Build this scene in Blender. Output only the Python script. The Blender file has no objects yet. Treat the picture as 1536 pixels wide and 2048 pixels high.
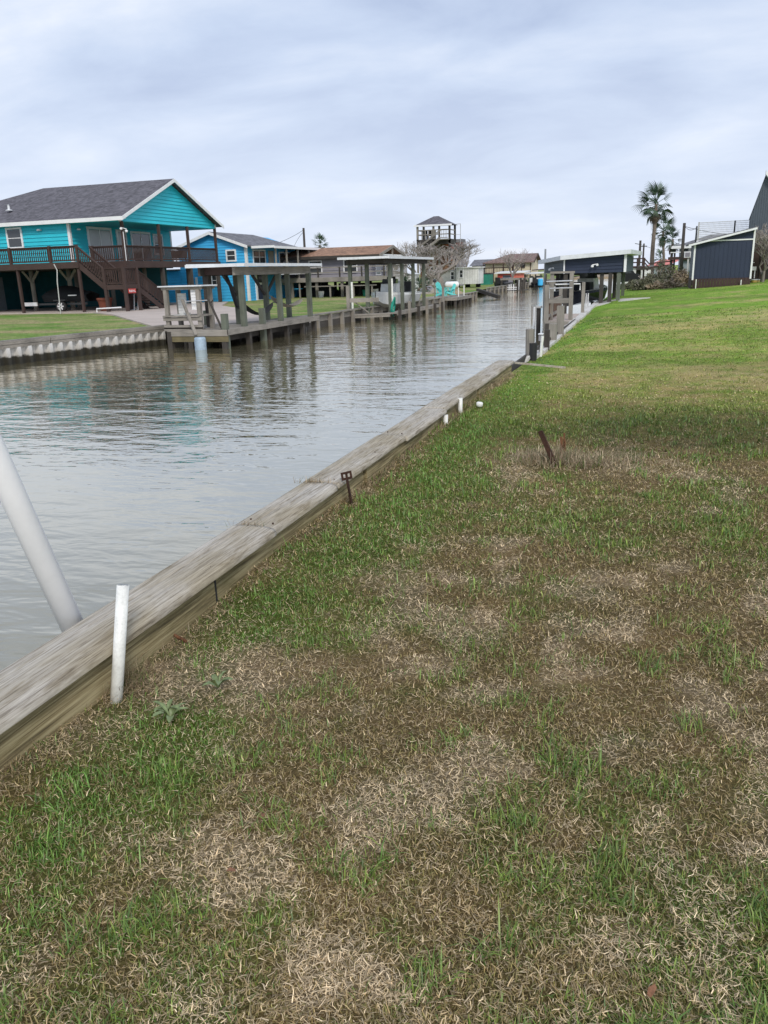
import bpy, bmesh, math, random
import numpy as np
from mathutils import Vector, Matrix, Quaternion
random.seed(7); rng = np.random.default_rng(7)
S = bpy.context.scene
COL = S.collection
PI = math.pi
# ------------------------------------------------------------------ camera
FPX = 1587.0; HOR = 546.0; ROLL = 0.0305; VPX = 1300.0; EYE = 1.65
def _n(v): return v/np.linalg.norm(v)
_down = _n(np.array([ROLL, 1.0, -(HOR-1024)/FPX]))
_vy = _n(np.array([VPX-768, HOR-ROLL*(VPX-768)-1024, FPX]))
_vx = _n(np.cross(_vy, -_down))
RM = np.array([_vx, _vy, -_down]); CAM = np.array([0, 0, EYE])
def UP(x, y, X=None, Y=None, Z=None):
    """survey helper: where the sight line of a picture point meets a plane of the place"""
    r = RM @ np.array([x-768.0, y-1024.0, FPX])
    t = X/r[0] if X is not None else (Y/r[1] if Y is not None else (Z-EYE)/r[2])
    return Vector(CAM+t*r)
cam = bpy.data.cameras.new('camera'); co = bpy.data.objects.new('camera', cam); COL.objects.link(co)
m = Matrix.Identity(4)
for i in range(3):
    m[i][0] = RM[i][0]; m[i][1] = -RM[i][1]; m[i][2] = -RM[i][2]
m[2][3] = EYE
co.matrix_world = m
cam.sensor_fit = 'VERTICAL'; cam.sensor_height = 36; cam.lens = FPX/2048*36
cam.clip_start = 0.05; cam.clip_end = 3000
S.camera = co
S.render.resolution_x = 768; S.render.resolution_y = 1024
# ------------------------------------------------------------------ sky, sun, exposure
SUN_EL, SUN_AZ = 40, 150     # degrees; azimuth measured clockwise from +Y
w = bpy.data.worlds.new('World'); S.world = w; w.use_nodes = True
nt = w.node_tree; nt.nodes.clear()
def N(nt, t, **k):
    n = nt.nodes.new(t)
    for a, b in k.items():
        if a.startswith('i_'):
            key = a[2:]; key = int(key) if key.isdigit() else key.replace('_', ' ')
            n.inputs[key].default_value = b
        else: setattr(n, a, b)
    return n
def L(nt, a, b): nt.links.new(a, b)
def ramp(nt, stops, interp='LINEAR'):
    r = nt.nodes.new('ShaderNodeValToRGB'); r.color_ramp.interpolation = interp
    e = r.color_ramp.elements
    while len(e) < len(stops): e.new(0.5)
    for q, (p, c) in zip(e, stops):
        q.position = p; q.color = (c[0], c[1], c[2], 1) if hasattr(c, '__len__') else (c, c, c, 1)
    return r
out = N(nt, 'ShaderNodeOutputWorld'); bg = N(nt, 'ShaderNodeBackground', i_Strength=1.0)
sky = N(nt, 'ShaderNodeTexSky', sky_type='NISHITA', sun_disc=False, sun_elevation=math.radians(SUN_EL), sun_rotation=math.radians(SUN_AZ))
skys = N(nt, 'ShaderNodeVectorMath', operation='SCALE'); skys.inputs['Scale'].default_value = 0.1
L(nt, sky.outputs[0], skys.inputs[0])
tc = N(nt, 'ShaderNodeTexCoord'); sep = N(nt, 'ShaderNodeSeparateXYZ'); L(nt, tc.outputs['Generated'], sep.inputs[0])
zc = N(nt, 'ShaderNodeMath', operation='MAXIMUM'); zc.inputs[1].default_value = 0.0; L(nt, sep.outputs[2], zc.inputs[0])
za = N(nt, 'ShaderNodeMath', operation='ADD'); za.inputs[1].default_value = 0.24; L(nt, zc.outputs[0], za.inputs[0])
dx = N(nt, 'ShaderNodeMath', operation='DIVIDE'); dy = N(nt, 'ShaderNodeMath', operation='DIVIDE')
for d, o in ((dx, 0), (dy, 1)): L(nt, sep.outputs[o], d.inputs[0]); L(nt, za.outputs[0], d.inputs[1])
cx = N(nt, 'ShaderNodeCombineXYZ'); L(nt, dx.outputs[0], cx.inputs[0]); L(nt, dy.outputs[0], cx.inputs[1])
mp = N(nt, 'ShaderNodeMapping'); mp.inputs['Rotation'].default_value = (0, 0, math.radians(-14)); mp.inputs['Scale'].default_value = (0.95, 1.4, 1); mp.inputs['Location'].default_value = (2.3, 0.4, 0)
L(nt, cx.outputs[0], mp.inputs[0])
n1 = N(nt, 'ShaderNodeTexNoise', i_Scale=1.7, i_Detail=8.0, i_Roughness=0.56, i_Distortion=0.3); L(nt, mp.outputs[0], n1.inputs['Vector'])
n2 = N(nt, 'ShaderNodeTexNoise', i_Scale=0.42, i_Detail=3.0, i_Roughness=0.5); L(nt, mp.outputs[0], n2.inputs['Vector'])
mixn = N(nt, 'ShaderNodeMath', operation='MULTIPLY_ADD'); mixn.inputs[1].default_value = 0.5
L(nt, n2.outputs[0], mixn.inputs[0])
hn = N(nt, 'ShaderNodeMath', operation='MULTIPLY'); hn.inputs[1].default_value = 0.5; L(nt, n1.outputs[0], hn.inputs[0]); L(nt, hn.outputs[0], mixn.inputs[2])
cr = ramp(nt, [(0.36, (0.37, 0.44, 0.595)), (0.46, (0.47, 0.545, 0.69)), (0.55, (0.58, 0.64, 0.755)), (0.65, (0.75, 0.77, 0.82))])
L(nt, mixn.outputs[0], cr.inputs[0])
hz = ramp(nt, [(0.0, 0.55), (0.10, 0.42), (0.25, 0.0)])      # the far cloud deck pales towards the horizon
L(nt, zc.outputs[0], hz.inputs[0])
mh = N(nt, 'ShaderNodeMixRGB'); mh.inputs[2].default_value = (0.62, 0.665, 0.775, 1)
L(nt, hz.outputs[0], mh.inputs[0]); L(nt, cr.outputs[0], mh.inputs[1])
ms = N(nt, 'ShaderNodeMixRGB'); ms.inputs[0].default_value = 0.93
L(nt, skys.outputs[0], ms.inputs[1]); L(nt, mh.outputs[0], ms.inputs[2])
L(nt, ms.outputs[0], bg.inputs[0]); L(nt, bg.outputs[0], out.inputs[0])
sl = bpy.data.lights.new('sun', 'SUN'); sl.energy = 1.5; sl.angle = math.radians(14); sl.color = (1, 0.94, 0.84)
so = bpy.data.objects.new('sun', sl); COL.objects.link(so)
az = math.radians(SUN_AZ); el = math.radians(SUN_EL)
sd = Vector((math.sin(az)*math.cos(el), math.cos(az)*math.cos(el), math.sin(el)))
so.rotation_euler = (-sd).to_track_quat('-Z', 'Y').to_euler(); so.location = (0, -5, 30)
S.view_settings.view_transform = 'Standard'; S.view_settings.look = 'None'; S.view_settings.exposure = 0.42; S.view_settings.gamma = 1
# ------------------------------------------------------------------ materials
M = {}
def newmat(name):
    mt = bpy.data.materials.new(name); mt.use_nodes = True; t = mt.node_tree
    b = t.nodes['Principled BSDF']; M[name] = mt
    return mt, t, b
def wpos(t):
    g = N(t, 'ShaderNodeNewGeometry'); return g.outputs['Position']
def stain(name, c, rough=0.7, var=0.25, scale=3.0, fine=25.0, bump=0.0, metal=0.0, spec=0.5, stretch=(1, 1, 1)):
    """a colour that varies in broad patches and in fine grain"""
    mt, t, b = newmat(name); p = wpos(t)
    mp = N(t, 'ShaderNodeMapping'); mp.inputs['Scale'].default_value = stretch; L(t, p, mp.inputs[0])
    a = N(t, 'ShaderNodeTexNoise', i_Scale=scale, i_Detail=5.0, i_Roughness=0.6); L(t, mp.outputs[0], a.inputs['Vector'])
    f = N(t, 'ShaderNodeTexNoise', i_Scale=fine, i_Detail=3.0); L(t, mp.outputs[0], f.inputs['Vector'])
    ad = N(t, 'ShaderNodeMath', operation='MULTIPLY_ADD'); ad.inputs[1].default_value = 0.4
    L(t, f.outputs[0], ad.inputs[0])
    sc = N(t, 'ShaderNodeMath', operation='MULTIPLY'); sc.inputs[1].default_value = 0.6; L(t, a.outputs[0], sc.inputs[0]); L(t, sc.outputs[0], ad.inputs[2])
    c = np.array(c); lo = c*(1-var*1.3); hi = np.minimum(c*(1+var), 0.95)
    r = ramp(t, [(0.32, lo), (0.5, c), (0.68, hi)]); L(t, ad.outputs[0], r.inputs[0])
    L(t, r.outputs[0], b.inputs['Base Color'])
    b.inputs['Roughness'].default_value = rough; b.inputs['Metallic'].default_value = metal; b.inputs['Specular IOR Level'].default_value = spec
    if bump:
        bp = N(t, 'ShaderNodeBump', i_Strength=bump, i_Distance=0.02); L(t, ad.outputs[0], bp.inputs['Height']); L(t, bp.outputs[0], b.inputs['Normal'])
    return mt
def wood(name, c, axis, var=0.5, rough=0.85, across=60.0, along=2.0, bump=0.3):
    s = [across]*3; s['XYZ'.index(axis)] = along
    mt, t, b = newmat(name); p = wpos(t)
    mp = N(t, 'ShaderNodeMapping'); mp.inputs['Scale'].default_value = s; L(t, p, mp.inputs[0])
    a = N(t, 'ShaderNodeTexNoise', i_Scale=1.0, i_Detail=5.0, i_Roughness=0.65); L(t, mp.outputs[0], a.inputs['Vector'])
    f = N(t, 'ShaderNodeTexNoise', i_Scale=1.7, i_Detail=4.0); L(t, p, f.inputs['Vector'])
    ad = N(t, 'ShaderNodeMath', operation='MULTIPLY_ADD'); ad.inputs[1].default_value = 0.45
    L(t, f.outputs[0], ad.inputs[0])
    sc = N(t, 'ShaderNodeMath', operation='MULTIPLY'); sc.inputs[1].default_value = 0.55; L(t, a.outputs[0], sc.inputs[0]); L(t, sc.outputs[0], ad.inputs[2])
    c = np.array(c); r = ramp(t, [(0.33, c*(1-var)), (0.5, c), (0.66, np.minimum(c*(1+var*0.8), .9))]); L(t, ad.outputs[0], r.inputs[0])
    L(t, r.outputs[0], b.inputs['Base Color']); b.inputs['Roughness'].default_value = rough
    bp = N(t, 'ShaderNodeBump', i_Strength=bump, i_Distance=0.01); L(t, a.outputs[0], bp.inputs['Height']); L(t, bp.outputs[0], b.inputs['Normal'])
    return mt
for ax in 'XYZ':
    wood('grey_wood_'+ax, (0.25, 0.228, 0.20), ax)
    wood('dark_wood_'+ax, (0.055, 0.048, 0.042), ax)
    wood('brown_stain_'+ax, (0.060, 0.036, 0.031), ax, var=0.3)
    wood('green_wood_'+ax, (0.12, 0.135, 0.105), ax, var=0.45)
    wood('olive_wood_'+ax, (0.15, 0.125, 0.065), ax, var=0.6)
wood('brown_picket', (0.13, 0.075, 0.05), 'Z')
stain('teal_paint', (0.020, 0.52, 0.64), 0.55, 0.08, 1.2, 12)
stain('blue_paint', (0.055, 0.45, 0.82), 0.55, 0.10, 1.2, 12)
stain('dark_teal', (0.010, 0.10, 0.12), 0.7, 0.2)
stain('white_trim', (0.82, 0.82, 0.83), 0.5, 0.08)
stain('white_metal', (0.70, 0.72, 0.74), 0.45, 0.12, 1.5, 10)
stain('pvc', (0.88, 0.885, 0.89), 0.32, 0.03, 4, 40)
stain('pvc_old', (0.80, 0.80, 0.76), 0.4, 0.16, 14, 90)
stain('navy_paint', (0.022, 0.033, 0.068), 0.6, 0.12, 1.0, 15)
stain('slate_paint', (0.075, 0.095, 0.12), 0.6, 0.12, 1.0, 15)
stain('grey_siding', (0.26, 0.25, 0.28), 0.7, 0.1)
stain('pale_siding', (0.50, 0.50, 0.48), 0.7, 0.15)
stain('dirty_white', (0.70, 0.70, 0.69), 0.7, 0.2, 1.2, 8)
stain('cream_siding', (0.62, 0.54, 0.40), 0.7, 0.08)
stain('red_metal', (0.50, 0.07, 0.05), 0.5, 0.2)
stain('coral_metal', (0.62, 0.17, 0.13), 0.5, 0.12)
stain('green_paint', (0.02, 0.22, 0.16), 0.6, 0.2)
stain('rust', (0.055, 0.024, 0.014), 0.95, 0.6, 25, 120, bump=0.8)
stain('rust_bright', (0.17, 0.075, 0.035), 0.95, 0.6, 25, 120, bump=0.8)
stain('black_rubber', (0.018, 0.018, 0.019), 0.7, 0.2)
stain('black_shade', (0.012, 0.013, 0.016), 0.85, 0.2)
stain('turquoise', (0.15, 0.66, 0.64), 0.45, 0.06)
stain('blue_plastic', (0.33, 0.43, 0.53), 0.45, 0.2, 6, 30)
stain('rope_green', (0.02, 0.30, 0.22), 0.8, 0.25, 30, 90)
stain('concrete', (0.46, 0.39, 0.345), 0.9, 0.15, 0.6, 14, bump=0.15)
stain('concrete_white', (0.55, 0.53, 0.50), 0.9, 0.2, 3, 30, bump=0.25)
stain('terracotta', (0.20, 0.06, 0.035), 0.8, 0.2)
stain('hull_white', (0.70, 0.71, 0.70), 0.3, 0.06, 1, 8)
stain('hull_navy', (0.012, 0.014, 0.022), 0.2, 0.15)
stain('grey_metal', (0.33, 0.34, 0.35), 0.45, 0.15, 8, 30, metal=0.6)
stain('dark_metal', (0.04, 0.042, 0.045), 0.5, 0.15)
stain('silver', (0.55, 0.55, 0.56), 0.35, 0.1, 8, 30, metal=0.5)
stain('palm_leaf', (0.050, 0.090, 0.048), 0.6, 0.4, 2.5, 20)
stain('palm_dead', (0.16, 0.125, 0.085), 0.9, 0.35, 2.5, 20)
stain('palm_trunk', (0.19, 0.155, 0.125), 0.95, 0.3, 3, 30, bump=0.6, stretch=(1, 1, 5))
stain('bark', (0.25, 0.22, 0.195), 0.95, 0.3, 4, 30, bump=0.5)
stain('twig', (0.34, 0.30, 0.275), 0.95, 0.25, 3, 20)
stain('twig_red', (0.30, 0.27, 0.25), 0.95, 0.25, 3, 20)
stain('bush_leaf', (0.125, 0.125, 0.075), 0.8, 0.5, 2.0, 12)
stain('bush_dry', (0.30, 0.235, 0.16), 0.9, 0.35, 2.0, 12)
stain('weed_leaf', (0.17, 0.22, 0.09), 0.5, 0.3, 20, 80)
stain('dead_leaf', (0.22, 0.10, 0.05), 0.8, 0.4, 30, 120)
stain('yellow_paint', (0.55, 0.40, 0.12), 0.6, 0.2)
stain('red_sign', (0.55, 0.06, 0.05), 0.5, 0.1)
stain('dark_fabric', (0.030, 0.032, 0.036), 0.9, 0.25)
stain('tan_fabric', (0.34, 0.31, 0.26), 0.9, 0.2)
stain('shellac', (0.26, 0.30, 0.33), 0.6, 0.15)
# glass of windows
mt, t, b = newmat('glass'); b.inputs['Base Color'].default_value = (0.05, 0.055, 0.06, 1); b.inputs['Roughness'].default_value = 0.08; b.inputs['Specular IOR Level'].default_value = 0.8
mt, t, b = newmat('blind'); b.inputs['Base Color'].default_value = (0.42, 0.44, 0.46, 1); b.inputs['Roughness'].default_value = 0.15
# shingles
def shingles(name, c, rowaxis):
    mt, t, b = newmat(name); p = wpos(t)
    mp = N(t, 'ShaderNodeMapping'); mp.inputs['Scale'].default_value = (3.3, 3.3, 6.0); L(t, p, mp.inputs[0])
    v = N(t, 'ShaderNodeTexVoronoi', i_Scale=1.6, i_Randomness=0.9); L(t, mp.outputs[0], v.inputs['Vector'])
    n = N(t, 'ShaderNodeTexNoise', i_Scale=1.2, i_Detail=6.0, i_Roughness=0.7); L(t, p, n.inputs['Vector'])
    mx = N(t, 'ShaderNodeMixRGB'); mx.inputs[0].default_value = 0.5; L(t, v.outputs['Color'], mx.inputs[1]); L(t, n.outputs[0], mx.inputs[2])
    bw = N(t, 'ShaderNodeRGBToBW'); L(t, mx.outputs[0], bw.inputs[0])
    c = np.array(c); r = ramp(t, [(0.25, c*0.6), (0.5, c), (0.75, c*1.45)]); L(t, bw.outputs[0], r.inputs[0])
    L(t, r.outputs[0], b.inputs['Base Color']); b.inputs['Roughness'].default_value = 0.95
    bp = N(t, 'ShaderNodeBump', i_Strength=0.4, i_Distance=0.02); L(t, bw.outputs[0], bp.inputs['Height']); L(t, bp.outputs[0], b.inputs['Normal'])
shingles('shingle_grey', (0.105, 0.10, 0.115), 'X')
shingles('shingle_slate', (0.15, 0.15, 0.165), 'X')
shingles('shingle_brown', (0.27, 0.155, 0.10), 'X')
shingles('shingle_dusk', (0.19, 0.13, 0.115), 'X')
# corrugated vinyl sheet wall, algae at the foot
mt, t, b = newmat('vinyl_sheet'); p = wpos(t); sx = N(t, 'ShaderNodeSeparateXYZ'); L(t, p, sx.inputs[0])
n = N(t, 'ShaderNodeTexNoise', i_Scale=4.0, i_Detail=7.0, i_Roughness=0.7); L(t, p, n.inputs['Vector'])
ad = N(t, 'ShaderNodeMath', operation='MULTIPLY_ADD'); ad.inputs[1].default_value = 0.22; L(t, n.outputs[0], ad.inputs[0]); L(t, sx.outputs[2], ad.inputs[2])
r = ramp(t, [(0.0, (0.016, 0.015, 0.010)), (0.42, (0.03, 0.027, 0.018)), (0.5, (0.48, 0.46, 0.43)), (0.9, (0.70, 0.69, 0.68))])
mr = N(t, 'ShaderNodeMapRange'); mr.inputs[1].default_value = -0.38; mr.inputs[2].default_value = 0.27; L(t, ad.outputs[0], mr.inputs[0]); L(t, mr.outputs[0], r.inputs[0])
L(t, r.outputs[0], b.inputs['Base Color']); b.inputs['Roughness'].default_value = 0.6
# weathered plank (near cap): grain, cracks, lichen tints
mt, t, b = newmat('cap_timber'); p = wpos(t)
def strn(s, det=5.0, sc=1.0, rough=0.6):
    mp = N(t, 'ShaderNodeMapping'); mp.inputs['Scale'].default_value = s; L(t, p, mp.inputs[0])
    n = N(t, 'ShaderNodeTexNoise', i_Scale=sc, i_Detail=det, i_Roughness=rough, i_Distortion=0.25); L(t, mp.outputs[0], n.inputs['Vector']); return n
g1 = strn((120, 2.6, 30), 6.0, 1.0, 0.7); g2 = strn((420, 11, 120)); g3 = strn((3.5, 1.3, 3)); g4 = strn((26, 3.2, 9), 3.0)
a1 = N(t, 'ShaderNodeMath', operation='MULTIPLY_ADD'); a1.inputs[1].default_value = 0.35; L(t, g2.outputs[0], a1.inputs[0])
a0 = N(t, 'ShaderNodeMath', operation='MULTIPLY'); a0.inputs[1].default_value = 0.65; L(t, g1.outputs[0], a0.inputs[0]); L(t, a0.outputs[0], a1.inputs[2])
r = ramp(t, [(0.30, (0.06, 0.05, 0.04)), (0.40, (0.20, 0.178, 0.15)), (0.47, (0.37, 0.345, 0.31)), (0.62, (0.56, 0.54, 0.505))]); L(t, a1.outputs[0], r.inputs[0])
tint = ramp(t, [(0.38, (0.74, 0.66, 0.50)), (0.58, (1.0, 0.96, 0.89)), (0.72, (1.04, 1.02, 0.99))]); L(t, g3.outputs[0], tint.inputs[0])
mu = N(t, 'ShaderNodeMixRGB', blend_type='MULTIPLY'); mu.inputs[0].default_value = 0.9; L(t, r.outputs[0], mu.inputs[1]); L(t, tint.outputs[0], mu.inputs[2])
vk = N(t, 'ShaderNodeTexVoronoi', i_Scale=1.0); mpk = N(t, 'ShaderNodeMapping'); mpk.inputs['Scale'].default_value = (4.2, 1.5, 1); L(t, p, mpk.inputs[0]); L(t, mpk.outputs[0], vk.inputs['Vector'])
kr = ramp(t, [(0.0, (0.25, 0.2, 0.16)), (0.055, (0.45, 0.38, 0.3)), (0.075, (1, 1, 1))]); L(t, vk.outputs['Distance'], kr.inputs[0])
mk = N(t, 'ShaderNodeMixRGB', blend_type='MULTIPLY'); mk.inputs[0].default_value = 0.85; L(t, mu.outputs[0], mk.inputs[1]); L(t, kr.outputs[0], mk.inputs[2])
bl4 = ramp(t, [(0.34, (0.62, 0.58, 0.5)), (0.46, (1, 1, 1))]); L(t, g4.outputs[0], bl4.inputs[0]); mk2 = N(t, 'ShaderNodeMixRGB', blend_type='MULTIPLY'); mk2.inputs[0].default_value = 0.8; L(t, mk.outputs[0], mk2.inputs[1]); L(t, bl4.outputs[0], mk2.inputs[2])
L(t, mk2.outputs[0], b.inputs['Base Color']); b.inputs['Roughness'].default_value = 0.85
bp = N(t, 'ShaderNodeBump', i_Strength=0.5, i_Distance=0.004); L(t, a1.outputs[0], bp.inputs['Height']); L(t, bp.outputs[0], b.inputs['Normal'])
mt, t, b = newmat('wale_timber'); p = wpos(t)
g1 = strn((30, 2.0, 85)); g3 = strn((2, 1.6, 6), 6.0); 
r = ramp(t, [(0.3, (0.07, 0.055, 0.03)), (0.46, (0.22, 0.18, 0.095)), (0.62, (0.38, 0.33, 0.20))]); L(t, g1.outputs[0], r.inputs[0])
tint = ramp(t, [(0.35, (0.55, 0.55, 0.40)), (0.5, (1.0, 0.98, 0.9)), (0.68, (1.25, 1.2, 1.15))]); L(t, g3.outputs[0], tint.inputs[0])
mu = N(t, 'ShaderNodeMixRGB', blend_type='MULTIPLY'); mu.inputs[0].default_value = 1.0; L(t, r.outputs[0], mu.inputs[1]); L(t, tint.outputs[0], mu.inputs[2])
L(t, mu.outputs[0], b.inputs['Base Color']); b.inputs['Roughness'].default_value = 0.9
bp = N(t, 'ShaderNodeBump', i_Strength=0.6, i_Distance=0.004); L(t, g1.outputs[0], bp.inputs['Height']); L(t, bp.outputs[0], b.inputs['Normal'])
# water
mt, t, b = newmat('canal_water'); p = wpos(t)
def wn(sx, sy, sc, det, rough, dist=0.0, rot=0.0):
    mp = N(t, 'ShaderNodeMapping'); mp.inputs['Scale'].default_value = (sx, sy, 1); mp.inputs['Rotation'].default_value = (0, 0, math.radians(rot)); L(t, p, mp.inputs[0])
    n = N(t, 'ShaderNodeTexNoise', i_Scale=sc, i_Detail=det, i_Roughness=rough, i_Distortion=dist); L(t, mp.outputs[0], n.inputs['Vector']); return n
w1 = wn(0.8, 1.7, 1.7, 3.0, 0.5, 0.4, -20); w2 = wn(0.8, 1.6, 5.0, 2.0, 0.5, 0.3, -12); w3 = wn(1, 1, 0.22, 2.0, 0.5); w4 = wn(0.55, 1.0, 0.05, 2.0, 0.5); w0 = wn(0.6, 1.3, 0.75, 2.0, 0.5, 0.3, -25)
s1 = N(t, 'ShaderNodeMath', operation='MULTIPLY_ADD'); s1.inputs[1].default_value = 0.32; L(t, w2.outputs[0], s1.inputs[0]); s0 = N(t, 'ShaderNodeMath', operation='MULTIPLY_ADD'); s0.inputs[1].default_value = 1.3; L(t, w0.outputs[0], s0.inputs[0]); L(t, w1.outputs[0], s0.inputs[2]); L(t, s0.outputs[0], s1.inputs[2])
calm = ramp(t, [(0.36, 0.55), (0.60, 1.0)]); L(t, w3.outputs[0], calm.inputs[0])
hm = N(t, 'ShaderNodeMath', operation='MULTIPLY'); L(t, s1.outputs[0], hm.inputs[0]); L(t, calm.outputs[0], hm.inputs[1])
bp = N(t, 'ShaderNodeBump', i_Strength=1.0, i_Distance=0.020); L(t, hm.outputs[0], bp.inputs['Height']); L(t, bp.outputs[0], b.inputs['Normal'])
r = ramp(t, [(0.3, (0.165, 0.148, 0.088)), (0.7, (0.205, 0.187, 0.122))]); L(t, w4.outputs[0], r.inputs[0])
L(t, r.outputs[0], b.inputs['Base Color']); b.inputs['Roughness'].default_value = 0.5; b.inputs['Specular IOR Level'].default_value = 0.0
gl = N(t, 'ShaderNodeBsdfGlossy', i_Roughness=0.03); gl.inputs[0].default_value = (0.99, 0.955, 0.87, 1); L(t, bp.outputs[0], gl.inputs['Normal'])
lw = N(t, 'ShaderNodeLayerWeight', i_Blend=0.5); L(t, bp.outputs[0], lw.inputs['Normal'])
fr = ramp(t, [(0.0, 0.04), (0.45, 0.19), (0.62, 0.36), (0.78, 0.66), (1.0, 0.95)]); L(t, lw.outputs['Facing'], fr.inputs[0])
mxw = N(t, 'ShaderNodeMixShader'); L(t, fr.outputs[0], mxw.inputs[0]); L(t, b.outputs[0], mxw.inputs[1]); L(t, gl.outputs[0], mxw.inputs[2])
L(t, mxw.outputs[0], t.nodes['Material Output'].inputs[0])
# lawn soil: attribute colour and fine procedural thatch
def lawn_mat(name, fine):
    mt, t, b = newmat(name); p = wpos(t)
    at = N(t, 'ShaderNodeAttribute', attribute_name='Col')
    n = N(t, 'ShaderNodeTexNoise', i_Scale=fine, i_Detail=6.0, i_Roughness=0.75); L(t, p, n.inputs['Vector'])
    n2 = N(t, 'ShaderNodeTexNoise', i_Scale=2.2, i_Detail=5.0, i_Roughness=0.65); L(t, p, n2.inputs['Vector'])
    r = ramp(t, [(0.3, 0.45), (0.5, 1.0), (0.7, 1.55)]); L(t, n.outputs[0], r.inputs[0])
    r2 = ramp(t, [(0.3, (0.66, 0.72, 0.62)), (0.5, (1, 1, 1)), (0.7, (1.32, 1.22, 1.15))]); L(t, n2.outputs[0], r2.inputs[0])
    a = N(t, 'ShaderNodeMixRGB', blend_type='MULTIPLY'); a.inputs[0].default_value = 1.0; L(t, at.outputs[0], a.inputs[1]); L(t, r.outputs[0], a.inputs[2])
    c = N(t, 'ShaderNodeMixRGB', blend_type='MULTIPLY'); c.inputs[0].default_value = 1.0; L(t, a.outputs[0], c.inputs[1]); L(t, r2.outputs[0], c.inputs[2])
    L(t, c.outputs[0], b.inputs['Base Color']); b.inputs['Roughness'].default_value = 1.0; b.inputs['Specular IOR Level'].default_value = 0.1
    bp = N(t, 'ShaderNodeBump', i_Strength=0.8, i_Distance=0.03); L(t, n.outputs[0], bp.inputs['Height']); L(t, bp.outputs[0], b.inputs['Normal'])
lawn_mat('lawn', 60.0); lawn_mat('far_lawn', 9.0)
mt = bpy.data.materials.new('grass_blade'); M['grass_blade'] = mt; mt.use_nodes = True; t = mt.node_tree; t.nodes.clear()
o = N(t, 'ShaderNodeOutputMaterial'); at = N(t, 'ShaderNodeAttribute', attribute_name='Col')
d1 = N(t, 'ShaderNodeBsdfDiffuse'); d2 = N(t, 'ShaderNodeBsdfTranslucent'); d3 = N(t, 'ShaderNodeBsdfGlossy', i_Roughness=0.45); d3.inputs[0].default_value = (1, 1, 1, 1)
L(t, at.outputs[0], d1.inputs[0]); L(t, at.outputs[0], d2.inputs[0])
mx = N(t, 'ShaderNodeMixShader'); mx.inputs[0].default_value = 0.3; L(t, d1.outputs[0], mx.inputs[1]); L(t, d2.outputs[0], mx.inputs[2])
mx2 = N(t, 'ShaderNodeMixShader'); mx2.inputs[0].default_value = 0.035; L(t, mx.outputs[0], mx2.inputs[1]); L(t, d3.outputs[0], mx2.inputs[2])
L(t, mx2.outputs[0], o.inputs[0])
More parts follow.
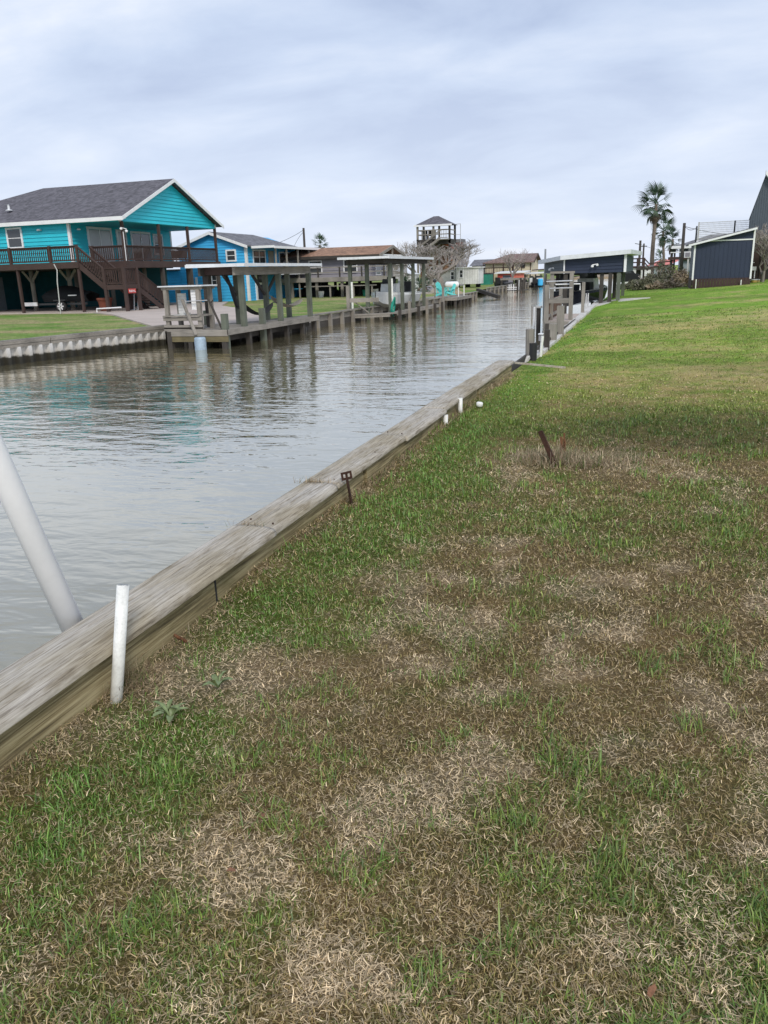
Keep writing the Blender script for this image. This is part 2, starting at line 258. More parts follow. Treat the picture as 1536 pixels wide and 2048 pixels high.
# ------------------------------------------------------------------ builders
ORG = {}
def thing(name, label, cat, loc, group=None):
    o = bpy.data.objects.new(name, None); COL.objects.link(o); o.location = loc; o.empty_display_size = 0.2
    o['label'] = label; o['category'] = cat
    if group: o['group'] = group
    ORG[o.name] = Vector(loc); return o
def tag(o, label, cat, group=None):
    o['label'] = label; o['category'] = cat
    if group: o['group'] = group
    return o
def link(name, me, parent, loc=None):
    o = bpy.data.objects.new(name, me); COL.objects.link(o)
    if parent is not None:
        o.parent = parent
        ORG[o.name] = ORG[parent.name]
    else: ORG[o.name] = Vector((0, 0, 0))
    if loc is not None: o.location = loc
    return o
class MB:
    def __init__(s): s.v = []; s.f = []
    def add(s, vs, fs):
        k = len(s.v); s.v += [Vector(q) for q in vs]; s.f += [tuple(i+k for i in q) for q in fs]; return s
    def box(s, x0, x1, y0, y1, z0, z1):
        x0, x1 = sorted((x0, x1)); y0, y1 = sorted((y0, y1)); z0, z1 = sorted((z0, z1))
        return s.add([(x0, y0, z0), (x1, y0, z0), (x1, y1, z0), (x0, y1, z0), (x0, y0, z1), (x1, y0, z1), (x1, y1, z1), (x0, y1, z1)],
              [(0, 3, 2, 1), (4, 5, 6, 7), (0, 1, 5, 4), (1, 2, 6, 5), (2, 3, 7, 6), (3, 0, 4, 7)])
    def beam(s, p, q, w, h=None, up=(0, 0, 1)):
        h = h or w; p = Vector(p); q = Vector(q); d = (q-p).normalized(); up = Vector(up)
        if abs(d.dot(up)) > 0.95: up = Vector((1, 0, 0)) if abs(d.x) < 0.9 else Vector((0, 1, 0))
        a = d.cross(up).normalized()*(w/2); b = a.cross(d).normalized()*(h/2)
        vs = [p-a-b, p+a-b, p+a+b, p-a+b, q-a-b, q+a-b, q+a+b, q-a+b]
        return s.add(vs, [(0, 3, 2, 1), (4, 5, 6, 7), (0, 1, 5, 4), (1, 2, 6, 5), (2, 3, 7, 6), (3, 0, 4, 7)])
    def tube(s, pts, r, n=8, cap=True):
        pts = [Vector(p) for p in pts]; k = len(pts)
        if not hasattr(r, '__len__'): r = [r]*k
        prev = None; base = len(s.v)
        for i, p in enumerate(pts):
            d = (pts[min(i+1, k-1)]-pts[max(i-1, 0)]).normalized()
            if prev is None:
                u = Vector((0, 0, 1)) if abs(d.z) < 0.9 else Vector((1, 0, 0)); a = d.cross(u).normalized()
            else: a = (prev-d*prev.dot(d)).normalized()
            prev = a; b = d.cross(a)
            for j in range(n):
                t_ = 2*PI*j/n; s.v.append(p+(a*math.cos(t_)+b*math.sin(t_))*r[i])
        for i in range(k-1):
            for j in range(n):
                q = base+i*n; s.f.append((q+j, q+(j+1) % n, q+n+(j+1) % n, q+n+j))
        if cap:
            s.f.append(tuple(base+j for j in reversed(range(n)))); s.f.append(tuple(base+(k-1)*n+j for j in range(n)))
        return s
    def lathe(s, c, prof, n=16):
        c = Vector(c); base = len(s.v); k = len(prof)
        for (r, z) in prof:
            for j in range(n): s.v.append(c+Vector((r*math.cos(2*PI*j/n), r*math.sin(2*PI*j/n), z)))
        for i in range(k-1):
            for j in range(n): q = base+i*n; s.f.append((q+j, q+(j+1) % n, q+n+(j+1) % n, q+n+j))
        s.f.append(tuple(base+j for j in reversed(range(n)))); s.f.append(tuple(base+(k-1)*n+j for j in range(n)))
        return s
    def poly(s, pts): return s.add(pts, [tuple(range(len(pts)))])
    def prism(s, pts, ext):
        """closed polygon pts swept by vector ext"""
        n = len(pts); e = Vector(ext); a = [Vector(p) for p in pts]
        fs = [tuple(range(n)), tuple(reversed(range(n, 2*n)))]+[(i, n+i, n+(i+1) % n, (i+1) % n) for i in range(n)]
        return s.add(a+[p+e for p in a], fs)
    def build(s, name, mat, parent=None, smooth=False, fix=True):
        o0 = ORG[parent.name] if parent is not None else Vector((0, 0, 0))
        me = bpy.data.meshes.new(name); me.from_pydata([tuple(v-o0) for v in s.v], [], s.f)
        if fix and len(s.f) < 20000:
            bm = bmesh.new(); bm.from_mesh(me); bmesh.ops.recalc_face_normals(bm, faces=bm.faces); bm.to_mesh(me); bm.free()
        me.materials.append(M[mat] if isinstance(mat, str) else mat)
        if smooth: me.polygons.foreach_set('use_smooth', [True]*len(me.polygons))
        return link(name, me, parent)
def solo(mb, name, mat, label, cat, group=None, smooth=False, kind=None):
    """a thing that is one mesh; its origin is moved to its base"""
    xs = [v.x for v in mb.v]; ys = [v.y for v in mb.v]; zs = [v.z for v in mb.v]
    c = Vector(((min(xs)+max(xs))/2, (min(ys)+max(ys))/2, min(zs)))
    mb.v = [v-c for v in mb.v]
    o = mb.build(name, mat, None, smooth); o.location = c; ORG[o.name] = c
    if label: tag(o, label, cat, group)
    if kind: o['kind'] = kind
    return o
def structure(o): o['kind'] = 'structure'; return o
def unit(mb, name, mat):
    me = bpy.data.meshes.new(name); me.from_pydata([tuple(v) for v in mb.v], [], mb.f)
    bm = bmesh.new(); bm.from_mesh(me); bmesh.ops.recalc_face_normals(bm, faces=bm.faces); bm.to_mesh(me); bm.free()
    me.materials.append(M[mat]); return me
def put(name, me, parent, pos, rot=None, scale=None):
    o = link(name, me, parent, Vector(pos)-ORG[parent.name])
    if rot is not None: o.rotation_euler = rot
    if scale is not None: o.scale = scale
    return o
def WP(axis, c, out_, u, z, d): return (u, c+out_*d, z) if axis == 'Y' else (c+out_*d, u, z)
def siding(parent, mat, axis, c, out_, u0, u1, z0, z1, e=0.2, clip=None):
    """lap boards, each an object; clip(z)->(u0,u1) trims boards under a slope"""
    n = max(1, round((z1-z0)/e)); e = (z1-z0)/n; shared = None
    for i in range(n):
        za, zb = z0+i*e, z0+(i+1)*e
        if clip is None:
            if shared is None:
                h = (u1-u0)/2
                vs = [WP(axis, 0, out_, u, z, d) for u in (-h, h) for (z, d) in ((0, 0), (0, 0.055), (e, 0.012), (e, 0))]
                mb = MB(); mb.add(vs, [(0, 1, 2, 3), (7, 6, 5, 4), (0, 4, 5, 1), (1, 5, 6, 2), (2, 6, 7, 3), (3, 7, 4, 0)])
                shared = unit(mb, 'siding_board', mat)
            put('siding_board', shared, parent, WP(axis, c, out_, (u0+u1)/2, za, 0))
        else:
            a0, b0 = clip(za); a1, b1 = clip(zb)
            if b0-a0 < 0.1: continue
            b1 = max(b1, a1+0.01)
            vs = [WP(axis, c, out_, a0, za, 0), WP(axis, c, out_, a0, za, .055), WP(axis, c, out_, a1, zb, .012), WP(axis, c, out_, a1, zb, 0),
                  WP(axis, c, out_, b0, za, 0), WP(axis, c, out_, b0, za, .055), WP(axis, c, out_, b1, zb, .012), WP(axis, c, out_, b1, zb, 0)]
            MB().add(vs, [(0, 1, 2, 3), (7, 6, 5, 4), (0, 4, 5, 1), (1, 5, 6, 2), (2, 6, 7, 3), (3, 7, 4, 0)]).build('siding_board', mat, parent)
def obox(mb, axis, c, out_, u0, u1, z0, z1, d0, d1):
    a = WP(axis, c, out_, u0, z0, d0); b = WP(axis, c, out_, u1, z1, d1)
    mb.box(a[0], b[0], a[1], b[1], a[2], b[2]); return mb
def window(parent, axis, c, out_, u0, u1, z0, z1, name='window', trim='white_trim', t=0.1, cols=1, rows=2, glass='glass'):
    mb = MB(); d = 0.07
    obox(mb, axis, c, out_, u0, u0+t, z0, z1, 0.0, d); obox(mb, axis, c, out_, u1-t, u1, z0, z1, 0.0, d)
    obox(mb, axis, c, out_, u0+t, u1-t, z0, z0+t, 0.0, d+.01); obox(mb, axis, c, out_, u0+t, u1-t, z1-t, z1, 0.0, d+.01)
    f = mb.build(name, trim, parent)
    uw = (u1-u0-2*t)/cols
    for i in range(cols):
        for j in range(rows):
            zh = (z1-z0-2*t)/rows; ua = u0+t+i*uw; za = z0+t+j*zh
            obox(MB(), axis, c, out_, ua+.02, ua+uw-.02, za+.02, za+zh-.02, 0.03, 0.045).build('pane', glass, f)
    mb = MB()
    for i in range(1, cols): obox(mb, axis, c, out_, u0+t+i*uw-.03, u0+t+i*uw+.03, z0+t, z1-t, 0.03, 0.065)
    for j in range(1, rows): obox(mb, axis, c, out_, u0+t, u1-t, z0+t+j*(z1-z0-2*t)/rows-.02, z0+t+j*(z1-z0-2*t)/rows+.02, 0.03, 0.06)
    if mb.v: mb.build('sash_bar', trim, f)
    return f
def railing(parent, p, q, h=0.9, gap=0.13, mat='brown_stain', bw=0.04, posts=(), foot=0.1, name='railing'):
    """rails between two floor points with separate balusters; posts are fractions along"""
    p = Vector(p); q = Vector(q); d = q-p; ax = 'X' if abs(d.x) > abs(d.y) else 'Y'
    mb = MB(); up = Vector((0, 0, 1))
    mb.beam(p+up*h, q+up*h, 0.13, 0.04); mb.beam(p+up*(h-.06), q+up*(h-.06), 0.04, 0.08); mb.beam(p+up*foot, q+up*foot, 0.04, 0.08)
    r = mb.build(name, mat+'_'+ax, parent)
    L_ = math.hypot(d.x, d.y); n = max(1, int(L_/gap))
    me = unit(MB().box(-bw/2, bw/2, -bw/2, bw/2, foot, h-.05), 'baluster', mat+'_Z')
    for i in range(n):
        s_ = (i+.5)/n; put('baluster', me, r, p+d*s_)
    for s_ in posts:
        c = p+d*s_; MB().box(c.x-.06, c.x+.06, c.y-.06, c.y+.06, c.z-0.3, c.z+h+.05).build('newel_post', mat+'_Z', parent)
    return r
# ------------------------------------------------------------------ noise fields (numpy)
def vnoise(x, y, seed):
    r = np.random.default_rng(seed); T = r.random((256, 256))
    xi = np.floor(x).astype(int); yi = np.floor(y).astype(int); fx = x-xi; fy = y-yi
    fx = fx*fx*(3-2*fx); fy = fy*fy*(3-2*fy)
    g = lambda a, b: T[a % 256, b % 256]
    return (g(xi, yi)*(1-fx)+g(xi+1, yi)*fx)*(1-fy)+(g(xi, yi+1)*(1-fx)+g(xi+1, yi+1)*fx)*fy
def fbm(x, y, s, seed, o=4):
    v = 0; a = 1; tot = 0
    for i in range(o): v = v+a*vnoise(x*s+31.7*i, y*s+17.3*i, seed+i); tot += a; a *= .55; s *= 2.1
    return v/tot
def sst(a, b, x): t_ = np.clip((x-a)/(b-a), 0, 1); return t_*t_*(3-2*t_)
BX = -2.04       # face of the near timber wall
def lawn_z(x, y):
    z = 0.20*sst(7, 40, y)+0.060*np.clip(x+2, 0, 8)*sst(6, 30, y)
    z = z+0.028*(fbm(x, y, .7, 5, 3)-.5)+0.012*(fbm(x, y, 4.0, 9, 2)-.5)
    z = z-0.10*sst(-1.2, -2.1, x)*sst(13, 18, y)+(0.045*(1-sst(1.8, 2.5, y))+.012*sst(1.8, 2.5, y)+0.06*sst(2.6, 4.4, y))*np.exp(-((x+2.04)/.6)**2)*(1-sst(10.5, 13, y))
    return z
def blob(x, y, cx, cy, rx, ry): return np.exp(-(((x-cx)/rx)**2+((y-cy)/ry)**2))
def lawn_fields(x, y):
    """greenness, pale dead thatch, and darkness of the turf kind"""
    n1_ = fbm(x, y, .9, 21); n2_ = fbm(x, y, 3.2, 33); n3_ = fbm(x, y, .35, 44, 3); n4_ = fbm(x*.22, y, .9, 71); n5_ = fbm(x, y, 9.0, 35, 3)
    g = 0.235+1.0*(n1_-.5)+1.5*(n2_-.5)+1.1*(n5_-.5)
    g = g+1.15*blob(x, 0, -1.62+.10*np.sin(y*1.3)+.25*(n2_-.5), 0, .30, 1)*(0.5+1.0*n1_)*(1-.35*sst(10, 13, y))*sst(.8, 1.6, y)
    g = g-0.9*blob(x, y, -1.72, 2.72, .33, .36)           # the bleached mat by the white pipe
    g = g-0.5*blob(x, y, -.6, 6.9, 1.0, .6)-.25*blob(x, y, .3, 3.4, 1.2, 1.0)
    g = g+0.30*blob(x, y, .7, 1.5, .8, .8)+.25*blob(x, y, .0, 1.25, .5, .35)
    g = g+0.30*sst(5.5, 9.0, y)+0.10*sst(12, 18, y)+2.3*(n4_-.5)*sst(9, 15, y)+.5*(n3_-.5)*sst(9, 15, y)+.30*sst(24, 34, y)
    g = g-0.22*blob(x, y, 3, 13.5, 4.5, 2.2)-0.25*blob(x, y, 3.0, 20, 3, 1.6)
    p_ = sst(.52, .66, fbm(x, y, 4.2, 55)+.35*(n2_-.5)+.45*(fbm(x, y, .8, 56)-.5))
    p_ = .82*p_*(1-.8*blob(x, 0, -1.62, 0, .28, 1))*(1-.75*sst(5.5, 10, y))+.95*blob(x, y, -1.72, 2.72, .42, .42)+.5*blob(x, y, -.55, 6.9, 1.0, .35)+.35*blob(x, y, 1.6, 4.3, .8, .3)
    p_ = p_+.6*blob(x, 0, -2.03, 0, .09, 1)
    d_ = (.75*blob(x, y, 2.0, 8.6, 3.6, 1.0)+.45*blob(x, y, -.3, 7.9, 1.4, .5))*(.5+1.0*n1_)
    d_ = d_+.45*sst(.5, .68, n3_)*sst(4, 8, y)
    return np.clip(g, 0, 1), np.clip(p_, 0, 1), np.clip(d_, 0, 1)
GREEN1 = np.array([.195, .255, .05]); GREEN2 = np.array([.10, .20, .040]); YGREEN = np.array([.34, .345, .09])
BROWN = np.array([.30, .215, .10]); PALE = np.array([.74, .59, .39]); DARK = np.array([.085, .085, .035])
def lawn_col(x, y):
    g, p_, d_ = lawn_fields(x, y)
    far = sst(8, 16, y)[:, None]
    c = BROWN*(1-far)+np.array([.42, .375, .15])*far
    c = c*(1-p_[:, None]*.7)+PALE*.8*p_[:, None]*.7
    gc = (GREEN1*.9)*(1-far)+(np.array([.20, .34, .045]))*far
    c = c*(1-g[:, None])+gc*g[:, None]
    c = c*(1-.55*d_[:, None])+DARK*.55*d_[:, None]
    c = c*(.46+.54*sst(5, 12, y))[:, None]      # soil darkened close by to paint in the shadow between blades
    return c
# ------------------------------------------------------------------ setting: banks, water
def sheet(name, xs, ys, zf, cf, mat):
    X_, Y_ = np.meshgrid(xs, ys); x = X_.ravel(); y = Y_.ravel(); z = zf(x, y)
    nx, ny = len(xs), len(ys); me = bpy.data.meshes.new(name)
    i = np.arange((nx-1)*(ny-1)); a = (i//(nx-1))*nx+i % (nx-1)
    F = np.stack([a, a+1, a+nx+1, a+nx], 1)
    me.vertices.add(len(x)); me.vertices.foreach_set('co', np.stack([x, y, z], 1).ravel())
    me.loops.add(F.size); me.loops.foreach_set('vertex_index', F.ravel().astype(np.int32))
    me.polygons.add(len(F)); me.polygons.foreach_set('loop_start', np.arange(0, F.size, 4, dtype=np.int32)); me.polygons.foreach_set('loop_total', np.full(len(F), 4, dtype=np.int32))
    me.update(); me.polygons.foreach_set('use_smooth', np.ones(len(F), bool))
    c = cf(x, y); at = me.color_attributes.new('Col', 'FLOAT_COLOR', 'POINT')
    at.data.foreach_set('color', np.concatenate([c, np.ones((len(c), 1))], 1).astype(np.float32).ravel())
    me.materials.append(M[mat]); o = bpy.data.objects.new(name, me); COL.objects.link(o); ORG[o.name] = Vector((0, 0, 0))
    return structure(o)
xs = np.concatenate([np.arange(BX-.02, 5, .07), np.arange(5, 16, .35), np.array([18, 22, 30, 45, 80, 160, 400, 900])])
ys = np.concatenate([np.arange(-4, 0, .4), np.arange(0, 13, .07), np.arange(13, 50, .2), np.array([52, 56, 62, 70, 80, 95, 110, 130, 160, 220, 400, 1000])])
sheet('lawn_ground', xs, ys, lambda x, y: np.where(y > 60, 0.20+0.060*np.clip(x+2, 0, 8), lawn_z(x, y)), lawn_col, 'lawn')
FZ = 0.05        # far bank level
wall_pts = [(-19.0, 2.0), (-16.9, 13.0), (-15.0, 23.2), (-13.5, 25.2), (-12.75, 27.0), (-12.6, 33.6), (-12.1, 44.2), (-11.9, 48.5), (-12.0, 56), (-12.2, 60.5), (-13.4, 65), (-13.6, 72), (-13.4, 95), (-13.2, 125)]
def wall_x(y):
    return np.interp(y, [q[1] for q in wall_pts], [q[0] for q in wall_pts])
def far_col(x, y):
    n = fbm(x, y, .25, 91); n2_ = fbm(x, y*2.2, .55, 92)
    g = np.clip(.55+2.2*(n2_-.5)+.5*(n-.5), 0, 1)[:, None]
    return np.array([.33, .275, .15])*(1-g)+np.array([.115, .225, .04])*g
us = np.concatenate([np.linspace(0, 1, 30)*25, np.array([27, 30, 35, 45, 60, 90, 160, 400, 900])])
vs_ = np.concatenate([np.array([-60, -20, -5]), np.arange(2, 127, .6), np.array([130, 160, 250, 500, 1000])])
U_, V_ = np.meshgrid(us, vs_)
def far_z(x, y): return FZ+0.03*(fbm(x, y, .5, 8, 3)-.5)-.3*sst(60.8, 64.3, y)*sst(68.5, 66.5, y)*sst(-20, -13.2, x)*1.2
o = sheet('bank_ground', us, vs_, lambda u, v: far_z(wall_x(v)-u, v), lambda u, v: far_col(wall_x(v)-u, v), 'far_lawn')
cov = np.empty(len(o.data.vertices)*3); o.data.vertices.foreach_get('co', cov); cov = cov.reshape(-1, 3)
cov[:, 0] = wall_x(cov[:, 1])-cov[:, 0]-.02; o.data.vertices.foreach_set('co', cov.ravel()); o.data.update()
# land that closes the canal in the distance
structure(MB().add([(-20, 150, -.1), (20, 150, -.1), (20, 1000, -.1), (-20, 1000, -.1), (-20, 150, -1), (20, 150, -1)], [(0, 1, 2, 3), (4, 5, 1, 0)]).build('distant_ground', 'bush_dry'))
WZ = -0.40
structure(MB().poly([(-40, -40, WZ), (12, -40, WZ), (12, 155, WZ), (-40, 155, WZ)]).build('canal_water', 'canal_water'))
# ------------------------------------------------------------------ near timber wall (cap planks, face boards)
bulk = thing('timber_bulkhead', 'weathered grey timber bulkhead with wide cap planks along the near lawn', 'bulkhead', (-2.1, 6, 0))
CX0, CX1, CZ = -2.275, -1.985, 0.25
def weathered_plank(y0, y1, x0, x1, zt, th, seed, crack=None):
    r = np.random.default_rng(seed); ny = max(8, int((y1-y0)/.03)); nx = 40
    u = np.linspace(0, 1, nx); yy = np.linspace(y0, y1, ny)
    Ug, Yg = np.meshgrid(u, yy)
    ragged = 0.012*(fbm(Ug*14, Ug*0+3, 1, seed+2, 3)-.5)
    Yg = Yg+np.where(Yg < y0+.01, ragged, 0)-np.where(Yg > y1-.01, ragged, 0)
    wob = .012*(fbm(Yg, Ug*0, .8, seed+3, 2)-.5)
    X_ = x0+(x1-x0)*Ug+wob*np.where(Ug > .5, 1, .6)
    rel = .009*(fbm(Ug*38+2.2*fbm(Yg, Ug*3, .5, seed+6, 2), Yg*.7, 1, seed, 4)-.5)+.003*(fbm(Ug*90, Yg*1.1, 1, seed+5, 2)-.5)
    edge = np.minimum(Ug, 1-Ug)*(x1-x0); rel = rel-.020*np.exp(-(edge/.014))-.004*np.exp(-edge/.05)
    if crack is not None:
        cpos = crack[0]+.05*(fbm(Yg, Ug*0, .9, seed+7, 3)-.5)*2+crack[3]*(Yg-y0)
        on = sst(crack[1], crack[1]+.25, Yg)*(1-sst(crack[2]-.25, crack[2], Yg))
        rel = rel-.018*on*np.exp(-((Ug-cpos)/.014)**2)
    cup = -.006*(1-(2*Ug-1)**2)*np.sin(seed)
    Z_ = zt+rel+cup
    top = np.stack([X_, Yg, Z_], 2).reshape(-1, 3)
    mb = MB(); mb.v = [Vector(q) for q in top]
    for i in range(ny-1):
        for j in range(nx-1): a = i*nx+j; mb.f.append((a, a+1, a+nx+1, a+nx))
    k = len(mb.v)      # skirt
    ring = [j for j in range(nx)]+[i*nx+nx-1 for i in range(1, ny)]+[(ny-1)*nx+j for j in range(nx-2, -1, -1)]+[i*nx for i in range(ny-2, 0, -1)]
    for a in ring: mb.v.append(Vector((top[a][0], top[a][1], zt-th)))
    for q in range(len(ring)): mb.f.append((ring[q], k+q, k+(q+1) % len(ring), ring[(q+1) % len(ring)]))
    return mb
joints = [-1.5, 1.15, 3.95, 5.0, 6.7, 7.75, 8.25, 9.85, 11.2, 12.95]
joints = [-1.6, 1.05, 3.97, 5.02, 6.72, 8.24, 9.86, 12.95]
for k in range(len(joints)-1):
    cr_ = {1: (.30, 2.3, 4.0, .02), 2: (.42, 3.9, 5.1, -.05), 3: (.35, 5.2, 6.6, .06), 4: (.6, 6.7, 7.8, .0), 5: (.4, 8.4, 9.5, .05)}.get(k)
    o = weathered_plank(joints[k]+.006, joints[k+1]-.006, CX0+(.008 if k % 2 else 0), CX1+(.012 if k % 3 == 1 else -.004), CZ+(.006 if k % 2 else -.004), .047, 60+k, cr_).build('cap_plank', 'cap_timber', bulk, smooth=True, fix=False)
fj = [-1.6, .4, 3.33, 5.7, 8.0, 10.2, 12.9]
for k in range(len(fj)-1):      # face boards under the cap
    y0, y1 = fj[k]+.012, fj[k+1]-.012; mb = MB(); n = 30; d = .02*(k % 2)
    yy = np.linspace(y0, y1, n)
    for (xa, za) in ((BX-.06, .195), (BX+d, .195), (BX+d+.004, .10), (BX+d, -.14), (BX-.06, -.14)):
        for q, y in enumerate(yy): mb.v.append(Vector((xa+.008*(float(fbm(np.array([y]), np.array([za*5]), 1.5, 3+k, 2)[0])-.5), y, za+(.012*(float(fbm(np.array([y]), np.array([1.]), 1.2, 13+k, 2)[0])-.5) if za == .195 else 0))))
    for p_ in range(5):
        for q in range(n-1): a = p_*n+q; b_ = ((p_+1) % 5)*n+q; mb.f.append((a, a+1, b_+1, b_))
    mb.f.append(tuple(p_*n for p_ in range(5))); mb.f.append(tuple(p_*n+n-1 for p_ in reversed(range(5))))
    mb.build('face_board', 'wale_timber', bulk)
mb = MB().box(-2.245, -2.135, -1.6, 12.9, -1.2, .2); mb.build('sheet_wall', 'grey_wood_Z', bulk)
MB().box(BX-.05, BX+.016, 3.315, 3.345, -.05, .198).build('joint_strip', 'black_rubber', bulk)
# bolt, nails
b0 = Vector((BX, 2.93, .055))
MB().tube([b0, b0+Vector((.10, -.035, -.012))], .008, 8).build('bolt', 'rust_bright', bulk)
MB().tube([b0+Vector((.0, 0, 0)), b0+Vector((.012, -.004, 0))], .022, 6).build('washer', 'rust', bulk)
nail = unit(MB().lathe((0, 0, 0), [(.006, -.004), (.0065, .003), (.003, .005)], 8), 'nail_head', 'rust')
for (x, y) in ((-2.05, 2.0), (-2.2, 1.9), (-2.02, 3.3), (-2.06, 3.1), (-2.2, 4.1), (-2.03, 4.05), (-2.05, 5.1), (-2.18, 5.2), (-2.04, 6.0), (-2.2, 6.85), (-2.05, 6.8)):
    put('nail_head', nail, bulk, (x, y, CZ+.001))
# boards that return inland where this wall ends
mb = MB().beam((-1.99, 13.0, .20), (-1.2, 13.22, .10), .04, .03)
mb.build('return_board', 'cap_timber', bulk)
# ------------------------------------------------------------------ white pipes, rusty stakes, litter on the near lawn
def pipe(name, p, q, r, mat, label, wall=None, group=None, n=24):
    p = Vector(p); q = Vector(q); d = (q-p).normalized(); mb = MB()
    mb.tube([p, q], r, n, cap=False); k = len(mb.v)
    ri = r*.86; mb.tube([q, q-d*.12], ri, n, cap=False)
    for j in range(n): mb.f.append((n+j, n+(j+1) % n, k+(j+1) % n, k+j))
    mb.f.append(tuple(k+n+j for j in range(n))); mb.f.append(tuple(reversed(range(n))))
    return solo(mb, name, mat, label, 'pipe', group, smooth=False)
def shade_auto(o):
    for p_ in o.data.polygons: p_.use_smooth = len(p_.vertices) == 4
pa = UP(150, 1262, X=-2.345); pb = UP(-130, 650, Y=pa.y-.35)
dd = (pb-pa).normalized()
o = pipe('drain_pipe', pa-dd*.75, pa+dd*2.6, .052, 'pvc', 'thick white plastic pipe leaning out over the water behind the cap planks'); shade_auto(o)
q1 = UP(246, 1170, X=-1.928); q0 = UP(234, 1376, X=-1.95); q0 = q0+(q0-q1)*.35
o = pipe('stake_pipe', q0, q1, .0245, 'pvc_old', 'thin white plastic pipe standing upright against the timber cap'); shade_auto(o)
for (x, y, h, lab, px_) in ((-1.985, 8.2, .20, 'short white pipe stub by the cap, the nearer and lower of two', 878), (-1.99, 8.95, .27, 'short white pipe stub by the cap, the farther and taller of two', 897)):
    o = pipe('pipe_stub', (x, y, -.06), (x+.005, y, h*.92), .026, 'pvc_old', lab, group='pipe stubs along the timber cap', n=16); shade_auto(o)
bc = UP(946, 812, Z=.09); rb = random.Random(4)
mb = MB(); bm_ = bmesh.new(); bmesh.ops.create_icosphere(bm_, subdivisions=3, radius=.045)
for v in bm_.verts: v.co *= 1+.16*math.sin(v.co.x*70+1)*math.cos(v.co.y*55)*math.sin(v.co.z*60+2); v.co.z *= .8
mb.v = [Vector(v.co)+bc+Vector((.08, 0, .02)) for v in bm_.verts]; mb.f = [tuple(v.index for v in f.verts) for f in bm_.faces]; bm_.free()
solo(mb, 'crumpled_bottle', 'pvc_old', 'crumpled pale plastic lump lying in the grass by the cap', 'litter', smooth=True)
# rusty stake with a drilled plate leaning on the wall
st = thing('rusty_bracket', 'dark rusty stake with a drilled plate at its top leaning on the cap', 'bracket', (-2.02, 5.5, 0))
sa = UP(705, 992, X=-1.935); sa.z = .05; sb = UP(694, 958, X=-1.945)
MB().beam(sa-Vector((0, 0, .05)), sb, .022, .012).build('stem', 'rust', st)
pl = MB(); pw = (UP(703, 952, Y=sb.y)-UP(682, 957, Y=sb.y)); ph = UP(691, 947, Y=sb.y)-UP(694, 963, Y=sb.y)
o_ = sb-pw*.5-ph*.1
def plate(o_, a, b_, holes):
    # plate with square holes: grid of cells
    us_ = [0, .18, .40, .60, .82, 1]; vs2 = [0, .3, .72, 1]; mb = MB(); th = Vector((0, .006, 0))
    for i in range(5):
        for j in range(3):
            if (i, j) in holes: continue
            c = [o_+a*us_[i]+b_*vs2[j], o_+a*us_[i+1]+b_*vs2[j], o_+a*us_[i+1]+b_*vs2[j+1], o_+a*us_[i]+b_*vs2[j+1]]
            mb.prism(c, th)
    return mb
plate(o_, pw, ph, {(1, 1), (3, 1)}).build('plate', 'rust', st)
# angle irons in the lawn
ra = UP(1106, 923, Z=.05); rt = UP(1080, 862, Y=ra.y)
mb = MB(); d = (rt-ra).normalized(); ra2 = ra-d*.15
mb.beam(ra2, rt, .040, .008, up=(0, 1, 0)); mb.beam(ra2+Vector((.018, .02, 0)), rt+Vector((.018, .02, -.01)), .008, .044, up=(0, 1, 0))
solo(mb, 'angle_iron', 'rust', 'long rusty angle iron stake leaning out of the dry lawn', 'stake', 'rusty stakes in the lawn')
rc = UP(1110, 912, Z=.05)+Vector((.05, .12, -.05)); mb = MB()
mb.beam(rc, rc+Vector((-.012, .0, .20)), .022, .007, up=(0, 1, 0)); mb.beam(rc+Vector((.016, .01, 0)), rc+Vector((.012, .01, .235)), .014, .007, up=(0, 1, 0)); mb.beam(rc+Vector((.028, .0, 0)), rc+Vector((.022, .0, .17)), .010, .012, up=(0, 1, 0))
solo(mb, 'rusted_stub', 'rust_bright', 'short orange rusted and splintered metal stub beside the angle iron', 'stake', 'rusty stakes in the lawn')
# broadleaf weeds
def leaf_mesh(L_, W_, seed, lob=0.0):
    r = random.Random(seed); n = 8; mb = MB()
    for i in range(n+1):
        s_ = i/n; w_ = W_*math.sin(PI*min(1, .06+s_*.94))**.75*(.55+.6*s_)*(1+lob*math.sin(s_*17)); z = .035*math.sin(s_*2.2)*L_/.1-.02*s_*s_
        for a, dz in ((-1, .010), (0, -.003), (1, .010)): mb.v.append(Vector((s_*L_, a*w_, z+dz*w_/.03)))
    for i in range(n):
        for j in range(2): a = i*3+j; mb.f.append((a, a+1, a+4, a+3))
    return unit(mb, 'leaf', 'weed_leaf')
lm = [leaf_mesh(.13, .020, 1, .15), leaf_mesh(.10, .022, 2, .1), leaf_mesh(.15, .017, 3, .3)]
for k, (px_, py_, nl, sc, lab) in enumerate(((437, 1378, 7, .8, 'broadleaf weed rosette in the bleached grass right of the white pipe'), (342, 1440, 6, .75, 'broadleaf weed at the lower edge of the bleached grass, below the pipe'), (335, 1428, 5, .6, 'small leafy weed just above the lower broadleaf weed'))):
    c = UP(px_, py_, Z=.03); t_ = thing('broadleaf_weed', lab, 'weed', c, 'broadleaf weeds in the lawn')
    for i in range(nl):
        put('leaf', lm[i % 3], t_, c+Vector((0, 0, .005)), (random.uniform(-.3, .3), random.uniform(-.5, -.1), i*2*PI/nl+random.uniform(-.4, .4)+k), (sc*random.uniform(.7, 1.1),)*3)
dl = unit(MB().add([(-.02, -.008, 0), (0, -.014, .008), (.022, -.004, .004), (.026, .004, .012), (.002, .014, .012), (-.02, .008, .002)], [(0, 1, 4, 5), (1, 2, 3, 4)]), 'leaf_blade', 'dead_leaf')
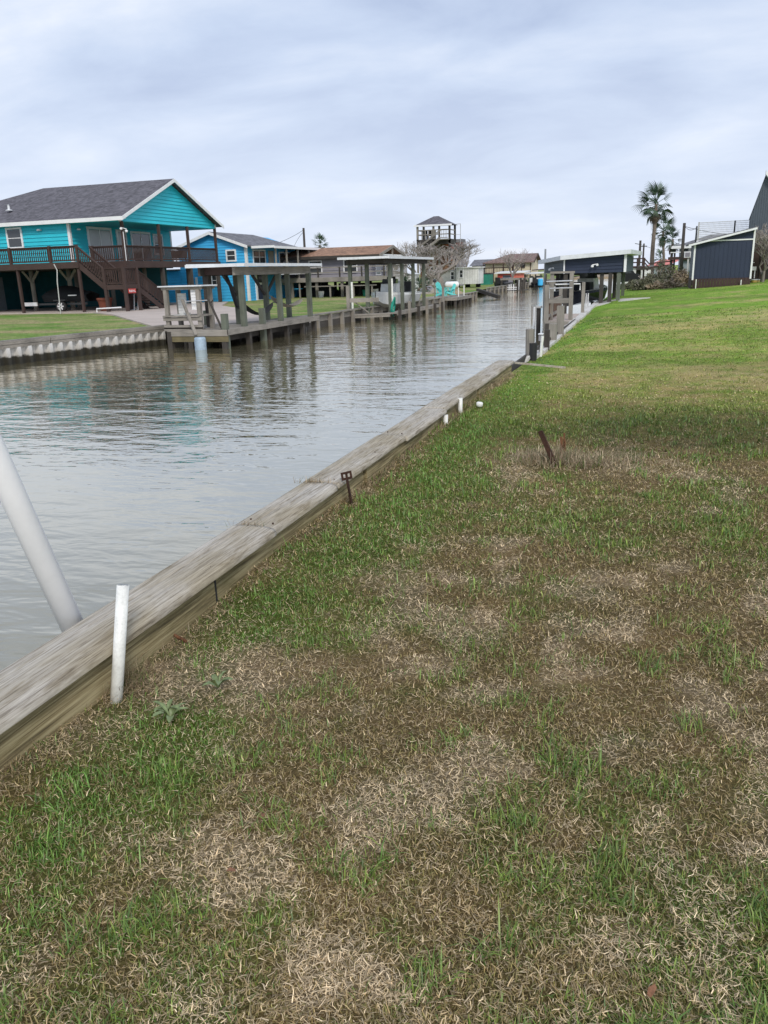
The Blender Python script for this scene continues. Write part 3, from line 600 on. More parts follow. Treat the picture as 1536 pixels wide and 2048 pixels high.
for (px_, py_, lab) in ((525, 1634, 'curled orange dead leaf in the lower left of the lawn'), (462, 1742, 'brown dead leaf on the pale grass, lower left'), (1305, 1985, 'orange dead leaf near the bottom right corner of the lawn')):
    o = bpy.data.objects.new('dead_leaf', dl); COL.objects.link(o); o.location = UP(px_, py_, Z=.03); o.scale = (.7, .7, .7); o.rotation_euler = (random.uniform(-.4, .4), random.uniform(-.5, .2), random.uniform(0, 6)); tag(o, lab, 'leaf', 'dead leaves on the lawn')
# ------------------------------------------------------------------ grass blades of the near lawn
def make_blades(name, label, P, h, wd, yaw, tilt, bend, colr, curl=None):
    n = len(P);  d = np.stack([np.cos(yaw), np.sin(yaw), np.zeros(n)], 1); s = np.stack([-np.sin(yaw), np.cos(yaw), np.zeros(n)], 1)
    ct, st_ = np.cos(tilt), np.sin(tilt)
    t2 = np.clip(tilt+bend, 0, 1.75); c2, s2 = np.cos(t2), np.sin(t2); up = np.array([0, 0, 1.0])
    mid = P+(d*st_[:, None]+up*ct[:, None])*(h*.55)[:, None]
    tip = mid+(d*s2[:, None]+up*c2[:, None])*(h*.45)[:, None]
    if curl is not None: mid = mid+s*curl[:, None]
    hw = (wd/2)[:, None]
    V = np.stack([P-s*hw, P+s*hw, mid+s*hw*.8, mid-s*hw*.8, tip], 1).reshape(-1, 3)
    b = np.arange(n)*5; quad = np.stack([b, b+1, b+2, b+3], 1); tri = np.stack([b+3, b+2, b+4], 1)
    loops = np.concatenate([quad, tri], 1).ravel().astype(np.int32)
    ls = (np.arange(n)[:, None]*7+np.array([0, 4])).ravel().astype(np.int32); lt = np.tile(np.array([4, 3], np.int32), n)
    me = bpy.data.meshes.new(name); me.vertices.add(5*n); me.vertices.foreach_set('co', V.astype(np.float32).ravel())
    me.loops.add(len(loops)); me.loops.foreach_set('vertex_index', loops); me.polygons.add(2*n); me.polygons.foreach_set('loop_start', ls); me.polygons.foreach_set('loop_total', lt)
    me.update(); at = me.color_attributes.new('Col', 'FLOAT_COLOR', 'POINT')
    cc = np.concatenate([np.repeat(colr, 5, 0), np.ones((5*n, 1))], 1); at.data.foreach_set('color', cc.astype(np.float32).ravel())
    me.materials.append(M['grass_blade']); o = bpy.data.objects.new(name, me); COL.objects.link(o); ORG[o.name] = Vector((0, 0, 0))
    tag(o, label, 'grass'); o['kind'] = 'stuff'; return o
def scatter(n, dmin, dmax, pw):
    """points on the near lawn, thinning with distance"""
    e = 2-pw; u = rng.random(n); r = (dmin**e+u*(dmax**e-dmin**e))**(1/e)
    th = rng.uniform(math.radians(-58), math.radians(52), n)
    x = r*np.sin(th); y = r*np.cos(th); k = (x > BX+.01) & (y > .2); return x[k], y[k], r[k]
def pick(a, b, f): return a*(1-f)[:, None]+b*f[:, None]
# flat dead thatch
def tone(n, s_): return np.clip(np.exp(rng.normal(0, s_, n)), .35, 2.0)[:, None]
x, y, r = scatter(640000, .8, 13, 1.45); g, p_, d_ = lawn_fields(x, y)
keep = rng.random(len(x)) < (.46+.54*p_)*(1-.5*g)*np.where(y > 7, .5, 1); x, y, r, g, p_, d_ = (q[keep] for q in (x, y, r, g, p_, d_))
n = len(x); P = np.stack([x, y, lawn_z(x, y)+rng.random(n)**1.5*.022], 1); lod = np.maximum(1, r/3.0)
cl = pick(np.tile(BROWN*1.2, (n, 1)), np.tile(PALE, (n, 1)), np.clip(p_*.6+rng.normal(.30, .32, n), 0, 1))*tone(n, .40)
cl = cl*(1-.45*d_)[:, None]
make_blades('dead_thatch', 'flattened straw coloured dead grass matted over the near lawn', P, rng.uniform(.010, .034, n)*lod**.3, rng.uniform(.0012, .0032, n)*lod, rng.uniform(0, 2*PI, n), rng.uniform(.95, 1.6, n), rng.uniform(-.4, .5, n), cl, rng.normal(0, .0035, n))
# half-dead standing turf, olive and brown
x, y, r = scatter(620000, .8, 22, 1.5); g, p_, d_ = lawn_fields(x, y)
keep = rng.random(len(x)) < (1-.72*p_)*.95; x, y, r, g, p_, d_ = (q[keep] for q in (x, y, r, g, p_, d_))
n = len(x); P = np.stack([x, y, lawn_z(x, y)], 1); lod = np.maximum(1, r/3.0)
hf = 1-.62*sst(7, 13, y); mixf = np.clip(g*1.0+rng.normal(.26, .38, n), 0, 1)
cl = pick(np.tile(np.array([.35, .255, .115]), (n, 1)), np.tile(np.array([.245, .245, .07]), (n, 1)), mixf)
fy = sst(7.5, 11, y)*(1-d_); cl = pick(cl, np.tile(YGREEN*1.05, (n, 1)), fy*.5)
cl = cl*tone(n, .38)*(1-.42*d_)[:, None]
make_blades('dry_turf', 'brown and olive half dead turf covering the near lawn', P, rng.uniform(.011, .032, n)*lod**.3*hf, rng.uniform(.0013, .0030, n)*lod, rng.uniform(0, 2*PI, n), np.abs(rng.normal(.75, .45, n)), rng.uniform(0, .9, n), cl, rng.normal(0, .003, n))
# living green blades, denser in tufts
x, y, r = scatter(560000, .8, 26, 1.5); g, p_, d_ = lawn_fields(x, y)
tuft = sst(.54, .68, fbm(x, y, 7.5, 77, 2)); pr_ = np.clip(g-.18, 0, 1)*1.0+.55*tuft*(1-.5*p_)
keep = rng.random(len(x)) < pr_*(1-.5*p_); x, y, r, g, p_, d_, tuft = (q[keep] for q in (x, y, r, g, p_, d_, tuft))
n = len(x); P = np.stack([x, y, lawn_z(x, y)], 1); lod = np.maximum(1, r/3.0)
cl = pick(np.tile(GREEN2, (n, 1)), np.tile(GREEN1*1.35, (n, 1)), rng.random(n))
strip = np.exp(-((x+1.68)/.34)**2); cl = pick(cl, np.tile(np.array([.16, .32, .06]), (n, 1)), strip*.7)
cl = pick(cl, np.tile(YGREEN, (n, 1)), sst(7, 10, y)*.6*(1-strip)*(1-d_)*(1-.5*sst(15, 22, y)))*tone(n, .28)*(1-.40*d_)[:, None]
big = np.where(rng.random(n) < .12*tuft, 1.7, 1.0)
make_blades('green_grass', 'living green grass blades growing in tufts through the near lawn', P, rng.uniform(.016, .044, n)*(1+.6*tuft)*lod**.25*(1-.2*strip)*big*(1-.62*sst(7, 13, y)), rng.uniform(.0020, .0042, n)*lod*np.sqrt(big), rng.uniform(0, 2*PI, n), np.abs(rng.normal(.5, .38, n)), rng.uniform(.1, 1.0, n), cl)
# straw piled against the wall, round the stakes and in the joints of the cap
parts = []
def straw(cx_, cy_, cz_, rx, ry, n, h0, h1):
    a = rng.normal(0, 1, (n, 2))*.5; parts.append((cx_+a[:, 0]*rx, cy_+a[:, 1]*ry, np.full(n, cz_), rng.uniform(h0, h1, n)))
yy = rng.uniform(.8, 12.8, 6000); parts.append((BX+.02+np.abs(rng.normal(0, .05, 6000)), yy, np.zeros(6000), rng.uniform(.03, .085, 6000)*np.where(fbm(yy, yy*0, 1.2, 3) > .5, 1.1, .6)))
straw(-.70, 6.95, .02, .35, .22, 1500, .08, .2); straw(-.45, 7.0, .02, .6, .25, 900, .06, .15)
straw(-2.14, 3.97, .245, .11, .03, 140, .03, .08); straw(-2.17, 5.0, .245, .12, .035, 160, .03, .09); straw(-2.0, 2.5, .01, .1, .12, 500, .06, .16)
x = np.concatenate([q[0] for q in parts]); y = np.concatenate([q[1] for q in parts]); z = np.concatenate([q[2] for q in parts]); h = np.concatenate([q[3] for q in parts]); n = len(x)
cl = pick(np.tile(np.array([.28, .20, .13]), (n, 1)), np.tile(PALE, (n, 1)), rng.random(n))*rng.uniform(.6, 1.2, n)[:, None]
gsel = (rng.random(n) < .22)[:, None]; cl = np.where(gsel, np.array([.10, .14, .04])*rng.uniform(.7, 1.3, n)[:, None], cl)
yaw = np.where(x < BX+.2, rng.normal(.2, 1.0, n), rng.uniform(0, 2*PI, n))
make_blades('straw_tufts', 'long dry straw caught along the foot of the timber wall and round the stakes', np.stack([x, y, z+np.where(z < .1, lawn_z(x, y), 0)-.005], 1), h, rng.uniform(.0012, .0026, n)*np.maximum(1, y/3.5), yaw, np.abs(rng.normal(.7, .5, n)), rng.uniform(.2, 1.1, n), cl, rng.normal(0, .01, n))
# coarser turf on the neighbour's rising lawn
n = 150000; y = 14+rng.random(n)**1.5*36; x = BX+.03+rng.random(n)**1.1*(y*.48); g, p_, d_ = lawn_fields(x, y)
keep = rng.random(n) < .4+.6*g; x, y, g, d_ = x[keep], y[keep], g[keep], d_[keep]; n = len(x)
cl = pick(np.tile(np.array([.43, .39, .165]), (n, 1)), np.tile(np.array([.18, .33, .045]), (n, 1)), np.clip(g*1.15+rng.normal(-.05, .22, n), 0, 1))*tone(n, .25)*(1-.4*d_)[:, None]
make_blades('mown_grass', 'mown green and straw coloured grass on the rising lawn beyond', np.stack([x, y, lawn_z(x, y)-.004], 1), rng.uniform(.006, .014, n)*np.sqrt(y/14), .003*y/6*rng.uniform(.7, 1.3, n), rng.uniform(0, 2*PI, n), np.abs(rng.normal(.5, .4, n)), rng.uniform(0, .9, n), cl)
# ================================================================== far bank, left: sheet wall, dock, covered slip
def along(p, q, t_): return Vector(p)*(1-t_)+Vector(q)*t_
sw = thing('sheet_bulkhead', 'corrugated pale vinyl bulkhead with grey timber wale below the teal house lawn', 'bulkhead', (-16, 18, -.4))
A = Vector((-17.6, 9.4, 0)); B = Vector((-14.95, 23.2, 0)); dAB = (B-A).normalized(); ang = math.atan2(dAB.y, dAB.x); nAB = Vector((dAB.y, -dAB.x, 0))
pitch = .34; mb = MB(); prof = [(0, .0), (.08, .0), (.12, .12), (.22, .12), (.26, 0), (.34, 0)]
for i, (u, d) in enumerate(prof): mb.v += [Vector((u, -d, -1.2)), Vector((u, -d, .05))]
for i in range(len(prof)-1): mb.f.append((2*i, 2*i+2, 2*i+3, 2*i+1))
me = unit(mb, 'sheet_pile', 'vinyl_sheet'); n = int((B-A).length/pitch)
for i in range(n): put('sheet_pile', me, sw, A+dAB*i*pitch, (0, 0, ang))
for z0, z1, o1 in ((.04, .125, .14), (.13, .215, .155)): 
    for k in range(3):
        a = along(A, B, k/3); b = along(A, B, (k+1)/3-.002)
        MB().beam(a+nAB*(o1/2-.02)+Vector((0, 0, (z0+z1)/2)), b+nAB*(o1/2-.02)+Vector((0, 0, (z0+z1)/2)), o1, z1-z0).build('wale_timber', 'grey_wood_Y', sw)
MB().beam(A-nAB*.06+Vector((0, 0, .165)), B-nAB*.06+Vector((0, 0, .165)), .2, .14).build('cap_board', 'grey_wood_Y', sw)
def post_wall(name, label, pts, mat='grey_wood', step=1.15, top=.16, grp=None):
    t_ = thing(name, label, 'bulkhead', (pts[0][0], pts[0][1], WZ), grp)
    for a, b in zip(pts[:-1], pts[1:]):
        a = Vector((*a, 0)); b = Vector((*b, 0)); d = (b-a).normalized(); nn = Vector((d.y, -d.x, 0)); Lh = (b-a).length
        for z0, z1 in ((-1.1, -.42), (-.41, -.16), (-.15, .07)):
            MB().beam(a+Vector((0, 0, (z0+z1)/2)), b+Vector((0, 0, (z0+z1)/2)), .07, z1-z0).build('wall_plank', 'dark_wood_Y' if z1 < 0 else mat+'_Y', t_)
        MB().beam(a+nn*.03+Vector((0, 0, top-.03)), b+nn*.03+Vector((0, 0, top-.03)), .26, .05).build('cap_plank', mat+'_Y', t_)
        k = int(Lh/step); me = unit(MB().box(-.07, .07, -.07, .07, -1.0, top-.06), 'wall_post', mat+'_Z')
        for i in range(k): put('wall_post', me, t_, a+d*(i+.5)*Lh/k+nn*.12, (0, 0, math.atan2(d.y, d.x)))
    return t_
post_wall('timber_bulkhead', 'grey timber bulkhead with posts behind and beyond the covered dock', wall_pts[2:7])
post_wall('timber_bulkhead', 'dark timber bulkhead behind the low platform with the turquoise chairs', wall_pts[6:10])
post_wall('timber_bulkhead', 'far timber bulkhead past the boat ramp', wall_pts[11:14], step=2.0)
# concrete patio
pat = [(-24.8, 33.9), (-16.2, 24.4), (-15.1, 23.5), (-13.65, 25.3), (-13.1, 26.6)]+[tuple(UP(a_, b_, Z=.1))[:2] for a_, b_ in ((531, 631), (500, 621), (470, 615), (443, 611))]+[(-27.0, 49.6), (-42, 49.5), (-42, 37.6), (-28.0, 36.6)]
structure(MB().prism([(x, y, FZ+.055) for x, y in pat], (0, 0, -.25)).build('patio', 'concrete'))
# dock
dk = thing('dock', 'grey timber dock under the white flat roof beside the teal house', 'dock', (-13, 25, WZ))
DX = -11.95; DY0, DY1 = 21.7, 28.9; dz = .15
mb = MB(); y = DY0
while y < DY1-.05:
    x0 = np.interp(y, [21.7, 23.4, 25.2, 27.0, 28.9], [-13.95, -14.75, -13.4, -12.6, -12.5])
    mb.box(x0, DX, y, y+.135, dz-.04, dz); y += .145
mb.build('deck', 'grey_wood_X', dk)
MB().box(DX+.005, DX+.05, DY0-.05, DY1, dz-.15, dz+.012).build('fascia_board', 'grey_wood_Y', dk)
for z0, z1, s_ in ((dz-.17, dz+.012, .0), (dz-.34, dz-.175, -.04)):
    MB().box(-13.95, DX+.05, DY0-.055-s_*.5, DY0-.005-s_*.5, z0, z1).build('fascia_board', 'grey_wood_X' if s_ == 0 else 'olive_wood_X', dk)
MB().box(-13.6, DX-.3, DY0+.3, DY1-.2, dz-.36, dz-.05).build('joist', 'dark_wood_X', dk)
pm = unit(MB().box(-.075, .075, -.075, .075, -1.2, dz-.03), 'piling', 'dark_wood_Z')
for (x, y) in ((-13.9, 21.72), (-13.2, 21.75), (-12.05, 21.75), (-12.05, 23.3), (-12.05, 24.8), (-12.05, 26.2), (-12.05, 27.6), (-12.05, 28.7), (-12.5, 28.7), (-12.9, 24.2)): put('piling', pm, dk, (x, y, 0))
pm = unit(MB().box(-.085, .085, -.085, .085, -1.0, .95), 'mooring_post', 'green_wood_Z')
for (x, y, s_) in ((-12.06, 21.85, .62), (-14.1, 24.35, .62), (-12.12, 24.5, .66)): put('mooring_post', pm, dk, (x, y, dz*.2), None, (1, 1, s_))
# covered slip roof
cv = thing('boat_cover', 'open boat cover with flat white roof on grey posts over the left dock', 'boat cover', (-13, 26, dz))
RX0, RX1, RY0, RY1, RZ = -13.75, -11.75, 22.75, 29.0, 1.98
mb = MB().prism([(RX0, RY0, RZ+.06), (RX1, RY0, RZ+.03), (RX1, RY1, RZ+.03), (RX0, RY1, RZ+.06)], (0, 0, .045)); mb.build('roof', 'white_metal', cv)
MB().box(RX0-.02, RX1+.03, RY0-.035, RY0-.005, RZ-.01, RZ+.085).build('roof_trim', 'white_metal', cv); MB().box(RX1+.005, RX1+.035, RY0, RY1, RZ-.01, RZ+.085).build('roof_trim', 'white_metal', cv)
for x in (-12.2, -13.4): MB().box(x-.04, x+.04, RY0+.15, RY1-.1, RZ-.26, RZ-.01).build('beam', 'grey_wood_Y' if x > -13 else 'dark_wood_Y', cv)
for y in (23.2, 25.8, 28.4): MB().box(RX0+.2, -12.25, y-.04, y+.04, RZ-.24, RZ).build('beam', 'brown_stain_X' if y < 24 else 'dark_wood_X', cv)
pm = unit(MB().box(-.08, .08, -.08, .08, -.05, RZ-.25-dz), 'post', 'green_wood_Z'); pmd = unit(MB().box(-.1, .1, -.1, .1, -.05, RZ-.25-dz), 'post', 'dark_wood_Z')
for (x, y) in ((-12.2, 23.35), (-12.2, 26.1), (-12.2, 28.75)): put('post', pm, cv, (x, y, dz))
for (x, y) in ((-13.4, 23.35), (-13.0, 24.55), (-13.0, 26.7), (-13.0, 28.6)): put('post', pmd if x < -13.2 else pm, cv, (x, y, dz))
for (a, b) in (((-13.0, 24.5, 1.1), (-12.95, 23.6, 1.75)), ((-13.0, 26.6, 1.05), (-12.95, 25.6, 1.75)), ((-13, 26.8, 1.1), (-12.95, 27.6, 1.75))): MB().beam(a, b, .07, .09).build('brace', 'dark_wood_Y', cv)
# hammocks
def hammock(label, a, b, sag, wd, mat):
    a = Vector(a); b = Vector(b); t_ = thing('hammock', label, 'hammock', (a+b)/2, 'hammocks under the boat cover'); n = 14; m_ = 6; mb = MB(); s = (b-a).cross(Vector((0, 0, 1))).normalized()
    for i in range(n+1):
        u = i/n; c = along(a, b, .12+.76*u)-Vector((0, 0, sag*(1-(2*u-1)**2)+.12*0)); w_ = wd*math.sin(PI*u)**.5*.5+.02
        for j in range(m_+1): v = j/m_*2-1; mb.v.append(c+s*(v*w_)+Vector((0, 0, .12*wd*v*v*math.sin(PI*u))))
    for i in range(n):
        for j in range(m_): q = i*(m_+1)+j; mb.f.append((q, q+1, q+m_+2, q+m_+1))
    mb.build('sling', mat, t_)
    for (p, e) in ((a, .12), (b, .88)): MB().tube([p, along(a, b, e)-Vector((0, 0, 0))], .012, 5).build('cord', mat, t_)
hammock('black hammock slung low between the near and middle dock posts', (-13.0, 24.5, .85), (-12.25, 26.0, .78), .42, .5, 'dark_fabric')
hammock('pale hammock slung between the middle and far dock posts', (-13.0, 26.7, 1.0), (-12.28, 28.65, .80), .35, .5, 'tan_fabric')
mb = MB().tube([(-12.9, 23.75, 1.72), (-12.85, 23.95, 1.2), (-12.95, 24.35, .75), (-12.9, 24.6, .62)], [.03, .07, .06, .02], 8)
solo(mb, 'furled_hammock', 'dark_fabric', 'furled black hammock hanging from the near cover beam', 'hammock', smooth=True)
# fish cleaning station on the dock corner
fs = thing('cleaning_station', 'grey timber fish cleaning table with small flat roof on the dock corner', 'cleaning table', (-14, 22, dz))
FY = 21.95; FX0, FX1 = UP(326, 600, Y=21.95).x, UP(412, 600, Y=21.95).x+.1
pm = unit(MB().box(-.06, .06, -.06, .06, -.3, 1.27), 'post', 'grey_wood_Z')
for (x, y) in ((FX0+.12, FY), (FX0+.12, FY+.7), (FX1-.35, FY), (FX1-.35, FY+.7)): put('post', pm, fs, (x, y, dz))
MB().prism([(FX0-.06, FY-.15, 1.43), (FX1-.12, FY-.15, 1.43), (FX1-.12, FY+.8, 1.43), (FX0-.06, FY+.8, 1.43)], (0, 0, .035)).build('roof', 'white_metal', fs)
for y in (FY-.03, FY+.73): MB().box(FX0, FX1-.2, y-.02, y+.02, 1.34, 1.42).build('beam', 'grey_wood_X', fs)
MB().box(FX0+.02, FX1-.3, FY-.15, FY+.8, .55, .59).build('table_top', 'grey_wood_X', fs)
for z in (.50, .19, .26): MB().box(FX0, FX1-.25, FY-.105, FY-.065, z-.07, z+.04).build('rail', 'grey_wood_X', fs)
for k in range(7): MB().box(FX1-.62, FX1-.36, FY+.02, FY+.045, .75+k*.088, .83+k*.088).build('slat', 'white_trim', fs)
for k in range(7): MB().box(FX0+.2, FX0+.5, FY+.5, FY+.525, .62+k*.088, .70+k*.088).build('slat', 'dirty_white', fs)
mb = MB().tube([(FX1-.75, FY-.1, 1.0), (FX1, FY-.1, 1.02)], .016, 6); mb.build('towel_bar', 'silver', fs)
mb = MB().box(FX0+.35, FX0+.75, FY-.05, FY+.3, .59, .61); mb.box(FX0+.5, FX0+.8, FY+.05, FY+.2, .61, .66); mb.build('cutting_board', 'pale_siding', fs)
mb = MB().beam((FX1-.35, 21.6, .02), (FX1-.85, 21.84, 1.05), .09, .05); solo(mb, 'leaning_plank', 'grey_wood_Z', 'weathered plank leaning against the cleaning table', 'plank', 'leaning poles on the dock')
mb = MB().tube([(-12.2, 21.95, .1), (-12.62, 21.95, 1.08)], .035, 8); mb.tube([(-12.55, 21.95, .93), (-12.45, 21.95, 1.02)], .02, 6); solo(mb, 'leaning_pole', 'dark_wood_Z', 'dark pole leaning to the left above the dock corner', 'pole', 'leaning poles on the dock')
mb = MB().box(-13.7, -13.15, FY+.0, FY+.35, dz, dz+.05); mb.box(-13.6, -13.4, FY+.05, FY+.3, dz+.05, dz+.09); solo(mb, 'fishing_tray', 'white_trim', 'white plastic tray on the dock under the cleaning table', 'tray')
mb = MB().lathe((-12.72, 21.44, WZ-.10), [(.05, 0), (.165, .02), (.18, .08), (.172, .2), (.18, .3), (.172, .4), (.172, .44), (.14, .47), (.05, .475)], 20)
solo(mb, 'float_barrel', 'blue_plastic', 'pale blue plastic barrel in the water against the dock corner', 'barrel', smooth=True)
# ================================================================== teal house on stilts
G = FZ
TH = thing('teal_house', 'teal stilt house with dark shingle roof, gabled porch and brown stairs', 'house', (-33, 44, G))
XF, XW, XB, YN, YS, ZD, ZE = -27.3, -30.7, -42.0, 39.0, 49.2, 2.68, 4.95; YR, ZR = 44.1, 7.22
wl = MB().box(XB, XW, YN+.02, YS-.02, ZD-.02, ZE).build('wall', 'teal_paint', TH)
siding(wl, 'teal_paint', 'Y', YN+.02, -1, XB, XW-.08, ZD, ZE-.02, .205)
siding(wl, 'teal_paint', 'X', XW, 1, YN+.12, YS-.1, ZD, ZE-.25, .205)
for (x0, x1, y0, y1) in ((XW-.1, XW+.06, YN-.04, YN+.1), (XW-.02, XW+.06, YS-.14, YS+.02)): MB().box(x0, x1, y0, y1, ZD, ZE).build('corner_trim', 'white_trim', TH)
window(TH, 'Y', YN-.02, -1, -34.95, -33.85, 3.58, 4.72)
MB().lathe((-32.65, YN-.06, 4.52), [(.0, -.06), (.13, -.05), (.15, 0), (.08, .05), (0, .06)], 12).build('wall_lamp', 'white_trim', TH, smooth=True)
MB().lathe((XW+.1, 39.7, 4.5), [(.0, -.06), (.1, -.05), (.12, 0), (.06, .05), (0, .06)], 12).build('wall_lamp', 'white_trim', TH, smooth=True)
window(TH, 'X', XW+.03, 1, 40.45, 42.7, ZD+.02, 4.68, 'double_door', t=.13, cols=2, rows=1, glass='blind')
window(TH, 'X', XW+.03, 1, 43.15, 44.15, ZD+.02, 4.62, 'glass_door', t=.13, cols=1, rows=1, glass='blind')
window(TH, 'X', XW+.03, 1, 44.6, 46.7, ZD+.02, 4.58, 'sliding_door', t=.12, cols=2, rows=1)
window(TH, 'X', XW+.03, 1, 47.0, 48.1, 3.2, 4.5, t=.1, cols=1, rows=2)
MB().box(XW, XF, YN+.02, YS, ZE-.22, ZE-.18).build('porch_ceiling', 'teal_paint', TH)
MB().box(XW+.06, XF-.02, YN-.02, YN+.12, ZE-.22, ZE+.02).build('porch_beam', 'teal_paint', TH)
MB().box(XW+.06, XF-.02, YS-.12, YS+.02, ZE-.22, ZE+.02).build('porch_beam', 'teal_paint', TH)
gb = MB().prism([(XF-.1, YN, ZE-.2), (XF-.1, YS, ZE-.2), (XF-.1, YS, ZE), (XF-.1, YR, ZR-.1), (XF-.1, YN, ZE)], (.1, 0, 0)).build('gable', 'teal_paint', TH)
slope = (ZR-.1-ZE)/(YR-YN)
def gclip(z):
    if z <= ZE: return (YN+.01, YS-.01)
    d = (z-ZE)/slope; return (YN+d, YS-d*(YS-YR)/(YR-YN))
siding(gb, 'teal_paint', 'X', XF+.001, 1, YN, YS, ZE-.2, ZR-.12, .19, gclip)
MB().box(XF-.1, XF+.05, YN-.05, YN+.09, ZE-.21, ZE+.06).build('corner_trim', 'white_trim', TH); MB().box(XF-.1, XF+.05, YS-.09, YS+.05, ZE-.21, ZE+.06).build('corner_trim', 'white_trim', TH)
EO = .45; XO = .4; ez = ZE+.1-EO*slope; XR = -36.2
rf = MB(); th = Vector((0, 0, .09))
e1 = Vector((XF+XO, YN-EO, ez)); e2 = Vector((XB-EO, YN-EO, ez)); r1 = Vector((XF+XO, YR, ZR)); r2 = Vector((XR, YR, ZR)); f1 = Vector((XF+XO, YS+EO, ez)); f2 = Vector((XB-EO, YS+EO, ez))
rf.prism([e1, r1, r2, e2], th); rf.prism([r1, f1, f2, r2], th); rf.prism([e2, r2, f2], th)
rfo = rf.build('roof', 'shingle_grey', TH)
MB().box(XB, XF+XO-.04, YN-EO+.02, YN, ez-.0, ez+.02).build('soffit', 'white_trim', rfo)
MB().box(XB-EO, XF+XO, YN-EO-.03, YN-EO, ez-.10, ez+.10).build('fascia', 'white_trim', rfo)
for (a, b) in ((e1, r1), (f1, r1)):
    MB().prism([a+Vector((0, 0, -.10)), r1+Vector((0, 0, -.10)), r1+Vector((0, 0, .085)), a+Vector((0, 0, .085))], (.035, 0, 0)).build('rake_board', 'white_trim', rfo)
MB().lathe((-35.6, 40.2, 5.75), [(.2, 0), (.19, .03), (.07, .06), (.06, .3), (.1, .32), (.0, .34)], 10).build('roof_vent', 'white_metal', rfo)
# decks
YD = 37.0; XS = -28.85
MB().box(XB, XS, YD, YN-.05, ZD-.05, ZD).build('deck', 'brown_stain_X', TH); MB().box(XW+.06, XF+.1, YN-.04, YS+.1, ZD-.05, ZD).build('deck', 'brown_stain_X', TH)
MB().box(XB, XS+.02, YD-.045, YD-.003, ZD-.3, ZD+.02).build('rim_board', 'brown_stain_X', TH); MB().box(XS+.003, XS+.045, YD, YN-.05, ZD-.3, ZD+.02).build('rim_board', 'brown_stain_Y', TH)
MB().box(XF+.103, XF+.145, YN-.1, YS+.1, ZD-.34, ZD+.02).build('rim_board', 'brown_stain_Y', TH); MB().box(XS+.05, XF+.1, YN-.085, YN-.043, ZD-.34, ZD+.02).build('rim_board', 'brown_stain_X', TH)
for x in (-40.5, -37.5, -34.5, -31.5, -29.0): MB().box(x-.04, x+.04, YD, YN, ZD-.28, ZD-.06).build('joist', 'grey_wood_Y', TH)
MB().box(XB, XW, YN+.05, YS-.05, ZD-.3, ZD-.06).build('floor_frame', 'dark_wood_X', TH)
pp = [UP(p_, 520, Y=YD).x for p_ in (20, 100)]
railing(TH, (XB, YD+.05, ZD), (XS, YD+.05, ZD), .82, .13, posts=[(q-XB)/(XS-XB) for q in pp]+[1.0])
railing(TH, (-29.35, YN+.02, ZD), (XF-.08, YN+.02, ZD), .82, .13, posts=(0,))
fp = [YN+.05, 42.55, 45.7, YS-.08]
for a, b in zip(fp[:-1], fp[1:]): railing(TH, (XF, a+.08, ZD), (XF, b-.08, ZD), .82, .13)
for y in fp:
    MB().box(XF-.07, XF+.07, y-.07, y+.07, ZD-.02, ZE-.2).build('post', 'brown_stain_Z', TH)
    MB().box(XF-.12, XF+.08, y-.1, y+.1, G-.3, ZD-.3).build('post', 'dark_wood_Z' if y > 40 else 'brown_stain_Z', TH)
for x in (-40.2, -36.9, -32.9, XS-.06): MB().box(x-.065, x+.065, YD+.02, YD+.15, G-.3, ZD-.06).build('post', 'brown_stain_Z', TH)
for x in (-40, -37.6, -34.2, -31.6, -29.2):
    for y in (YN+.6, 43.5, 48.5):
        if y == 43.5 and x < -35: continue
        MB().tube([(x, y, G-.3), (x, y, ZD-.3)], .13, 10).build('pile', 'grey_wood_Z', TH, smooth=True)
        for s_ in (-1, 1): 
            if y < 40: MB().beam((x, y-.05, ZD-.95), (x+s_*.55, y-.05, ZD-.32), .06, .14).build('knee_brace', 'grey_wood_X', TH)
# enclosure below
en = MB().box(XB, -31.8, 45.2, YS-.3, G-.1, ZD-.3); en.box(XB, -38.8, 40.5, 45.2, G-.1, ZD-.3); en.build('underfloor_wall', 'dark_teal', TH)
MB().box(-31.0, -28.4, 44.6, 44.7, G-.1, ZD-.32).build('underfloor_wall', 'dark_teal', TH)
MB().box(-38.78, -38.7, 41.2, 42.2, G, 2.1).build('store_door', 'shellac', TH)
for x in np.arange(-41.6, -38.8, .24): MB().box(x, x+.22, 40.42, 40.46, G, ZD-.35).build('fence_board', 'dark_wood_Z', TH)
# stairs: flight along X to a landing, then along Y
LX0, LX1, LY0, LY1, LZ = -27.3, -26.1, YD, 38.15, 1.45
def flight(p, q, wdir, w_, nst):
    p = Vector(p); q = Vector(q); wv = Vector(wdir)*w_; d = q-p; hd = Vector((d.x, d.y, 0)).normalized()
    for k in (0, 1): MB().beam(p+wv*k-Vector((0, 0, .16)), q+wv*k-Vector((0, 0, .16)), .05, .27).build('stringer', 'brown_stain_X', TH)
    me = None
    for i in range(nst):
        c = p+d*((i+.6)/nst); c.z = p.z+d.z*(i+1)/(nst+1); run = Vector((d.x, d.y, 0)).length/nst
        mb = MB().beam(c+wv*.0, c+wv, .04, run*.95, up=hd); mb.build('tread', 'brown_stain_X', TH)
    for k in (0, 1):
        a = p+wv*k; b = q+wv*k; up = Vector((0, 0, 1)); mb = MB().beam(a+up*.82, b+up*.82, .11, .04); mb.beam(a+up*.75, b+up*.75, .04, .07); mb.beam(a+up*.14, b+up*.14, .04, .07)
        r = mb.build('stair_rail', 'brown_stain_X', TH); n = int(d.length/.14); me = unit(MB().box(-.02, .02, -.02, .02, .1, .78), 'baluster', 'brown_stain_Z')
        for i in range(n): put('baluster', me, r, a+(b-a)*((i+.5)/n))
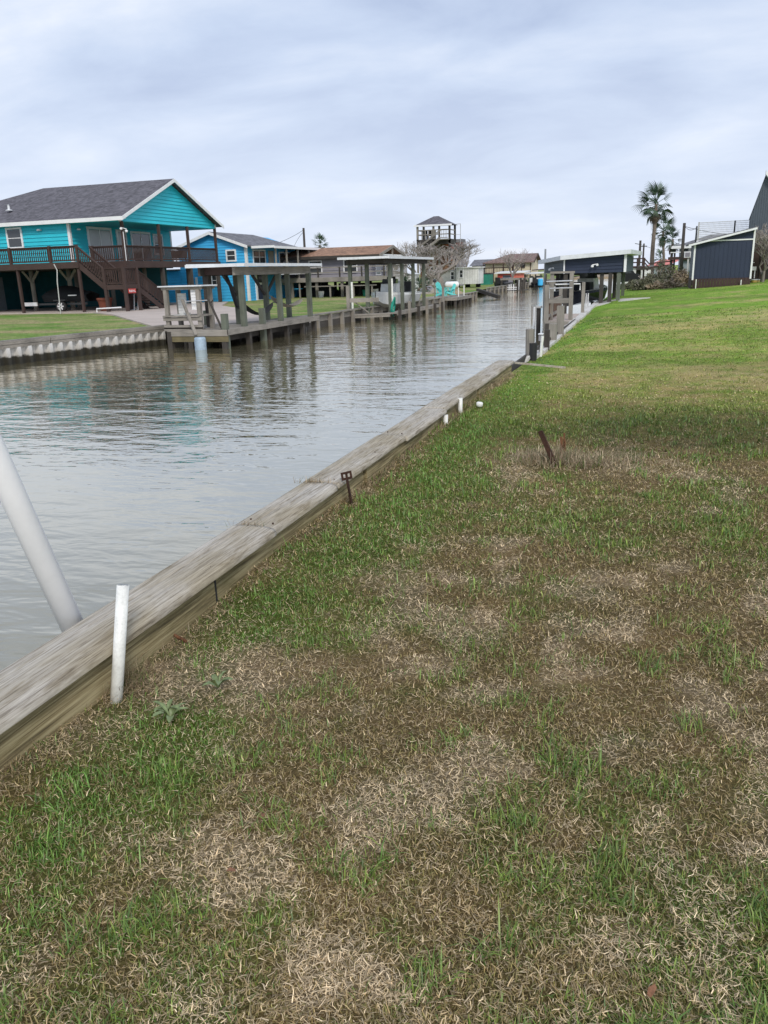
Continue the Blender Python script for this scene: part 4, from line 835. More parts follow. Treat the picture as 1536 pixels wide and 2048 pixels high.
flight((XS, YD+.05, ZD), (LX0, YD+.05, LZ), (0, 1, 0), 1.05, 6)
flight((LX0+.08, LY1, LZ), (LX0+.08, 40.75, .1), (1, 0, 0), 1.05, 8)
MB().box(LX0, LX1, LY0, LY1, LZ-.05, LZ).build('landing', 'brown_stain_X', TH)
MB().box(LX0, LX1, LY0-.045, LY0-.003, LZ-.22, LZ+.02).build('rim_board', 'brown_stain_X', TH); MB().box(LX1+.003, LX1+.045, LY0, LY1, LZ-.22, LZ+.02).build('rim_board', 'brown_stain_Y', TH)
railing(TH, (LX0, LY0+.03, LZ), (LX1, LY0+.03, LZ), .85, .13); railing(TH, (LX1-.03, LY0, LZ), (LX1-.03, LY1, LZ), .85, .13)
for (x, y) in ((LX0, LY0), (LX1, LY0), (LX1, LY1)): MB().box(x-.075, x+.075, y-.075, y+.075, G-.3, LZ+.9).build('newel_post', 'brown_stain_Z', TH)
MB().box(LX1-.2, LX1-.05, 40.6, 40.75, G-.2, .95).build('newel_post', 'brown_stain_Z', TH)
# small parts: sign, floodlight, downpipe, lamp
sg = MB().box(LX1+.09, LX1+.12, LY0+.1, LY0+.75, 1.02, 1.25).build('sign', 'red_sign', TH)
for k, (u0, u1, z0, z1) in enumerate(((.14, .17, 1.08, 1.19), (.17, .24, 1.165, 1.19), (.22, .25, 1.08, 1.19), (.30, .33, 1.08, 1.19), (.37, .40, 1.08, 1.19), (.33, .37, 1.08, 1.105), (.46, .49, 1.08, 1.19), (.49, .55, 1.13, 1.155), (.60, .63, 1.08, 1.19), (.63, .70, 1.08, 1.105))):
    MB().box(LX1+.122, LX1+.128, LY0+u0, LY0+u1, z0, z1).build('lettering', 'white_trim', sg)
mb = MB().lathe((XF+.05, YN-.12, 4.38), [(.02, -.1), (.07, -.08), (.08, 0), (.03, .04)], 10); mb.lathe((XF+.3, YN-.02, 4.25), [(.02, -.1), (.07, -.08), (.08, 0), (.03, .04)], 10); mb.beam((XF, YN-.05, 4.42), (XF+.3, YN, 4.32), .05); mb.build('floodlight', 'white_trim', TH, smooth=True)
MB().tube([(XF+.1, YN-.04, 4.2), (XF+.1, YN-.04, ZD)], .02, 6).build('conduit', 'white_trim', TH)
dp = UP(118, 622, Y=36.5); MB().tube([(dp.x, 36.6, G-.1), (dp.x-.05, 36.75, 1.7), (dp.x-.1, 36.93, 2.3), (dp.x-.25, 36.93, 2.62)], .028, 8).build('downpipe', 'pale_siding', TH)
mb = MB().box(-29.5, -28.7, 47.2, 47.7, 2.95, 3.35); mb.box(-29.6, -28.6, 47.15, 47.75, 3.36, 3.42)
for (x, y) in ((-29.45, 47.25), (-28.75, 47.25), (-29.45, 47.65), (-28.75, 47.65)): mb.beam((x, y, ZD), (x, y, 3.0), .04)
solo(mb, 'barbecue', 'dark_metal', 'dark barbecue on the teal house porch', 'barbecue')
# things under the house
tr = thing('boat_trailer', 'dark covered boat on a trailer parked under the teal house', 'trailer', (-31.5, 38.8, G))
def wheel(parent, c, r, w_, axis, name='wheel', spokes=6, rim='silver'):
    c = Vector(c); a = Vector((1, 0, 0)) if axis == 'X' else Vector((0, 1, 0))
    n = 20; mb = MB()
    prof = [(r*.66, -w_/2), (r*.93, -w_/2), (r, -w_*.3), (r, w_*.3), (r*.93, w_/2), (r*.66, w_/2)]
    b = a.cross(Vector((0, 0, 1)))
    for (rr, d) in prof:
        for j in range(n): mb.v.append(c+a*d+(b*math.cos(2*PI*j/n)+Vector((0, 0, 1))*math.sin(2*PI*j/n))*rr)
    for i in range(len(prof)-1):
        for j in range(n): q = i*n; mb.f.append((q+j, q+(j+1) % n, q+n+(j+1) % n, q+n+j))
    wh = mb.build(name, 'black_rubber', parent, smooth=True); mb = MB()
    mb.tube([c-a*w_*.3, c+a*w_*.3], r*.2, 10); mb.tube([c-a*w_*.45, c+a*w_*.45], r*.70, 20, cap=False)
    for k in range(spokes):
        t_ = 2*PI*k/spokes; e = (b*math.cos(t_)+Vector((0, 0, 1))*math.sin(t_))*r*.68; s_ = -w_*.38 if axis == 'Y' else w_*.38
        mb.beam(c+a*s_, c+e+a*s_, r*.2, w_*.15, up=a)
    mb.build('rim', rim, wh); return wh
wheel(tr, (UP(123, 611, Y=38.6).x, 38.6, G+.33), .33, .2, 'Y', rim='white_trim')
wx = UP(123, 611, Y=38.6).x
MB().beam((wx-2.6, 38.8, .5), (wx+1.6, 38.8, .5), .08, .1).build('frame', 'dark_metal', tr); MB().box(wx-2.6, wx-1.7, 38.62, 38.7, .42, .62).build('tongue', 'white_trim', tr)
mb = MB()
for i in range(9):
    u = i/8; x = wx-1.7+u*3.2; h = .55+.35*math.sin(PI*min(1, u*1.1)); ww = .75*math.sin(PI*min(1, .12+u*.6))**.6
    mb.v += [Vector((x, 39.5-ww*.6, .6)), Vector((x, 39.5-ww, .95)), Vector((x, 39.5, .6+h)), Vector((x, 39.5+ww, .95)), Vector((x, 39.5+ww*.6, .6))]
for i in range(8):
    for j in range(4): q = i*5+j; mb.f.append((q, q+1, q+6, q+5))
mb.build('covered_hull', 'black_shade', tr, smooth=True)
mb = MB().box(wx-.4, wx+.4, 38.45, 38.72, .68, .74); mb.build('mudguard', 'dark_metal', tr); MB().box(wx+.45, wx+1.0, 38.7, 38.75, .93, .99).build('stripe', 'white_trim', tr)
o = MB().lathe((-28.35, 38.2, G), [(.25, 0), (.33, .25), (.36, .5), (.40, .62), (.43, .64), (.43, .74), (.36, .75)], 16); solo(o, 'clay_pot', 'terracotta', 'terracotta pot standing behind the stair landing posts', 'pot', smooth=True)
mb = MB().tube([(-27.7, 36.55, .02), (-27.7, 36.55, .28), (-26.0, 36.3, .34)], .035, 8); solo(mb, 'garden_pipe', 'white_trim', 'low white pipe bent over the grass before the stairs', 'pipe')
for (x, h) in ((-26.75, 1.0), (-26.5, 1.15)): 
    mb = MB().tube([(x, 38.5, .08), (x+.05, 38.6, h)], .03, 6); mb.box(x-.15, x+.15, 38.45, 38.55, .08, .13); solo(mb, 'fishing_rod_stand', 'silver', ('shorter' if h < 1.1 else 'taller')+' of two pale rod stands under the teal house landing', 'stand', 'rod stands under the landing')
# ================================================================== blue house
BH = thing('blue_house', 'sky blue two storey house with white trim behind the covered dock', 'house', (-28, 56, G))
BY = 52.0; bx0, bx1, bxr = -31.9, -26.6, -29.2; BYB = 61.0; ze = 3.72; zr = 4.62
bw = MB().prism([(bx0, BY+.02, G-.2), (bx1-.02, BY+.02, G-.2), (bx1-.02, BY+.02, ze), (bxr, BY+.02, zr), (bx0, BY+.02, ze)], (0, BYB-BY-.04, 0)).build('wall', 'blue_paint', BH)
bs = (zr-ze)/(bx1-bxr)
siding(bw, 'blue_paint', 'Y', BY+.02, -1, bx0, bx1-.06, G, 3.3, .2)
siding(bw, 'blue_paint', 'Y', BY+.02, -1, bx0, bx1, 3.3, zr-.03, .19, lambda z: (bx0, bx1-.06) if z <= ze else (bx0+(z-ze)/bs, bx1-(z-ze)/bs))
bl_ = MB().box(-37.5, bx0-.002, BY+.02, BYB-1, G-.2, 2.25).build('wall', 'blue_paint', BH); siding(bl_, 'blue_paint', 'Y', BY+.02, -1, -37.5, bx0-.01, G, 2.2, .2)
MB().box(-37.7, bx0-.05, BY-.25, BYB-1, 2.26, 2.34).build('lean_to_roof', 'shingle_slate', BH)
siding(bw, 'blue_paint', 'X', bx1-.02, 1, BY+.1, BYB, G, ze, .2)
MB().box(bx1-.12, bx1+.05, BY-.05, BY+.12, G, ze).build('corner_trim', 'white_trim', BH)
MB().box(-30.75, -30.58, BY-.06, BY+.0, G, 1.75).build('wall_trim', 'white_trim', BH)
window(BH, 'Y', BY-.02, -1, -28.15, -27.35, 2.72, 3.52); window(BH, 'Y', BY-.02, -1, -29.45, -28.98, 1.1, 1.9, t=.07); window(BH, 'Y', BY-.02, -1, -27.75, -27.3, 1.1, 1.9, t=.07)
window(BH, 'X', bx1, 1, 52.9, 54.9, 2.5, 3.5, t=.09, cols=2); window(BH, 'X', bx1, 1, 57.2, 59.4, 2.4, 3.4, t=.09, cols=2)
MB().box(bx1, bx1+.05, 55.4, 56.3, 1.9, 3.45).build('upper_door', 'tan_fabric', BH)
dr = MB().box(bx1, bx1+.07, 53.0, 54.6, G, 2.0).build('door_surround', 'white_trim', BH)
MB().box(bx1+.071, bx1+.09, 53.25, 54.4, G+.05, 1.1).build('door_panel', 'navy_paint', dr); MB().box(bx1+.071, bx1+.09, 53.25, 54.4, 1.25, 1.85).build('pane', 'glass', dr)
window(BH, 'X', bx1, 1, 57.6, 58.6, 1.0, 1.8, t=.07)
th = Vector((0, 0, .08)); mb = MB(); oy = BY-.35
a = Vector((bx0-.35, oy, ze-.35*bs+.05)); b = Vector((bxr, oy, zr+.05)); c = Vector((bx1+.3, oy, ze-.3*bs+.05)); yb = Vector((0, BYB-oy, 0)); bR = Vector((bxr, 58.5, zr+.05))
mb.prism([a, b, bR, a+yb], th); mb.prism([b, c, c+yb, bR], th); mb.prism([a+yb, bR, c+yb], th); br = mb.build('roof', 'shingle_slate', BH)
for (p, q) in ((a, b), (b, c)): MB().prism([p+Vector((0, -.035, -.12)), q+Vector((0, -.035, -.12)), q+Vector((0, -.035, .07)), p+Vector((0, -.035, .07))], (0, .03, 0)).build('rake_board', 'white_trim', br)
pxx = bx1+2.05; pz = ze-.08     # porch on the canal side
mb = MB().prism([(bx1+.2, oy+.6, pz+.02), (pxx, oy+.6, pz-.08), (pxx, BYB, pz-.08), (bx1+.2, BYB, pz+.02)], (0, 0, .06)); mb.build('porch_roof', 'shingle_slate', BH)
MB().box(pxx-.02, pxx+.02, oy+.58, BYB, pz-.14, pz+.02).build('fascia', 'white_trim', BH); MB().box(bx1+.3, pxx, oy+.555, oy+.595, pz-.10, pz+.06).build('fascia', 'white_trim', BH)
MB().box(bx1+.1, pxx-.1, BY+.5, BYB, 1.78, 1.95).build('porch_floor', 'grey_wood_X', BH); MB().box(pxx-.1, pxx-.06, BY+.5, BYB, 1.75, 1.98).build('rim_board', 'white_trim', BH)
for y in (52.8, 54.6, 56.6, 58.7, 60.8): MB().box(pxx-.25, pxx-.15, y-.05, y+.05, G-.2, pz-.1).build('post', 'grey_wood_Z', BH)
for y in (57.5, 59): MB().box(bx1+.5, bx1+1.3, y, y+.5, 1.95, 2.5).build('porch_seat', 'blue_paint', BH)
MB().beam((bx1+1.1, 57.0, .7), (pxx-.2, 57.0, .7), .4, .05).build('bench', 'blue_paint', BH)
# ================================================================== second covered slip with boat
c2 = thing('boat_cover', 'tall open boat cover with white roof edge sheltering a white boat', 'boat cover', (-12, 40, WZ))
rz = UP(775, 516, X=-11.0).z; ya = UP(775, 516, X=-11.0).y; yb2 = UP(864, 521, X=-11.0).y; xl = UP(675, 520, Y=ya).x
mb = MB().prism([(xl, ya, rz+.03), (-10.95, ya, rz), (-10.95, yb2, rz), (xl, yb2, rz+.03)], (0, 0, .07)); mb.build('roof', 'silver', c2)
MB().box(-10.95, -10.9, ya-.04, yb2, rz-.02, rz+.09).build('roof_trim', 'white_metal', c2); MB().box(xl, -10.95, ya-.045, ya-.005, rz-.01, rz+.09).build('roof_trim', 'white_metal', c2)
for x in (-11.25, xl+.35): MB().box(x-.05, x+.05, ya+.25, yb2-.2, rz-.22, rz-.01).build('beam', 'dark_wood_Y', c2)
for y in np.linspace(ya+.4, yb2-.4, 5): MB().box(xl+.3, -11.3, y-.05, y+.05, rz-.20, rz-.02).build('beam', 'dark_wood_X', c2)
pts = [UP(p_, 600, X=-11.25).y for p_ in (781, 805, 827, 848)]
pm = unit(MB().box(-.075, .075, -.075, .075, -1.2, rz-.2), 'post', 'green_wood_Z')
for y in pts: put('post', pm, c2, (-11.25, y, 0))
for (x, y) in ((xl+.35, ya+.6), (xl+.35, ya+3.0), (xl+.35, yb2-1.0), (-12.4, ya+1.2)): put('post', pm, c2, (x, y, 0))
MB().tube([(-11.16, pts[0]-.02, -.2), (-11.16, pts[0]-.02, 1.4)], .05, 8).build('lift_guide', 'pvc_old', c2); MB().tube([(xl+.45, ya+.5, -.2), (xl+.45, ya+.5, 1.3)], .05, 8).build('lift_guide', 'pvc_old', c2)
# low catwalk round the slip
wz = -.08; cy0 = ya-.8
MB().box(-11.3, -10.75, cy0+1.2, yb2+.8, wz-.05, wz).build('catwalk', 'grey_wood_Y', c2); MB().box(-10.745, -10.7, cy0+1.2, yb2+.8, wz-.12, wz+.02).build('fascia_board', 'grey_wood_Y', c2)
MB().beam((-12.6, cy0+.3, wz-.03), (-11.1, cy0+1.2, wz-.03), .6, .05).build('catwalk', 'grey_wood_X', c2); MB().beam((-12.65, cy0, wz-.08), (-11.0, cy0+.95, wz-.08), .04, .16).build('fascia_board', 'grey_wood_X', c2)
for k, y in enumerate(np.linspace(cy0+1.3, yb2+.7, 6)): MB().box(-10.70, -10.58, y-.06, y+.06, -1, .35 if k in (1, 3) else .05).build('piling', 'dark_wood_Z' if k not in (1, 3) else 'grey_wood_Z', c2)
MB().box(-10.70, -10.58, yb2+.9, yb2+1.02, -1, 1.05).build('piling', 'grey_wood_Z', c2)
MB().box(-12.75, -12.62, cy0+.1, cy0+.24, -1, 1.15).build('piling', 'grey_wood_Z', c2); MB().beam((-12.7, cy0+.2, .52), (-11.5, cy0+.9, .52), .12, .18).build('rail', 'grey_wood_X', c2)
MB().beam((-12.6, cy0+.4, .55), (-11.9, cy0+.7, -.05), .05).build('brace', 'grey_wood_X', c2)
# green hose coil
mb = MB(); hc = Vector((-11.12, pts[0]-.14, .15))
for k in range(4):
    pts_ = [hc+Vector((.03*k, -.02*k, .02*k))+Vector((.05*math.sin(a_*1.0), .22*math.cos(a_)*(1-.1*k), .28*math.sin(a_)*(1+.12*k))) for a_ in np.linspace(0, 2*PI, 18)]
    mb.tube(pts_, .022, 6)
mb.tube([hc+Vector((0, 0, -.2)), hc+Vector((.02, .02, -.4)), hc+Vector((.05, .06, -.42))], .022, 6)
solo(mb, 'hose_coil', 'rope_green', 'green hose coiled on the nearest post of the boat cover', 'hose', smooth=True)
def boat(name, label, c, yaw, Ln, beam_, depth, hullm, deckm='hull_white', console=True):
    c = Vector(c); t_ = thing(name, label, 'boat', c); rot = Matrix.Rotation(yaw, 3, 'Z')
    def T(x, y, z): return c+rot @ Vector((x, y, z))
    mb = MB(); ns = 12
    for i in range(ns+1):
        u = i/ns; x = -Ln/2+u*Ln; b = beam_/2*(1-max(0, (u-.45)/.55)**2.2)*(.93+.07*min(1, u*3)); sh = depth*(1+.28*u*u); ke = depth*.0+depth*.75*max(0, (u-.7)/.3)**2
        b = max(b, .02)
        for (yy_, zz) in ((-b*.98, sh), (-b, sh*.85), (-b*.82, max(ke, depth*.28)), (0, ke), (b*.82, max(ke, depth*.28)), (b, sh*.85), (b*.98, sh)): mb.v.append(T(x, yy_, zz))
    for i in range(ns):
        for j in range(6): q = i*7+j; mb.f.append((q, q+1, q+8, q+7))
    mb.f.append(tuple(range(7)))
    mb.build('hull', hullm, t_, smooth=False); mb = MB()
    for i in range(ns+1):
        u = i/ns; x = -Ln/2+u*Ln; b = max(.02, beam_/2*(1-max(0, (u-.45)/.55)**2.2)*.97); sh = depth*(1+.28*u*u)
        mb.v += [T(x, -b, sh+.01), T(x, -b*.8, sh+.02), T(x, -b*.78, sh-.22 if .05 < u < .8 else sh+.02), T(x, b*.78, sh-.22 if .05 < u < .8 else sh+.02), T(x, b*.8, sh+.02), T(x, b, sh+.01)]
    for i in range(ns):
        for j in range(5): q = i*6+j; mb.f.append((q, q+1, q+7, q+6))
    mb.build('deck', deckm, t_)
    if console:
        def bx(name, mat, x0, x1, y0, y1, z0, z1, sl=0): 
            MB().add([T(x0, y0, z0), T(x1, y0, z0), T(x1, y1, z0), T(x0, y1, z0), T(x0, y0, z1), T(x1-sl, y0, z1), T(x1-sl, y1, z1), T(x0, y1, z1)], [(0, 3, 2, 1), (4, 5, 6, 7), (0, 1, 5, 4), (1, 2, 6, 5), (2, 3, 7, 6), (3, 0, 4, 7)]).build(name, mat, t_)
        bx('console', deckm, -.1, .7, -.4, .4, depth-.1, depth+.5, .25); bx('windscreen', 'glass', .05, .5, -.36, .36, depth+.5, depth+.72, .2)
        bx('seat', 'dark_fabric', -.9, -.4, -.45, .45, depth-.1, depth+.35)
        bx('outboard_motor', 'black_rubber', -Ln/2-.45, -Ln/2-.05, -.2, .2, depth*.75, depth+.55, .1); bx('outboard_leg', 'dark_metal', -Ln/2-.3, -Ln/2-.12, -.07, .07, depth*.0, depth*.76)
    return t_
bl = (yb2-ya)*.62
boat('motor_boat', 'white open motor boat hanging under the tall boat cover', (-12.25, (ya+yb2)/2+.6, .02), -PI/2, 5.2, 1.8, .62, 'hull_white')
# ================================================================== trees and palms
def bare_tree(name, label, base, height, spread, seed, trunk_r=.13, lean=(0, 0), tw='twig', levels=5, group=None, split=.22, flat=.5, width=None):
    r = random.Random(seed); base = Vector(base); t_ = thing(name, label, 'tree', base, group); tr_, bq, tq = MB(), MB(), MB()
    def grow(p, d, ln, rad, lev):
        pts = [p]; q = p; dd = d
        for i in range(3):
            dd = (dd+Vector((r.uniform(-.22, .22), r.uniform(-.22, .22), r.uniform(-.05, .16)))).normalized(); q = q+dd*ln/3; pts.append(q)
        rr = [rad, rad*.88, rad*.76, rad*.62]; mb = tr_ if lev == 0 else (bq if lev < 3 else tq)
        mb.tube(pts, rr, 8 if lev == 0 else (5 if lev < 3 else 3), cap=False)
        if lev >= levels: return
        k = r.choice((3, 4)) if lev == 0 else r.choice((2, 3, 3))
        if lev >= 3: k += 1
        for i in range(k):
            a = r.uniform(0, 2*PI); s_ = r.uniform(.35, .95)*(flat+.5 if lev < 2 else 1)
            nd = (dd*.8+Vector((math.cos(a)*s_*spread, math.sin(a)*s_*spread, r.uniform(.0, .45)))).normalized()
            st_ = pts[-1] if i < 2 else along(pts[1], pts[3], r.random())
            grow(st_, nd, ln*r.uniform(.62, .88), max(rad*.58, .0065), lev+1)
    grow(base-Vector((0, 0, .2)), Vector((lean[0], lean[1], 1)).normalized(), height*split*1.3, trunk_r, 0)
    # scale crown to the height asked for
    zmax = max(v.z for v in tq.v+bq.v); s = height/(zmax-base.z)
    xs2 = sorted(abs(v.x-base.x) for v in tq.v); sw_ = (width/2)/xs2[int(len(xs2)*.97)] if width else s
    for mb in (tr_, bq, tq):
        for v in mb.v:
            v -= base; k_ = min(1, v.z*s/(.25*height)); v.z *= s; f_ = s*(1-k_)+sw_*k_; v.x *= f_; v.y *= f_; v += base
    tr_.build('trunk', 'bark', t_, smooth=True); bq.build('limbs', 'bark', t_); tq.build('crown', tw, t_, fix=False); return t_
def gpt(px_, py_, z=FZ): p = UP(px_, py_, Z=z); return Vector((p.x, p.y, z))
bt = UP(884, 575, Y=74); bare_tree('bare_tree', 'big spreading bare tree behind the turquoise chairs', (bt.x, 74, FZ), 4.5, 1.25, 3, .13, levels=6, group='leafless trees', tw='twig_red', split=.16, width=7.2)
for k, (px_, Y_, h, sp, sd, lab) in enumerate(((800, 84, 4.6, .75, 11, 'pale leafless tree left of the lookout tower, above the boat cover'), (838, 82, 4.7, .8, 12, 'leafless tree directly in front of the lookout tower legs'), (915, 84, 4.2, .9, 14, 'leafless tree right of the lookout tower by the white trailer home'), (1022, 86, 3.75, 1.2, 15, 'round crowned bare tree before the cream house'), (860, 70, 2.4, .9, 17, 'small crooked bare tree left of the big spreading one'), (778, 92, 4.2, .8, 23, 'thin leafless tree farthest left behind the boat cover roof'), (935, 95, 3.4, .9, 29, 'thin leafless tree between white trailer home and grey house'))):
    p = UP(px_, 560, Y=Y_); bare_tree('bare_tree', lab, (p.x, Y_, FZ), h, sp, sd, .10, levels=5, group='leafless trees', split=.2, width=h*.95)
def frond_unit(name, mat, L_=1.0, nl=15, droop=.35):
    mb = MB(); mb.beam((0, 0, 0), (.5*L_, 0, -.02), .03, .02); c = Vector((.5*L_, 0, -.02))
    for i in range(nl):
        a = (i/(nl-1)-.5)*2.5; ln = L_*(.72-.16*abs(a)); d = Vector((math.cos(a), math.sin(a)*.8, .22-.2*abs(a))); s = Vector((-math.sin(a), math.cos(a), 0))*.024*L_
        m_ = c+d*ln*.6; e = c+d*ln-Vector((0, 0, droop*ln*(.7+.4*abs(a)))); k = len(mb.v)
        mb.v += [c+s*.2, c-s*.2, m_-s, m_+s, e]; mb.f += [(k, k+1, k+2, k+3), (k+3, k+2, k+4)]
    return unit(mb, name, mat)
FG = frond_unit('frond', 'palm_leaf'); FD = frond_unit('dead_frond', 'palm_dead', droop=.6)
def palm(label, base, top, r0, size, seed, nf=44, nd=22, wind=(-.35, 0), group='fan palms'):
    r = random.Random(seed); base = Vector(base); top = Vector(top); t_ = thing('fan_palm', label, 'palm tree', base, group)
    n = 8; pts = [along(base-Vector((0, 0, .3)), top, i/n)+Vector((math.sin(i*.8+seed)*.03, 0, 0)) for i in range(n+1)]
    MB().tube(pts, [r0*(1.25-.5*i/n) for i in range(n+1)], 10).build('trunk', 'palm_trunk', t_, smooth=True)
    for i in range(nf):
        a = i*2.39996+r.uniform(-.3, .3); el = 1.3-2.15*(i/nf)**.9+r.uniform(-.22, .22); d = Vector((math.cos(a)*math.cos(el)+wind[0]*.6, math.sin(a)*math.cos(el)+wind[1], math.sin(el))); q = d.to_track_quat('X', 'Z')
        o = put('frond', FG, t_, top+Vector((0, 0, .25-.5*i/nf)), None, (size*r.uniform(.7, 1.2),)*3); o.rotation_euler = (q @ Quaternion((1, 0, 0), r.uniform(-.6, .6))).to_euler()
    for i in range(nd):
        a = i*2.39996+1; el = -1.05-.35*r.random(); d = Vector((math.cos(a)*math.cos(el)+wind[0]*.15, math.sin(a)*math.cos(el), math.sin(el))); q = d.to_track_quat('X', 'Z')
        o = put('dead_frond', FD, t_, top+Vector((0, 0, -.25-.35*r.random())), None, (size*.62,)*3); o.rotation_euler = q.to_euler()
    return t_
def palm_px(label, px_, ptop, Y_, r0, size, seed, zb=.4, **k):
    a = UP(px_[0], px_[1], Y=Y_); b = UP(ptop[0], ptop[1], Y=Y_); palm(label, (a.x, Y_, zb), b, r0, size, seed, **k)
palm_px('tallest fan palm at right with a wind blown crown and dead skirt', (1303, 545), (1312, 408), 70, .16, 1.42, 2, nf=30, nd=24)
palm_px('middle sized fan palm just right of the tallest palm', (1328, 545), (1327, 462), 72, .11, 1.05, 5, nf=24, nd=12)
palm_px('shorter fan palm beside the grey porch house', (1343, 545), (1345, 478), 68, .11, .95, 8, nf=22, nd=10)
palm_px('small far palm showing above the brown walkway', (1320, 545), (1321, 517), 90, .12, .7, 9, nf=24, nd=8)
palm_px('lone palm crown showing above the brown roofed grey house', (640, 560), (640, 490), 78, .14, .85, 4, zb=.05, nf=24, nd=8, wind=(.1, 0))
for k, (px_, py_, Y_, s_, lab) in enumerate(((812, 572, 62, .8, 'low bushy palm in front of the white lattice shed'), (838, 576, 60, .65, 'low dark palm left of the big bare tree'), (852, 574, 64, .5, 'small palm clump beside the tarp covered jet skis'))):
    b = UP(px_, py_, Y=Y_); palm(lab, (b.x, Y_, FZ), (b.x, Y_, FZ+.45), .14, s_, 30+k, nf=24, nd=4, wind=(0, 0), group='low bushy palms')
# ================================================================== grey house with brown roof
GH = thing('grey_house', 'grey stilt house with brown shingle roof and long deck', 'house', (-23, 60, G))
gy = 58.0; gx0, gx1 = -30.0, -19.6; gf = 1.45; ge = 2.92; gr_ = 3.58
gw = MB().box(gx0, gx1, gy, 63.5, gf, ge).build('wall', 'grey_siding', GH)
siding(gw, 'grey_siding', 'Y', gy-.002, -1, gx0, gx1, gf, ge, .24); siding(gw, 'grey_siding', 'X', gx1+.002, 1, gy, 63.5, gf, ge, .24)
th = Vector((0, 0, .09)); mb = MB(); e1 = Vector((gx1+.9, gy-.6, ge-.02)); r1 = Vector((gx1+.9, 60.8, gr_)); f1 = Vector((gx1+.9, 64.1, ge-.02)); sx_ = Vector((gx0-1-e1.x, 0, 0))
mb.prism([e1, r1, r1+sx_, e1+sx_], th); mb.prism([r1, f1, f1+sx_, r1+sx_], th); rr = mb.build('roof', 'shingle_brown', GH)
MB().box(gx0-1, gx1+.9, gy-.64, gy-.6, ge-.14, ge+.06).build('fascia', 'dark_wood_X', rr)
for (a, b) in ((e1, r1), (f1, r1)): MB().prism([a-Vector((0, 0, .1)), r1-Vector((0, 0, .1)), r1+Vector((0, 0, .09)), a+Vector((0, 0, .09))], (.05, 0, 0)).build('rake_board', 'grey_wood_Y', rr)
MB().beam((gx1+.85, 60.8, ge), (gx1+.85, 60.8, gr_-.1), .1).build('king_post', 'grey_wood_Z', GH); MB().beam((gx1+.85, gy-.3, ge+.02), (gx1+.85, 63.8, ge+.02), .1).build('tie_beam', 'white_trim', GH)
window(GH, 'Y', gy-.04, -1, -24.5, -23.4, 1.75, 2.7, t=.08); window(GH, 'Y', gy-.04, -1, -21.7, -20.6, 1.75, 2.7, t=.08); window(GH, 'Y', gy-.04, -1, -26.9, -26.1, 1.75, 2.7, t=.08)
window(GH, 'X', gx1+.03, 1, 59.0, 60.2, gf+.05, 2.75, 'glass_door', t=.08, cols=1, rows=1); window(GH, 'X', gx1+.03, 1, 61.3, 62.4, 1.8, 2.6, t=.08)
MB().box(gx0, gx1+1.7, gy-1.5, gy-.02, gf-.08, gf).build('deck', 'grey_wood_X', GH); MB().box(gx0, gx1+1.72, gy-1.55, gy-1.505, gf-.3, gf+.02).build('rim_board', 'grey_wood_X', GH); MB().box(gx1, gx1+1.7, gy, 63.5, gf-.08, gf).build('deck', 'grey_wood_X', GH)
MB().box(gx0, gx1, gy, 63.5, gf-.35, gf-.09).build('floor_frame', 'dark_wood_X', GH)
for z in (.35, .7): MB().beam((gx0, gy-1.45, gf+z), (gx1+1.7, gy-1.45, gf+z), .06, .07).build('rail', 'grey_wood_X', GH)
for x in np.arange(gx0, gx1+1.8, 1.7): MB().box(x-.05, x+.05, gy-1.5, gy-1.4, gf-.3, gf+.72).build('rail_post', 'dark_wood_Z', GH)
railing(GH, (gx1+1.65, gy-1.4, gf), (gx1+1.65, 62, gf), .75, .22, 'grey_wood')
for x in np.arange(gx0+.6, gx1+1.6, 2.0):
    for y in (gy-1.3, 60.5, 63.2): MB().box(x-.09, x+.09, y-.09, y+.09, G-.3, gf-.1).build('pile', 'grey_wood_Z' if y < 57 else 'dark_wood_Z', GH)
MB().box(gx0, -24.2, 60.9, 61.0, G, gf-.1).build('underfloor_wall', 'dark_wood_X', GH); MB().box(-24.1, gx1-.2, 63.0, 63.1, G, gf-.5).build('underfloor_wall', 'dark_wood_X', GH)  # dark walls added so the open space under the deck looks shaded
wt = thing('work_table', 'long grey timber table standing under the grey house deck', 'table', (-21.5, 56.0, G)); MB().box(-24, -18.6, 55.7, 56.3, .82, .88).build('table_top', 'grey_wood_X', wt)
for x in (-23.8, -22, -20.2, -18.8): MB().box(x-.05, x+.05, 55.75, 55.85, G-.05, .82).build('leg', 'grey_wood_Z', wt)
for k, (x, y, s_, m_, nm, lab) in enumerate(((-23.2, 56.9, .28, 'white_trim', 'bucket', 'white bucket on the ground below the grey house'), (-19.9, 57.6, .3, 'green_paint', 'bucket', 'dull green tub under the right end of the grey house'), (-19.3, 57.9, .32, 'dirty_white', 'bucket', 'pale tub at the right corner under the grey house'))):
    solo(MB().lathe((x, y, G), [(s_*.7, 0), (s_*.9, s_*1.5), (s_*.97, s_*1.55), (s_*.8, s_*1.5), (s_*.6, s_*.3)], 12), nm, m_, lab, 'bucket', 'buckets under the grey house')
mb = MB()
for i in range(7):
    u = i/6; x = -24.9+u*2.2; h = .9*math.sin(PI*(.15+.7*u)); mb.v += [Vector((x, 58.3, G)), Vector((x, 58.5, G+h)), Vector((x, 59.4, G+h)), Vector((x, 59.6, G))]
for i in range(6):
    for j in range(3): q = i*4+j; mb.f.append((q, q+1, q+5, q+4))
solo(mb, 'covered_cart', 'dark_fabric', 'dark covered cart in the shade under the grey house', 'cart', smooth=True)
